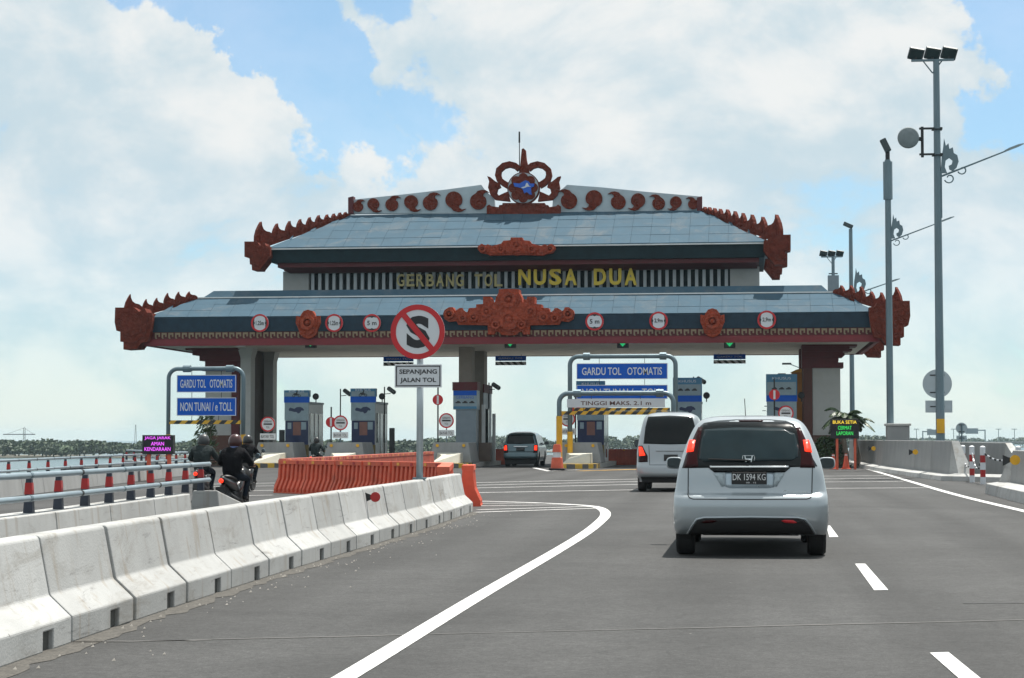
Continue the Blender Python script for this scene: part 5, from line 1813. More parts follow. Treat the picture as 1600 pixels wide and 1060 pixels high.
# second pole with cabinet sleeve
Yp = 81.1
gb = at(1391, 660, Yp)
gt = at(1388.5, 250, Yp)
t = thing('lamp_pole', 'steel pole with thick grey sleeve at its top and scrolled arm beside the gate corner', 'lamp pole', (gb.x, Yp, p1.z))
MB().tube([(gb.x, Yp, p1.z), (gb.x, Yp, gt.z)], [0.145, 0.12], 8).build('pole', m_pole, t)
s0, s1 = at(1390, 312, Yp).z, at(1390, 253, Yp).z
MB().tube([(gb.x, Yp, s0), (gb.x, Yp, s1)], 0.19, 8).build('sleeve', m_pole, t)
zt = at(1388, 237, Yp).z
MB().tube([(gb.x, Yp, s1), (gb.x, Yp, zt)], 0.09, 8).build('neck', m_dark, t)
b = MB()
R = Matrix.Translation((gb.x - 0.08, Yp, zt + 0.24)) @ Matrix.Rotation(radians(-25), 4, 'Y')
b.box(-0.13, 0.13, -0.16, 0.10, -0.28, 0.30)
b.v = [tuple(R @ Vector(v)) for v in b.v]
b.build('lamp', pmat('flood_body', (0.035, 0.05, 0.055), 0.4), t, bevel=0.03)
sa, ez = at(1394, 378, Yp), at(1491, 339, Yp)
scroll_arm(t, gb.x, Yp, sa.z, ez.x, ez.z, 0.62)

# third lamp behind the gate roof
Yp = 118.0
gb = at(1332, 680, Yp)
gt = at(1331, 358, Yp)
t = thing('lamp_pole', 'slim street lamp pole behind the right end of the gate roof', 'lamp pole', (gb.x, Yp, 0))
MB().tube([(gb.x, Yp, 0), (gb.x, Yp, gt.z)], [0.16, 0.11], 8).build('pole', m_pole, t)
hp = at(1326, 353, Yp)
b = MB()
R = Matrix.Translation((hp.x, Yp, hp.z)) @ Matrix.Rotation(radians(25), 4, 'Y')
b.box(-0.34, 0.26, -0.2, 0.2, -0.10, 0.12)
b.v = [tuple(R @ Vector(v)) for v in b.v]
b.build('lamp_head', pmat('flood_body', (0.035, 0.05, 0.055), 0.4), t, bevel=0.03)
sa, ez = at(1336, 462, Yp), at(1406, 436, Yp)
scroll_arm(t, gb.x, Yp, sa.z, ez.x, ez.z, 0.9)
# small triple floodlight on a box behind the roof
Yp = 110.0
gb = at(1304, 680, Yp)
gt = at(1302, 402, Yp)
t = thing('flood_mast', 'short mast with three small floodlights on a grey box behind the roof', 'lamp pole', (gb.x, Yp, 0))
zb0, zb1 = at(1303, 470, Yp).z, at(1303, 431, Yp).z
MB().tube([(gb.x, Yp, 0), (gb.x, Yp, zb0)], 0.16, 8).build('lower_pole', m_pole, t)
MB().box(gb.x - 0.3, gb.x + 0.3, Yp - 0.3, Yp + 0.3, zb0, zb1).build('cabinet', m_boothg, t)
MB().tube([(gb.x, Yp, zb1), (gb.x, Yp, gt.z)], 0.09, 8).build('mast', m_pole, t)
MB().box(gb.x - 0.25, gb.x + 0.25, Yp - 0.05, Yp + 0.05, zb1 + 0.08, zb1 + 0.14).build('crossbar', m_dark, t)
flood(t, gb.x - 0.08, Yp, gt.z, 3, 0.78, 30)

# receding street lamps seen through the gate
for k, Y in enumerate((128, 150, 174, 200, 230, 262, 300, 345, 400)):
    X = 4.55
    t = thing('street_lamp', 'slender street lamp of the receding row beyond the gate, %s from the gate' % ORD[k], 'street lamp', (X, Y, 0), group='street lamps beyond the gate')
    MB().tube([(X, Y, 0), (X, Y, 6.6)], [0.09, 0.06], 6).build('pole', m_pole, t)
    MB().tube([(X, Y, 6.4), (X - 1.5, Y, 7.0)], 0.04, 6).build('arm', m_pole, t)
    MB().box(X - 2.1, X - 1.4, Y - 0.12, Y + 0.12, 6.96, 7.10).build('lamp_head', m_dark, t)

# sign backs
for (px, py, rpx, r0, r1, r2_, r3, Y, lab) in ((1464.5, 600, 23, 1446, 1488, 626, 645, 70.0, 'grey back of a round sign with plate behind the tallest pole'),
                                              (1502.5, 669.5, 9, 1494.5, 1510.5, 681, 688.5, 100.0, 'small grey back of a round sign beyond the chained posts')):
    c = at(px, py, Y)
    k = Y * 1.0 / F * 0.985
    r_ = rpx * (at(px + 10, py, Y).x - c.x) / 10
    t = thing('reversed_road_sign', lab, 'sign', (c.x, Y, 0), group='signs seen from behind')
    MB().disc((c.x, c.z), r_, Y, Y + 0.02, 36).build('plate', m_sgrey, t)
    A, B = at(r0, r3, Y), at(r1, r2_, Y)
    MB().box(A.x, B.x, Y, Y + 0.02, A.z, B.z).build('sub_plate', m_sgrey, t)
    MB().tube([(c.x, Y - 0.05, 0), (c.x, Y - 0.05, c.z + r_ * 0.8)], 0.04, 8).build('post', m_pole, t)
    for zz_ in (c.z + r_ * 0.6, c.z - r_ * 0.6, (A.z + B.z) / 2):
        MB().box(c.x - r_ * 0.5, c.x + r_ * 0.5, Y - 0.02, Y - 0.002, zz_ - 0.02, zz_ + 0.02).build('rail', m_dark, t)

# ================================================================== electronic message signs
m_ledp = pmat('led_magenta', (0.3, 0.02, 0.35), 0.5, emit=(0.85, 0.12, 1.0), estr=0.9)
m_ledy = pmat('led_amber', (0.4, 0.3, 0.02), 0.5, emit=(1.0, 0.68, 0.05), estr=0.8)
m_ledg = pmat('led_green', (0.02, 0.3, 0.05), 0.5, emit=(0.05, 0.95, 0.15), estr=0.6)
m_scr = pmat('screen_black', (0.008, 0.006, 0.012), 0.5)


def led(lab, x0, x1, y0, y1, Y, lines, legs, legcol, zbase=0.0):
    A, B = at(x0, y1, Y), at(x1, y0, Y)
    t = thing('message_sign', lab, 'electronic sign', ((A.x + B.x) / 2, Y, zbase))
    MB().box(A.x, B.x, Y, Y + 0.22, A.z, B.z).build('housing', m_dark, t, bevel=0.01)
    s = MB().box(A.x + 0.04, B.x - 0.04, Y - 0.008, Y - 0.001, A.z + 0.04, B.z - 0.04).build('screen', m_scr, t)
    h = B.z - A.z
    w = B.x - A.x
    for (tx, mm, fz, fw, fh) in lines:
        text(tx, mm, s, ((A.x + B.x) / 2, Y - 0.011, A.z + h * fz), w * fw, h * fh, bold=0.0)
    for xx in legs:
        X = at(xx, y1, Y).x
        MB().box(X - 0.05, X + 0.05, Y + 0.05, Y + 0.15, zbase, A.z).build('leg', legcol, t)


led('black message sign with magenta lettering behind the left railings', 222, 270.5, 680, 710, 57.0,
    [('JAGA JARAK', m_ledp, 0.83, 0.84, 0.19), ('AMAN', m_ledp, 0.55, 0.42, 0.19), ('KENDARAAN', m_ledp, 0.27, 0.84, 0.19)], (231, 263), m_orange)
led('black message sign with amber and green lettering beside the right pier', 1298, 1342, 655, 685.5, 82.0,
    [('BUKA SETIA', m_ledy, 0.84, 0.84, 0.17), ('CERMAT', m_ledg, 0.55, 0.48, 0.19), ('LAPORAN', m_ledg, 0.27, 0.58, 0.19)], (1308, 1336), m_orange)

# ================================================================== cones


def cone(px, py, lab, h=0.72):
    g = ground(px, py)
    t = thing('traffic_cone', lab, 'traffic cone', (g.x, g.y, 0), group='orange traffic cones')
    MB().box(g.x - 0.2, g.x + 0.2, g.y - 0.2, g.y + 0.2, 0, 0.04).build('base', m_orange, t, bevel=0.015)
    MB().lathe([(0.15, 0.04), (0.045, h)], (g.x, g.y, 0), 'z', 18).build('cone', m_orange, t, smooth=False)
    MB().lathe([(0.105, h * 0.42), (0.076, h * 0.66)], (g.x, g.y, 0), 'z', 18).build('white_band', m_swhite, t)
    MB().lathe([(0.066, h * 0.80), (0.052, h * 0.95)], (g.x, g.y, 0), 'z', 18).build('white_band', m_swhite, t)


cone(1302, 733.5, 'orange traffic cone nearest the silver car mirror', 0.64)
cone(1322, 733.5, 'orange traffic cone just right of its neighbour below the message sign', 0.66)
cone(1281, 724, 'orange traffic cone half hidden behind the silver car')
g = ground(870.5, 735)
t = thing('lane_delineator', 'tall orange delineator with white band at the yellow gantry leg', 'delineator', (g.x, g.y, 0))
MB().box(g.x - 0.32, g.x + 0.32, g.y - 0.3, g.y + 0.3, 0, 0.08).build('base', m_blk, t, bevel=0.02)
MB().lathe([(0.26, 0.08), (0.22, 0.5), (0.19, 0.52)], (g.x, g.y, 0), 'z', 16).build('lower_drum', m_orange, t)
MB().lathe([(0.17, 0.522), (0.16, 0.74)], (g.x, g.y, 0), 'z', 16).build('white_band', m_swhite, t)
MB().lathe([(0.20, 0.742), (0.15, 1.02), (0.12, 1.06), (0, 1.07)], (g.x, g.y, 0), 'z', 16).build('upper_drum', m_orange, t)

# ================================================================== planting


def palm(X, Y, h, lab, nf=13, fl=1.5, seed=1):
    rn = random.Random(seed)
    t = thing('palm_tree', lab, 'palm', (X, Y, 0))
    pts = [(X + 0.06 * sin(k), Y, h * k / 8) for k in range(9)]
    MB().tube(pts, [0.13 - 0.006 * k for k in range(9)], 10).build('trunk', m_bark, t)
    for i in range(nf):
        a = 2 * pi * i / nf + rn.uniform(-0.2, 0.2)
        lift = rn.uniform(0.35, 1.75)
        L = fl * rn.uniform(0.8, 1.15)
        dr = Vector((cos(a), sin(a), 0))
        mid = []
        for k in range(11):
            u = k / 10
            mid.append(Vector((X, Y, h - 0.05)) + dr * L * u * (0.55 + 0.45 * cos(lift * 0.6)) + Vector((0, 0, L * (lift * 0.75 * u - 0.95 * u * u))))
        b = MB()
        b.tube(mid, [0.022 - 0.0017 * k for k in range(11)], 5)
        for k in range(3, 70):
            u = k / 70
            j = min(9, int(u * 10))
            p = mid[j].lerp(mid[j + 1], u * 10 - j)
            td = (mid[j + 1] - mid[j]).normalized()
            sd = td.cross(Vector((0, 0, 1))).normalized()
            ll = 0.34 * fl / 1.5 * (sin(pi * min(1, u * 0.9 + 0.1)) ** 0.6)
            for s in (-1, 1):
                tip = p + sd * s * ll * 0.75 + td * ll * 0.55 + Vector((0, 0, -ll * 0.45 + rn.uniform(-.03, .03)))
                b.add([p, p + td * 0.06, tip + td * 0.03, tip], [(0, 1, 2, 3)])
        b.build('frond', m_palm, t)


g = at(1322, 640, 87.0)
palm(at(1320, 640, 86.6).x, 86.6, 2.2, 'green palm standing behind the amber and green message sign', 20, 1.05, 3)
palm(at(1338, 640, 89.0).x, 89.0, 2.0, 'smaller palm at the right foot of the right pier', 16, 0.85, 5)


def shrub(X, Y, h, w, lab, seed, n=900):
    rn = random.Random(seed)
    t = thing('shrub', lab, 'shrub', (X, Y, 0), group='planting at the piers')
    b = MB()
    for i in range(n):
        a, r_, z = rn.uniform(0, 2 * pi), sqrt(rn.random()) * w, rn.random() ** 0.7 * h
        r_ *= 0.5 + 0.5 * (1 - z / h)
        c = Vector((X + r_ * cos(a), Y + r_ * sin(a), z))
        nn = Vector((rn.gauss(0, 1), rn.gauss(0, 1), rn.gauss(0, 1))).normalized()
        u = nn.orthogonal().normalized()
        v = nn.cross(u)
        s = rn.uniform(0.05, 0.12)
        b.add([c + u * s * 1.6, c + v * s * 0.5, c - u * s * 1.6, c - v * s * 0.5], [(0, 1, 2, 3)])
    b.build('foliage', m_palm, t)
    b = MB()
    for i in range(6):
        a = rn.uniform(0, 2 * pi)
        b.tube([(X, Y, 0), (X + 0.5 * w * cos(a), Y + 0.5 * w * sin(a), h * 0.8)], [0.03, 0.01], 5)
    b.build('stem', m_bark, t)


shrub(at(1295, 700, 87).x, 87.0, 1.35, 1.0, 'dark leafy shrub between the right pier and the message sign', 4)
shrub(at(322, 660, 86).x, 86.0, 2.5, 0.75, 'thin leafy shrub below the left gantry boards', 8, 420)

# ================================================================== far things
cwy = MB()
cwy.slab([(62, 880), (420, 1010), (420, 1024), (58, 894)], -0.7, 0.1)
for k in range(30):
    x = 66 + k * 12
    y = 884 + (x - 62) * 130 / 358 + 5
    cwy.box(x - 0.7, x + 0.7, y - 0.7, y + 0.7, -6, -0.71)
tag(cwy.build('causeway', m_conc2), kind='structure')
for (px0, px1, py, lab) in ((1441, 1471, 673.5, 'tiny far road gantry left of the tallest pole foot'), (1498, 1540, 671.5, 'tiny far road gantry right of the small round sign')):
    Y = 930.0
    A, B = at(px0, py, Y), at(px1, py, Y)
    t = thing('far_gantry', lab, 'gantry', ((A.x + B.x) / 2, Y, 0), group='far road gantries')
    b = MB()
    b.box(A.x, A.x + 0.5, Y, Y + 0.5, -0.4, A.z).box(B.x - 0.5, B.x, Y, Y + 0.5, -0.4, A.z).box(A.x + .5, B.x - .5, Y, Y + 0.5, A.z - 0.6, A.z - 0.1)
    b.build('frame', m_pole, t)
    MB().box(A.x + (B.x - A.x) * 0.25, B.x - (B.x - A.x) * 0.28, Y - 0.3, Y - 0.01, A.z - 2.0, A.z + 0.6).build('board', m_boothg, t)
for k, px in enumerate((1432, 1452, 1490, 1560, 1585, 1180)):
    Y = 960.0
    A = at(px, 671, Y)
    t = thing('far_lamp', 'hairline far lamp post on the horizon, %s from left' % ORD[[1, 2, 3, 4, 5, 0][k]], 'street lamp', (A.x, Y, 0), group='far lamp posts')
    MB().tube([(A.x, Y, -0.4), (A.x, Y, A.z)], 0.16, 5).build('pole', m_pole, t)
    MB().box(A.x - 1.3, A.x + 1.3, Y - 0.15, Y + 0.15, A.z - 0.1, A.z + 0.2).build('twin_arm', m_pole, t)
# far tower crane and lattice mast on the left
Y = 1250.0
A = at(38, 674, Y)
t = thing('tower_crane', 'tiny tower crane above the trees at far left', 'crane', (A.x, Y, -5))
b = MB()
for sx in (-0.6, 0.6):
    b.tube([(A.x + sx, Y, -4.9), (A.x + sx, Y, A.z + 2.2)], 0.18, 4)
for k in range(8):
    b.tube([(A.x - 0.6, Y, -4 + k * 1.7), (A.x + 0.6, Y, -2.5 + k * 1.7)], 0.1, 4)
b.build('mast', m_dark, t)
l, r = at(5, 679, Y), at(55, 679, Y)
MB().box(l.x, r.x, Y - 0.3, Y + 0.3, l.z - 0.3, l.z + 0.3).build('jib', m_dark, t)
MB().tube([(A.x, Y, A.z + 2.2), (l.x + 2, Y, l.z)], 0.1, 4).tube([(A.x, Y, A.z + 2.2), (r.x - 1, Y, l.z)], 0.1, 4).build('stay', m_dark, t)
for (px, py, lab) in ((212, 664, 'thin far radio mast above the trees at left'), (555, 664, 'thin far radio mast between the two narrow booths')):
    A = at(px, py, 1000.0)
    t = thing('radio_mast', lab, 'mast', (A.x, 1000.0, -5), group='far radio masts')
    b = MB()
    for sx in (-1, 1):
        b.tube([(A.x + sx * 0.8, 1000, -4.9), (A.x + sx * 0.15, 1000, A.z)], 0.09, 4)
    for k in range(9):
        z0 = -4 + k * (A.z + 4) / 9
        b.tube([(A.x - 0.6 * (1 - k / 11), 1000, z0), (A.x + 0.6 * (1 - k / 11), 1000, z0 + 1.5)], 0.06, 4)
    b.build('lattice', m_dark, t)

# ================================================================== vehicles


def interp(tab, z):
    """monotone-ish cubic through (z, value) rows"""
    if z <= tab[0][0]:
        return tab[0][1]
    if z >= tab[-1][0]:
        return tab[-1][1]
    n = len(tab)
    i = max(k for k in range(n - 1) if tab[k][0] <= z)

    def slope(k):
        if k == 0 or k == n - 1:
            return 0.0 if k else (tab[1][1] - tab[0][1]) / (tab[1][0] - tab[0][0])
        a = (tab[k][1] - tab[k - 1][1]) / (tab[k][0] - tab[k - 1][0])
        b = (tab[k + 1][1] - tab[k][1]) / (tab[k + 1][0] - tab[k][0])
        return 0.0 if a * b <= 0 else 2 * a * b / (a + b)
    h = tab[i + 1][0] - tab[i][0]
    t = (z - tab[i][0]) / h
    m0 = slope(i) * h
    m1 = (slope(i + 1) if i + 1 < n - 1 else (tab[i + 1][1] - tab[i][1]) / h) * h
    return (2 * t ** 3 - 3 * t ** 2 + 1) * tab[i][1] + (t ** 3 - 2 * t ** 2 + t) * m0 + (-2 * t ** 3 + 3 * t ** 2) * tab[i + 1][1] + (t ** 3 - t ** 2) * m1


m_tyre = pmat('tyre', (0.014, 0.014, 0.015), 0.85, var=0.3, scale=20)
m_rim = pmat('alloy', (0.45, 0.46, 0.47), 0.35, metal=0.8)
m_under = pmat('underbody', (0.010, 0.010, 0.011), 0.8)
m_chrome = pmat('chrome', (0.75, 0.77, 0.78), 0.12, metal=0.95, var=0.03)
m_redlens = pmat('red_lens', (0.020, 0.001, 0.002), 0.15, spec=0.18)
m_brake = pmat('lit_brake', (0.35, 0.008, 0.004), 0.4, emit=(1.0, 0.035, 0.008), estr=1.15)
m_glassrear = pmat('tinted_glass', (0.004, 0.006, 0.007), 0.10, var=0.05, spec=0.22)
m_pane = pmat('rear_pane', (0.008, 0.018, 0.022), 0.12, var=0.3, scale=3, spec=0.28)
m_plate = pmat('plate_black', (0.010, 0.010, 0.011), 0.4)
m_ptxt = pmat('plate_text', (0.72, 0.73, 0.74), 0.4)


class Car:
    def __init__(s, name, lab, X0, Y0, W, YR, YFt, paint, crown=0.06, rc=0.115, tops=40, wheels=(0.62, 3.25), wr=0.31, tw=0.20, ww=None, grp='cars heading for the toll gate', zmin=0.24):
        s.X0, s.Y0, s.W, s.R, s.Ft, s.crown, s.rc = X0, Y0, W, YR, YFt, crown, rc
        s.t = thing(name, lab, 'car', (X0, Y0, 0), group=grp)
        s.zmax = W[-1][0]
        zs = [zmin + (s.zmax - zmin) * (k / (tops - 1)) for k in range(tops)]
        zs += [W[-1][0] - d for d in (0.004, 0.010, 0.02)]
        zs = sorted(set(zs))
        loops = [s.plan(z) for z in zs]
        n = len(loops[0])
        vs = [(x, y, z) for z, lp in zip(zs, loops) for x, y in lp]
        fs = []
        for i in range(len(zs) - 1):
            for k in range(n):
                fs.append((i * n + k, i * n + (k + 1) % n, (i + 1) * n + (k + 1) % n, (i + 1) * n + k))
        fs.append(tuple(range(n - 1, -1, -1)))
        fs.append(tuple(range((len(zs) - 1) * n, len(zs) * n)))
        me = MB().add(vs, fs).mesh('body', paint, True)
        tmp = bpy.data.objects.new('tmp_body', me)
        COL.objects.link(tmp)
        cut = MB()
        w0 = interp(W, 0.45)
        for yw in wheels:
            for sg in (-1, 1):
                cut.lathe([(wr + 0.06, min(sg * (w0 - 0.30), sg * (w0 + 0.2))), (wr + 0.06, max(sg * (w0 - 0.30), sg * (w0 + 0.2)))], (0, yw, wr), 'x', 32)
        cm = bpy.data.objects.new('tmp_cut', cut.mesh('cut', m_under))
        COL.objects.link(cm)
        bo = tmp.modifiers.new('b', 'BOOLEAN')
        bo.object = cm
        bo.operation = 'DIFFERENCE'
        bo.solver = 'EXACT'
        dg = bpy.context.evaluated_depsgraph_get()
        me2 = bpy.data.meshes.new_from_object(tmp.evaluated_get(dg))
        bpy.data.objects.remove(tmp)
        bpy.data.objects.remove(cm)
        if len(me2.polygons) < 100:
            me2 = me
        s.body = link(bpy.data.objects.new('body', me2), s.t, local=True)
        em = s.body.modifiers.new('split', 'EDGE_SPLIT')
        em.split_angle = radians(50)
        # wheels
        for yw in wheels:
            for sg in (-1, 1):
                xo = sg * (w0 - 0.02)
                xi = sg * (w0 - 0.02 - tw)
                a, c = min(xo, xi), max(xo, xi)
                ty = MB().lathe([(wr * 0.6, a), (wr * 0.93, a), (wr, a + 0.03), (wr, c - 0.03), (wr * 0.93, c), (wr * 0.6, c)], (0, yw, wr), 'x', 28)
                o = ty.build('wheel', m_tyre, s.t, local=True)
                MB().lathe([(0.0, xo - sg * 0.03), (wr * 0.58, xo - sg * 0.03), (wr * 0.58, xo - sg * 0.01), (wr * 0.5, xo - sg * 0.012), (0.05, xo - sg * 0.03), (0, xo - sg * 0.03)], (0, yw, wr), 'x', 20).build('rim', m_rim, o, local=True)
        MB().box(-w0 + 0.32, w0 - 0.32, 0.30, wheels[1] + 0.3, zmin - 0.015, zmin + 0.02).build('underbody', m_under, s.t, local=True)
        MB().tube([(-w0 + .3, wheels[0], wr), (w0 - .3, wheels[0], wr)], 0.06, 8).build('axle', m_under, s.t, local=True)

    def vals(s, z):
        return interp(s.W, z), interp(s.R, z), interp(s.Ft, z)

    def rear_y(s, x, z):
        w, yr, yf = s.vals(z)
        r = min(s.rc, w * 0.4)
        ax = min(abs(x), w)
        y = yr + s.crown * (ax / w) ** 2
        if ax > w - r:
            d = ax - (w - r)
            y += r - sqrt(max(0, r * r - d * d))
        return y

    def front_y(s, x, z):
        w, yr, yf = s.vals(z)
        return yf - 0.30 * (min(abs(x), w) / w) ** 3

    def plan(s, z):
        w, yr, yf = s.vals(z)
        r = min(s.rc, w * 0.4)
        out = []
        for k in range(7):
            a = pi / 2 * (1 - k / 6)
            out.append(-(w - r) - r * sin(a))
        for k in range(1, 14):
            out.append(-(w - r) + 2 * (w - r) * k / 14)
        for k in range(7):
            a = pi / 2 * k / 6
            out.append((w - r) + r * sin(a))
        pts = [(x, s.rear_y(x, z)) for x in out]
        ye = s.rear_y(w, z)
        yfe = s.front_y(w, z)
        for k in range(1, 14):
            pts.append((w, ye + (yfe - ye) * k / 14))
        for k in range(15):
            x = w - 2 * w * k / 14
            pts.append((x, s.front_y(x, z)))
        for k in range(1, 14):
            pts.append((-w, yfe + (ye - yfe) * k / 14))
        return pts

    def loc(s, px, py):
        y = 0.0
        for _ in range(6):
            p = at(px, py, s.Y0 + y)
            x, z = p.x - s.X0, p.z
            y = s.rear_y(x, z)
        return (x, z)

    def patch(s, name, poly, mat, off=0.006, parent=None, thick=0.02, px=True, smooth=True):
        """a piece that follows the rear surface; poly in photograph pixels"""
        q = [s.loc(*p) for p in poly] if px else poly
        bm = bmesh.new()
        vs = [bm.verts.new((x, 0, z)) for x, z in q]
        bm.faces.new(vs)
        xs, zs = [p[0] for p in q], [p[1] for p in q]
        nx = max(2, int((max(xs) - min(xs)) / 0.045))
        nz = max(2, int((max(zs) - min(zs)) / 0.035))
        for k in range(1, nx):
            X = min(xs) + (max(xs) - min(xs)) * k / nx
            bmesh.ops.bisect_plane(bm, geom=bm.verts[:] + bm.edges[:] + bm.faces[:], plane_co=(X, 0, 0), plane_no=(1, 0, 0))
        for k in range(1, nz):
            Z = min(zs) + (max(zs) - min(zs)) * k / nz
            bmesh.ops.bisect_plane(bm, geom=bm.verts[:] + bm.edges[:] + bm.faces[:], plane_co=(0, 0, Z), plane_no=(0, 0, 1))
        for v in bm.verts:
            v.co.y = s.rear_y(v.co.x, v.co.z) - off
        bmesh.ops.recalc_face_normals(bm, faces=bm.faces)
        fsum = sum(f.normal.y for f in bm.faces)
        if fsum > 0:
            bmesh.ops.reverse_faces(bm, faces=bm.faces)
        me = bpy.data.meshes.new(name)
        bm.to_mesh(me)
        bm.free()
        me.materials.append(mat)
        for p in me.polygons:
            p.use_smooth = smooth
        o = link(bpy.data.objects.new(name, me), parent or s.t, local=True)
        so_ = o.modifiers.new('solid', 'SOLIDIFY')
        so_.thickness = thick
        so_.offset = -1
        return o

    def seam(s, name, pts, w, mat, off=0.008):
        q = [s.loc(*p) for p in pts]
        P = []
        for a, b in zip(q[:-1], q[1:]):
            for k in range(6):
                P.append((a[0] + (b[0] - a[0]) * k / 6, a[1] + (b[1] - a[1]) * k / 6))
        P.append(q[-1])
        return MB().tube([(x, s.rear_y(x, z) - off + w, z) for x, z in P], w, 6).build(name, mat, s.t, local=True)

    def side_windows(s, zs, rows, mat):
        for sg in (-1, 1):
            for (y0b, y1b, y0t, y1t) in rows:
                vs, fs = [], []
                n, m = 6, 8
                for i in range(n + 1):
                    z = zs[0] + (zs[1] - zs[0]) * i / n
                    for k in range(m + 1):
                        a = y0b + (y0t - y0b) * i / n
                        c = y1b + (y1t - y1b) * i / n
                        vs.append((sg * (interp(s.W, z) + 0.004), a + (c - a) * k / m, z))
                for i in range(n):
                    for k in range(m):
                        fs.append((i * (m + 1) + k, i * (m + 1) + k + 1, (i + 1) * (m + 1) + k + 1, (i + 1) * (m + 1) + k))
                MB().add(vs, fs).build('side_window', mat, s.t, local=True, smooth=True)

    def windscreen(s, z0, z1, mat):
        vs, fs = [], []
        n, m = 8, 10
        for i in range(n + 1):
            z = z0 + (z1 - z0) * i / n
            w = interp(s.W, z) * 0.90
            for k in range(m + 1):
                x = -w + 2 * w * k / m
                vs.append((x, s.front_y(x, z) + 0.008, z))
        for i in range(n):
            for k in range(m):
                fs.append((i * (m + 1) + k, i * (m + 1) + k + 1, (i + 1) * (m + 1) + k + 1, (i + 1) * (m + 1) + k))
        MB().add(vs, fs).build('windscreen', mat, s.t, local=True, smooth=True)

    def mirrors(s, y, z, paint, wx=0.24, hz=0.17):
        for sg in (-1, 1):
            w = interp(s.W, z)
            x0 = sg * (w + 0.05)
            b = MB()
            pr = []
            for k in range(20):
                a = 2 * pi * k / 20
                pr.append((x0 + sg * wx / 2 + wx / 2 * math.copysign(abs(cos(a)) ** 0.6, cos(a)), z + hz / 2 * math.copysign(abs(sin(a)) ** 0.6, sin(a))))
            b.prism(pr, y, y + 0.11)
            o = b.build('wing_mirror', paint, s.t, local=True, bevel=0.02)
            cx_ = sum(p[0] for p in pr) / 20
            MB().prism([(cx_ + (p[0] - cx_) * 0.86, z + (p[1] - z) * 0.84) for p in pr], y - 0.006, y - 0.001).build('mirror_glass', pmat('mirror_glass', (0.05, 0.06, 0.065), 0.08, metal=0.6), o, local=True)
            MB().box(min(sg * (w - 0.05), x0 + sg * 0.03), max(sg * (w - 0.05), x0 + sg * 0.03), y + 0.03, y + 0.09, z - 0.07, z - 0.02).build('mirror_stalk', paint, o, local=True)


def paint(name, col):
    m = pmat(name, col, 0.33, metal=0.55, var=0.05, scale=1.5, coat=0.8)
    return m


# ---- silver estate nearest the camera
silver = paint('silver_paint', (0.36, 0.40, 0.425))
H = Car('silver_car', 'silver people carrier seen from behind, nearest the camera, brake lights lit', at(1172.5, 760, 21.15).x, 21.15,
        [(0.24, 0.815), (0.30, 0.828), (0.48, 0.838), (0.66, 0.83), (0.78, 0.812), (0.94, 0.785), (1.10, 0.745), (1.25, 0.692), (1.38, 0.635), (1.45, 0.59), (1.495, 0.535), (1.53, 0.43), (1.545, 0.27), (1.55, 0.12)],
        [(0.24, 0.13), (0.30, 0.05), (0.42, 0.005), (0.55, 0.0), (0.635, 0.02), (0.675, 0.06), (0.70, 0.115), (0.94, 0.155), (1.10, 0.25), (1.25, 0.36), (1.38, 0.47), (1.45, 0.55), (1.495, 0.66), (1.53, 0.92), (1.545, 1.25), (1.55, 1.5)],
        [(0.24, 4.35), (0.48, 4.5), (0.69, 4.42), (0.80, 4.25), (0.90, 3.85), (0.97, 3.3), (1.10, 3.05), (1.25, 2.8), (1.38, 2.55), (1.45, 2.4), (1.495, 2.25), (1.53, 2.05), (1.545, 1.9), (1.55, 1.8)],
        silver, tops=72)
z7 = lambda L: [(980 + x / 3.311, 580 + y / 3.311) for x, y in L]
gl = H.patch('rear_glass', z7([(398, 268), (470, 256), (560, 250), (740, 250), (820, 257), (862, 272), (905, 345), (945, 425), (984, 492), (830, 497), (640, 500), (440, 499), (284, 502), (302, 440), (342, 350), (378, 285)]), m_glassrear, 0.006)
H.patch('pane', z7([(400, 302), (560, 292), (800, 294), (868, 325), (888, 400), (884, 445), (850, 462), (640, 466), (400, 468), (370, 452), (380, 380)]), m_pane, 0.011, gl, 0.004)
for sg in (0, 1):
    f = (lambda L: [(1262 - x, y) for x, y in L]) if sg else (lambda L: L)
    H.patch('tail_lamp', z7(f([(368, 290), (388, 290), (378, 355), (362, 440), (368, 498), (290, 499), (305, 440), (340, 350)])), m_redlens, 0.010, None, 0.02)
    H.patch('brake_light', z7(f([(322, 356), (352, 356), (343, 414), (306, 419), (312, 390)])), m_brake, 0.016, None, 0.01)
    H.patch('bumper_reflector', z7(f([(383, 784), (405, 772), (450, 770), (464, 776), (448, 785), (400, 788)])), m_sred if sg else m_redlens, 0.016, None, 0.02)
    H.patch('reversing_lamp', z7(f([(446, 530), (500, 526), (505, 596), (488, 598)])), pmat('clear_lens', (0.32, 0.38, 0.41), 0.15, coat=0.5, var=0.3, scale=30), 0.008, None, 0.015)
H.patch('brake_light', z7([(575, 253), (705, 253), (700, 259), (580, 259)]), m_redlens, 0.014, None, 0.01)
H.patch('garnish', z7([(420, 499), (845, 499), (815, 524), (450, 524)]), m_glassrear, 0.010, None, 0.02)
H.patch('chrome_strip', z7([(426, 490), (836, 490), (832, 499), (430, 499)]), m_chrome, 0.022, None, 0.03)
H.patch('plate_recess', z7([(505, 525), (762, 525), (760, 600), (735, 606), (530, 606), (508, 598)]), pmat('recess_reflection_blue', (0.36, 0.43, 0.48), 0.3, metal=0.5, coat=0.5), 0.004, None, 0.01)  # bluish reflection is put into the recess colour
pl = [H.loc(980 + x / 3.311, 580 + y / 3.311) for x, y in ((540, 586), (722, 523))]
yp = H.rear_y(0, (pl[0][1] + pl[1][1]) / 2) - 0.03
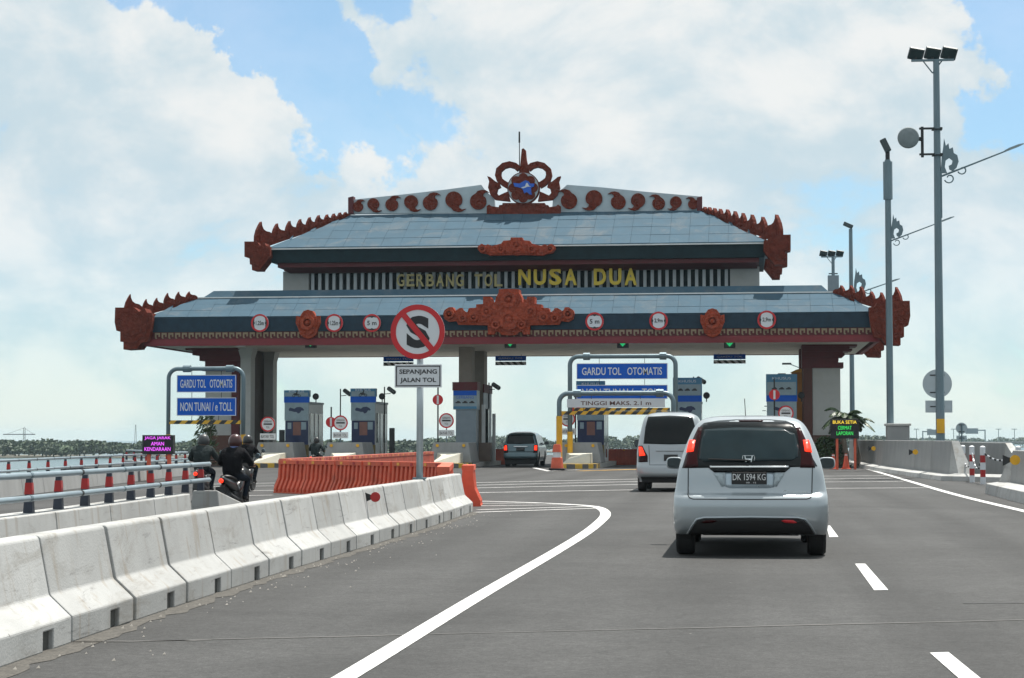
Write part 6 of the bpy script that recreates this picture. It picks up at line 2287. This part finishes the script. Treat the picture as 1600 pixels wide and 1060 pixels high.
pb = MB().box(pl[0][0], pl[1][0], yp, yp + 0.02, pl[0][1], pl[1][1]).build('number_plate', m_plate, H.t, local=True, bevel=0.004)
text('DK 1594 KG', m_ptxt, pb, ((pl[0][0] + pl[1][0]) / 2, yp - 0.002, pl[0][1] + (pl[1][1] - pl[0][1]) * 0.60), (pl[1][0] - pl[0][0]) * 0.93, (pl[1][1] - pl[0][1]) * 0.52, local=True)
text('08 . 15', m_ptxt, pb, ((pl[0][0] + pl[1][0]) / 2 + 0.02, yp - 0.002, pl[0][1] + (pl[1][1] - pl[0][1]) * 0.14), (pl[1][0] - pl[0][0]) * 0.28, (pl[1][1] - pl[0][1]) * 0.12, local=True)
H.seam('hatch_seam', z7([(316, 504), (314, 640), (322, 655), (340, 662), (640, 664), (930, 662), (948, 655), (956, 640), (958, 498)]), 0.005, m_under)
H.patch('lower_valance', z7([(318, 846), (340, 806), (362, 774), (400, 765), (640, 762), (880, 765), (918, 774), (944, 806), (968, 846), (640, 847)]), m_under, 0.010, None, 0.03)
# lip along the top of the dark valance
H.seam('bumper_lip', z7([(312, 840), (334, 800), (358, 767), (400, 758), (640, 755), (880, 758), (922, 767), (950, 800), (974, 840)]), 0.012, silver, 0.014)
# emblem on the glass: upright letter in a rounded frame
c = H.loc(980 + 628 / 3.311, 580 + 457 / 3.311)
ye = H.rear_y(*c) - 0.018
b = MB()
for pts in ([(-0.040, 0.036), (-0.026, -0.036)], [(0.040, 0.036), (0.026, -0.036)], [(-0.033, 0.0), (0.033, 0.0)]):
    b.tube([(c[0] + x, ye, c[1] + z) for x, z in pts], 0.009, 6)
fr = [(-0.062, 0.04), (0.062, 0.04), (0.066, 0.01), (0.05, -0.042), (-0.05, -0.042), (-0.066, 0.01), (-0.062, 0.04)]
b.tube([(c[0] + x, ye, c[1] + z) for x, z in fr], 0.0028, 6)
b.build('emblem', m_chrome, H.t, local=True)
c = H.loc(980 + 870 / 3.311, 580 + 628 / 3.311)
text('Stream', m_chrome, H.t, (c[0], H.rear_y(*c) - 0.004, c[1]), 0.26, 0.045, local=True, name='model_badge')
# wiper
c0, c1 = H.loc(980 + 628 / 3.311, 580 + 462 / 3.311), H.loc(980 + 420 / 3.311, 580 + 455 / 3.311)
MB().tube([(c0[0], H.rear_y(*c0) - 0.03, c0[1]), (c1[0], H.rear_y(*c1) - 0.03, c1[1])], 0.010, 6).build('wiper', m_under, H.t, local=True)
H.side_windows((1.0, 1.36), [(0.75, 1.45, 1.0, 1.45), (1.55, 2.35, 1.55, 2.2), (2.42, 3.1, 2.28, 2.55)], m_glassrear)
H.windscreen(1.02, 1.44, m_glassrear)
H.mirrors(2.75, 0.985, silver, 0.20, 0.145)
ra = at(1165, 645, H.Y0 + 1.5)
MB().tube([(ra.x - H.X0, 1.5, 1.54), (ra.x - H.X0 - 0.01, 1.3, 1.74)], 0.005, 5).build('antenna', m_dark, H.t, local=True)
MB().tube([(0.45, 0.12, 0.27), (0.45, 0.5, 0.28)], 0.035, 10).build('exhaust', m_dark, H.t, local=True)

# ---- white van ahead
white = paint('pearl_white_paint', (0.33, 0.36, 0.38))
V = Car('white_van', 'pale silver van ahead of the nearest car, partly hidden behind it', at(1047, 700, 47.0).x, 47.0,
        [(0.30, 0.79), (0.5, 0.825), (0.9, 0.825), (1.1, 0.80), (1.5, 0.725), (1.75, 0.665), (1.85, 0.60), (1.92, 0.46), (1.95, 0.2)],
        [(0.30, 0.10), (0.42, 0.0), (0.62, 0.01), (0.70, 0.10), (1.1, 0.15), (1.5, 0.27), (1.75, 0.38), (1.85, 0.50), (1.92, 0.85), (1.95, 1.3)],
        [(0.30, 4.0), (0.5, 4.15), (0.9, 4.0), (1.05, 3.7), (1.2, 3.3), (1.5, 3.0), (1.75, 2.75), (1.85, 2.6), (1.92, 2.3), (1.95, 1.9)],
        white, tops=48, wheels=(0.6, 3.1), wr=0.32, rc=0.18)
V.patch('rear_glass', z7([(108, 236), (222, 230), (338, 236), (352, 290), (360, 376), (222, 380), (84, 376), (94, 290)]), m_glassrear, 0.006)
for sg in (0, 1):
    f = (lambda L: [(444 - x, y) for x, y in L]) if sg else (lambda L: L)
    V.patch('tail_lamp', z7(f([(58, 386), (78, 386), (106, 440), (106, 470), (58, 472)])), m_redlens, 0.008)
    V.patch('brake_light', z7(f([(60, 392), (76, 392), (94, 436), (62, 440)])), m_brake, 0.018, None, 0.01)
V.patch('number_plate', z7([(190, 432), (262, 432), (262, 464), (190, 464)]), m_plate, 0.02)
V.seam('garnish', z7([(150, 412), (294, 412)]), 0.02, white, 0.03)
V.seam('hatch_seam', z7([(112, 384), (116, 486), (328, 486), (332, 384)]), 0.006, m_under)
V.patch('lower_valance', z7([(70, 548), (374, 548), (366, 578), (78, 578)]), m_under, 0.012)
V.side_windows((1.12, 1.68), [(0.6, 1.5, 0.75, 1.5), (1.6, 2.4, 1.6, 2.3), (2.5, 3.2, 2.42, 2.8)], m_glassrear)
V.windscreen(1.2, 1.8, m_glassrear)
V.mirrors(2.9, 1.17, m_dark, 0.2, 0.2)

# ---- dark silver car in the lane
grey = paint('steel_paint', (0.075, 0.125, 0.145))
T = Car('grey_car', 'dark silver car with lit brake lights entering the lane beside the centre pier', at(813, 700, 89.0).x, 89.0,
        [(0.28, 0.76), (0.5, 0.80), (0.9, 0.80), (1.05, 0.775), (1.3, 0.70), (1.48, 0.64), (1.56, 0.54), (1.62, 0.3)],
        [(0.28, 0.10), (0.45, 0.0), (0.65, 0.02), (0.72, 0.12), (1.0, 0.16), (1.3, 0.30), (1.48, 0.42), (1.56, 0.6), (1.62, 1.1)],
        [(0.28, 4.2), (0.5, 4.4), (0.8, 4.3), (0.95, 3.9), (1.05, 3.3), (1.3, 2.95), (1.48, 2.65), (1.56, 2.4), (1.62, 1.9)],
        grey, tops=40, wheels=(0.75, 3.3), wr=0.33)
z6 = lambda L: [(760 + x / 4.076, 520 + y / 4.076) for x, y in L]
T.patch('rear_glass', z6([(140, 652), (218, 646), (296, 650), (308, 706), (218, 710), (128, 708)]), m_glassrear, 0.01)
for sg in (0, 1):
    f = (lambda L: [(436 - x, y) for x, y in L]) if sg else (lambda L: L)
    T.patch('tail_lamp', z6(f([(110, 714), (134, 714), (138, 764), (112, 768)])), m_redlens, 0.012)
    T.patch('brake_light', z6(f([(112, 718), (130, 718), (132, 748), (113, 750)])), m_brake, 0.022, None, 0.01)
T.patch('number_plate', z6([(190, 732), (244, 732), (244, 752), (190, 752)]), m_plate, 0.03)
T.patch('garnish', z6([(172, 722), (264, 722), (262, 729), (174, 729)]), m_chrome, 0.03)
T.patch('lower_valance', z6([(116, 800), (322, 800), (316, 838), (124, 838)]), m_under, 0.014)
T.side_windows((1.05, 1.45), [(0.7, 1.5, 0.9, 1.5), (1.6, 2.4, 1.6, 2.3), (2.5, 3.15, 2.42, 2.75)], m_glassrear)
T.windscreen(1.08, 1.48, m_glassrear)
T.mirrors(2.95, 1.08, m_dark, 0.2, 0.16)

# ================================================================== motorbikes and riders


def rider_body(jm, tm, sm, lean=0.0, turn=0.0):
    """seated rider facing +y as one continuous surface"""
    J = {'pel': (0, -0.16, 0.80, .155), 'sp': (0, -0.15, 0.98, .165), 'ch': (0, -0.07, 1.20, .18), 'nk': (0, -0.01, 1.36, .062), 'hd': (0, 0.03, 1.46, .085), 'ht': (0, 0.04, 1.55, .075)}
    E = [('pel', 'sp'), ('sp', 'ch'), ('ch', 'nk'), ('nk', 'hd'), ('hd', 'ht')]
    for s, sg in (('l', -1), ('r', 1)):
        J.update({'sh' + s: (sg * .205, -0.05, 1.26, .098), 'el' + s: (sg * .34, 0.05, 1.03, .072), 'wr' + s: (sg * .29, 0.30, 0.99, .036), 'pa' + s: (sg * .285, 0.375, 0.985, .036),
                  'hp' + s: (sg * .105, -0.12, 0.78, .115), 'kn' + s: (sg * .20, 0.30, 0.70, .07), 'an' + s: (sg * .165, 0.16, 0.33, .046), 'he' + s: (sg * .165, 0.12, 0.27, .04), 'to' + s: (sg * .175, 0.34, 0.26, .038)})
        E += [('ch', 'sh' + s), ('sh' + s, 'el' + s), ('el' + s, 'wr' + s), ('wr' + s, 'pa' + s), ('pel', 'hp' + s), ('hp' + s, 'kn' + s), ('kn' + s, 'an' + s), ('an' + s, 'he' + s), ('an' + s, 'to' + s)]
    names = list(J)
    me = bpy.data.meshes.new('tmp_skel')
    me.from_pydata([J[k][:3] for k in names], [(names.index(a), names.index(b)) for a, b in E], [])
    o = bpy.data.objects.new('tmp_skel', me)
    COL.objects.link(o)
    sk = o.modifiers.new('skin', 'SKIN')
    sk.use_smooth_shade = True
    for i, k in enumerate(names):
        r = J[k][3]
        me.skin_vertices[0].data[i].radius = (r * (1.25 if k in ('ch', 'sp', 'pel') else 1.0), r)
        me.skin_vertices[0].data[i].use_root = (k == 'pel')
    sb = o.modifiers.new('sub', 'SUBSURF')
    sb.levels = 2
    sb.render_levels = 2
    dg = bpy.context.evaluated_depsgraph_get()
    m2 = bpy.data.meshes.new_from_object(o.evaluated_get(dg))
    bpy.data.objects.remove(o)
    # fingers and thumb closed round the grip
    b = MB()
    for sg in (-1, 1):
        for k in range(4):
            x = sg * (0.25 + 0.022 * k)
            L = (0.9, 1.0, 0.97, 0.8)[k]
            b.tube([(x, 0.37, 0.995), (x, 0.37 + 0.05 * L, 1.005), (x, 0.425 + 0.02 * L, 0.985), (x, 0.42, 0.955), (x, 0.40, 0.945)], [0.011, 0.010, 0.0095, 0.009, 0.007], 6)
        b.tube([(sg * 0.25, 0.34, 0.98), (sg * 0.225, 0.37, 0.965), (sg * 0.225, 0.40, 0.955), (sg * 0.235, 0.42, 0.955)], [0.013, 0.012, 0.010, 0.008], 6)
    bm = bmesh.new()
    bm.from_mesh(m2)
    nb = len(bm.faces)
    fm = b.mesh('tmp_f', sm, True)
    bm.from_mesh(fm)
    bm.faces.ensure_lookup_table()
    for i, f in enumerate(bm.faces):
        f.smooth = True
        c = f.calc_center_median()
        if i >= nb:
            f.material_index = 2
        elif c.y > 0.31 and c.z > 0.9 and abs(c.x) > 0.2:
            f.material_index = 2
        elif c.z > 1.37 and abs(c.x) < 0.13:
            f.material_index = 2
        elif c.z < 0.86 and (c.z < 0.80 or c.y > 0.02):
            f.material_index = 1 if c.z > 0.345 else 3
        else:
            f.material_index = 0
    out = bpy.data.meshes.new('person')
    bm.to_mesh(out)
    bm.free()
    for mm in (jm, tm, sm, m_blk):
        out.materials.append(mm)
    return out


m_skin = pmat('skin', (0.32, 0.18, 0.12), 0.6, var=0.08)
m_jblack = pmat('black_jacket', (0.008, 0.008, 0.010), 0.85, var=0.35, scale=6, bump=0.8, bscale=12, bdist=0.04, spec=0.1)
m_jgrey = pmat('grey_jacket', (0.028, 0.036, 0.037), 0.85, var=0.35, scale=6, bump=0.8, bscale=12, bdist=0.04, spec=0.1)
m_jeans = pmat('dark_trousers', (0.012, 0.016, 0.024), 0.85, var=0.35, scale=8, spec=0.1)
m_seat = pmat('seat_vinyl', (0.012, 0.012, 0.013), 0.5)


def bike_and_rider(g, rz, sc, jm, tm, helm, blab, rlab, shell, collar=None):
    t = thing('motorbike', blab, 'motorbike', (g.x, g.y, 0), rz, 'motorbikes in the left lane', sc)
    kw = dict(local=True)
    for yw, nm in ((-0.62, 'wheel'), (0.62, 'wheel')):
        w = MB().lathe([(0.2, -0.03), (0.25, -0.045), (0.285, -0.02), (0.285, 0.02), (0.25, 0.045), (0.2, 0.03)], (0, yw, 0.285), 'x', 24).build(nm, m_tyre, t, **kw)
        b = MB()
        for k in range(6):
            a = pi * k / 3
            b.tube([(0, yw, 0.285), (0, yw + 0.21 * cos(a), 0.285 + 0.21 * sin(a))], 0.012, 5)
        b.lathe([(0, -0.05), (0.06, -0.05), (0.06, 0.05), (0, 0.05)], (0, yw, 0.285), 'x', 12)
        b.build('spokes', m_rim, w, **kw)
    # tail shell, lofted
    b = MB()
    secs = [(-0.86, 0.74, 0.03, 0.02), (-0.78, 0.70, 0.075, 0.07), (-0.55, 0.64, 0.11, 0.11), (-0.2, 0.58, 0.12, 0.13), (0.05, 0.44, 0.10, 0.12), (0.25, 0.50, 0.09, 0.16), (0.42, 0.74, 0.11, 0.16), (0.50, 0.90, 0.07, 0.08)]
    n = 12
    vs = [(rx * cos(2 * pi * k / n), y, z + rzz * sin(2 * pi * k / n)) for (y, z, rx, rzz) in secs for k in range(n)]
    fs = [(i * n + k, i * n + (k + 1) % n, (i + 1) * n + (k + 1) % n, (i + 1) * n + k) for i in range(len(secs) - 1) for k in range(n)]
    fs += [tuple(range(n - 1, -1, -1)), tuple(range((len(secs) - 1) * n, len(secs) * n))]
    b.add(vs, fs).build('body_shell', shell, t, smooth=True, **kw)
    b = MB()
    secs = [(-0.72, 0.765, 0.07, 0.03), (-0.5, 0.755, 0.12, 0.045), (-0.15, 0.70, 0.125, 0.05), (0.08, 0.66, 0.09, 0.04)]
    vs = [(rx * cos(2 * pi * k / n), y, z + rzz * sin(2 * pi * k / n)) for (y, z, rx, rzz) in secs for k in range(n)]
    fs = [(i * n + k, i * n + (k + 1) % n, (i + 1) * n + (k + 1) % n, (i + 1) * n + k) for i in range(len(secs) - 1) for k in range(n)]
    fs += [tuple(range(n - 1, -1, -1)), tuple(range((len(secs) - 1) * n, len(secs) * n))]
    b.add(vs, fs).build('seat', m_seat, t, smooth=True, **kw)
    MB().lathe([(0, -0.03), (0.04, -0.03), (0.048, -0.005), (0.048, 0.02), (0, 0.02)], (0, -0.885, 0.68), 'y', 16).build('tail_light', m_brake, t, **kw)
    MB().box(-0.10, 0.10, -0.93, -0.92, 0.44, 0.56).build('number_plate', m_plate, t, **kw)
    pts = [(0.0, -0.62 + 0.33 * cos(a), 0.285 + 0.33 * sin(a)) for a in [radians(v) for v in range(200, 60, -14)]]
    MB().tube(pts, 0.055, 8, flat=0.3).build('rear_fender', m_seat, t, **kw)
    pts = [(0.0, 0.62 + 0.32 * cos(a), 0.285 + 0.32 * sin(a)) for a in [radians(v) for v in range(150, 20, -14)]]
    MB().tube(pts, 0.055, 8, flat=0.3).build('front_fender', shell, t, **kw)
    MB().tube([(0.14, 0.0, 0.26), (0.16, -0.4, 0.30), (0.17, -0.85, 0.40)], [0.025, 0.05, 0.05], 10).build('exhaust', m_dark, t, **kw)
    MB().tube([(-0.36, 0.36, 0.99), (-0.12, 0.44, 1.0), (0.12, 0.44, 1.0), (0.36, 0.36, 0.99)], 0.014, 8).build('handlebar', m_dark, t, **kw)
    MB().tube([(0, 0.44, 0.98), (0, 0.62, 0.285)], 0.035, 8).build('fork', m_dark, t, **kw)
    MB().box(-0.09, 0.09, -0.25, 0.25, 0.2, 0.45).build('engine', m_dark, t, bevel=0.03, **kw)
    for sg in (-1, 1):
        m = MB().tube([(sg * 0.24, 0.42, 1.0), (sg * 0.34, 0.42, 1.16)], 0.009, 6).build('mirror', m_dark, t, **kw)
        MB().lathe([(0, -0.015), (0.055, -0.015), (0.06, 0.01), (0, 0.015)], (sg * 0.37, 0.42, 1.18), 'y', 14).build('mirror_glass', pmat('bike_mirror', (0.35, 0.45, 0.5), 0.1, metal=0.8), m, **kw)
    MB().box(-0.05, 0.05, -0.4, -0.1, 0.25, 0.3).build('foot_rail', m_dark, t, **kw)
    p = thing('person', rlab, 'person', (g.x, g.y, 0), rz, 'riders on motorbikes', sc)
    o = link(bpy.data.objects.new('body', rider_body(jm, tm, m_skin)), p, local=True)
    h = MB().lathe([(0.0, 0.145), (0.05, 0.138), (0.09, 0.115), (0.125, 0.07), (0.142, 0.01), (0.14, -0.05), (0.125, -0.10), (0.10, -0.125), (0, -0.12)], (0, 0.035, 1.50), 'z', 24)
    ho = h.build('helmet', helm, p, smooth=True, **kw)
    # visor
    vs, fs = [], []
    for i in range(2):
        for k in range(11):
            a = radians(-65 + 130 * k / 10)
            vs.append((0.148 * sin(a), 0.035 + 0.148 * cos(a), 1.515 - 0.085 * i))
    fs = [(k, k + 1, 11 + k + 1, 11 + k) for k in range(10)]
    MB().add(vs, fs).build('visor', m_glass, ho, smooth=True, **kw)
    MB().ring((0, 1.44), 0.135, 0.150, 0.03, 0.05, 24).build('trim', m_dark, ho, **kw)
    if collar:
        MB().lathe([(0.085, 1.33), (0.095, 1.345), (0.085, 1.385), (0.07, 1.385)], (0, -0.015, 0), 'z', 18).build('collar', collar, p, smooth=True, **kw)


hb = pmat('helmet_black', (0.014, 0.014, 0.015), 0.35, coat=0.25)
hr = pmat('helmet_maroon', (0.05, 0.012, 0.012), 0.35, coat=0.25)
hg = pmat('helmet_grey', (0.04, 0.045, 0.048), 0.4, coat=0.2)
dkshell = pmat('bike_black', (0.016, 0.016, 0.018), 0.3, coat=0.5)
rdshell = pmat('bike_graphite', (0.05, 0.05, 0.055), 0.3, coat=0.5)
bike_and_rider(ground(366, 801), radians(-3), 0.83, m_jblack, m_jeans, hr, 'black motorbike with lit tail lamp nearest behind the concrete barriers', 'person in black jacket and dark helmet riding the nearest motorbike', dkshell, pmat('blue_collar', (0.10, 0.14, 0.30), 0.7))
bike_and_rider(ground(317, 783), radians(4), 0.84, m_jgrey, m_jeans, hg, 'graphite motorbike at the end of the pipe railing', 'person in grey jacket riding beside the end of the pipe railing', rdshell)
bike_and_rider(ground(386, 768), radians(0), 0.84, m_jblack, m_jeans, hb, 'dark motorbike almost hidden behind the nearest rider', 'person in dark clothes riding ahead, half hidden behind the nearest rider', dkshell)
bike_and_rider(ground(494, 737.5), radians(-4), 0.82, m_jgrey, m_jeans, hb, 'dark motorbike in the lane between the narrow booths', 'person in dark jacket riding between the two narrow toll booths', dkshell)

# ================================================================== haze: real air round the whole place
hz = MB().box(-6050, 6050, -6050, 6050, -6.2, 24.0)
ho = hz.build('haze', pmat('haze_tmp', (1, 1, 1)))
hm = bpy.data.materials.new('haze')
hm.use_nodes = True
ht = hm.node_tree
ht.nodes.clear()
pv = N(ht, 'ShaderNodeVolumePrincipled', {'Color': (0.70, 0.90, 1.0, 1), 'Density': 0.00013, 'Anisotropy': 0.0})
N(ht, 'ShaderNodeOutputMaterial', {'Volume': pv.outputs[0]})
ho.data.materials.clear()
ho.data.materials.append(hm)
tag(ho, 'thin pale haze over the sea and the road', 'haze', kind='stuff')
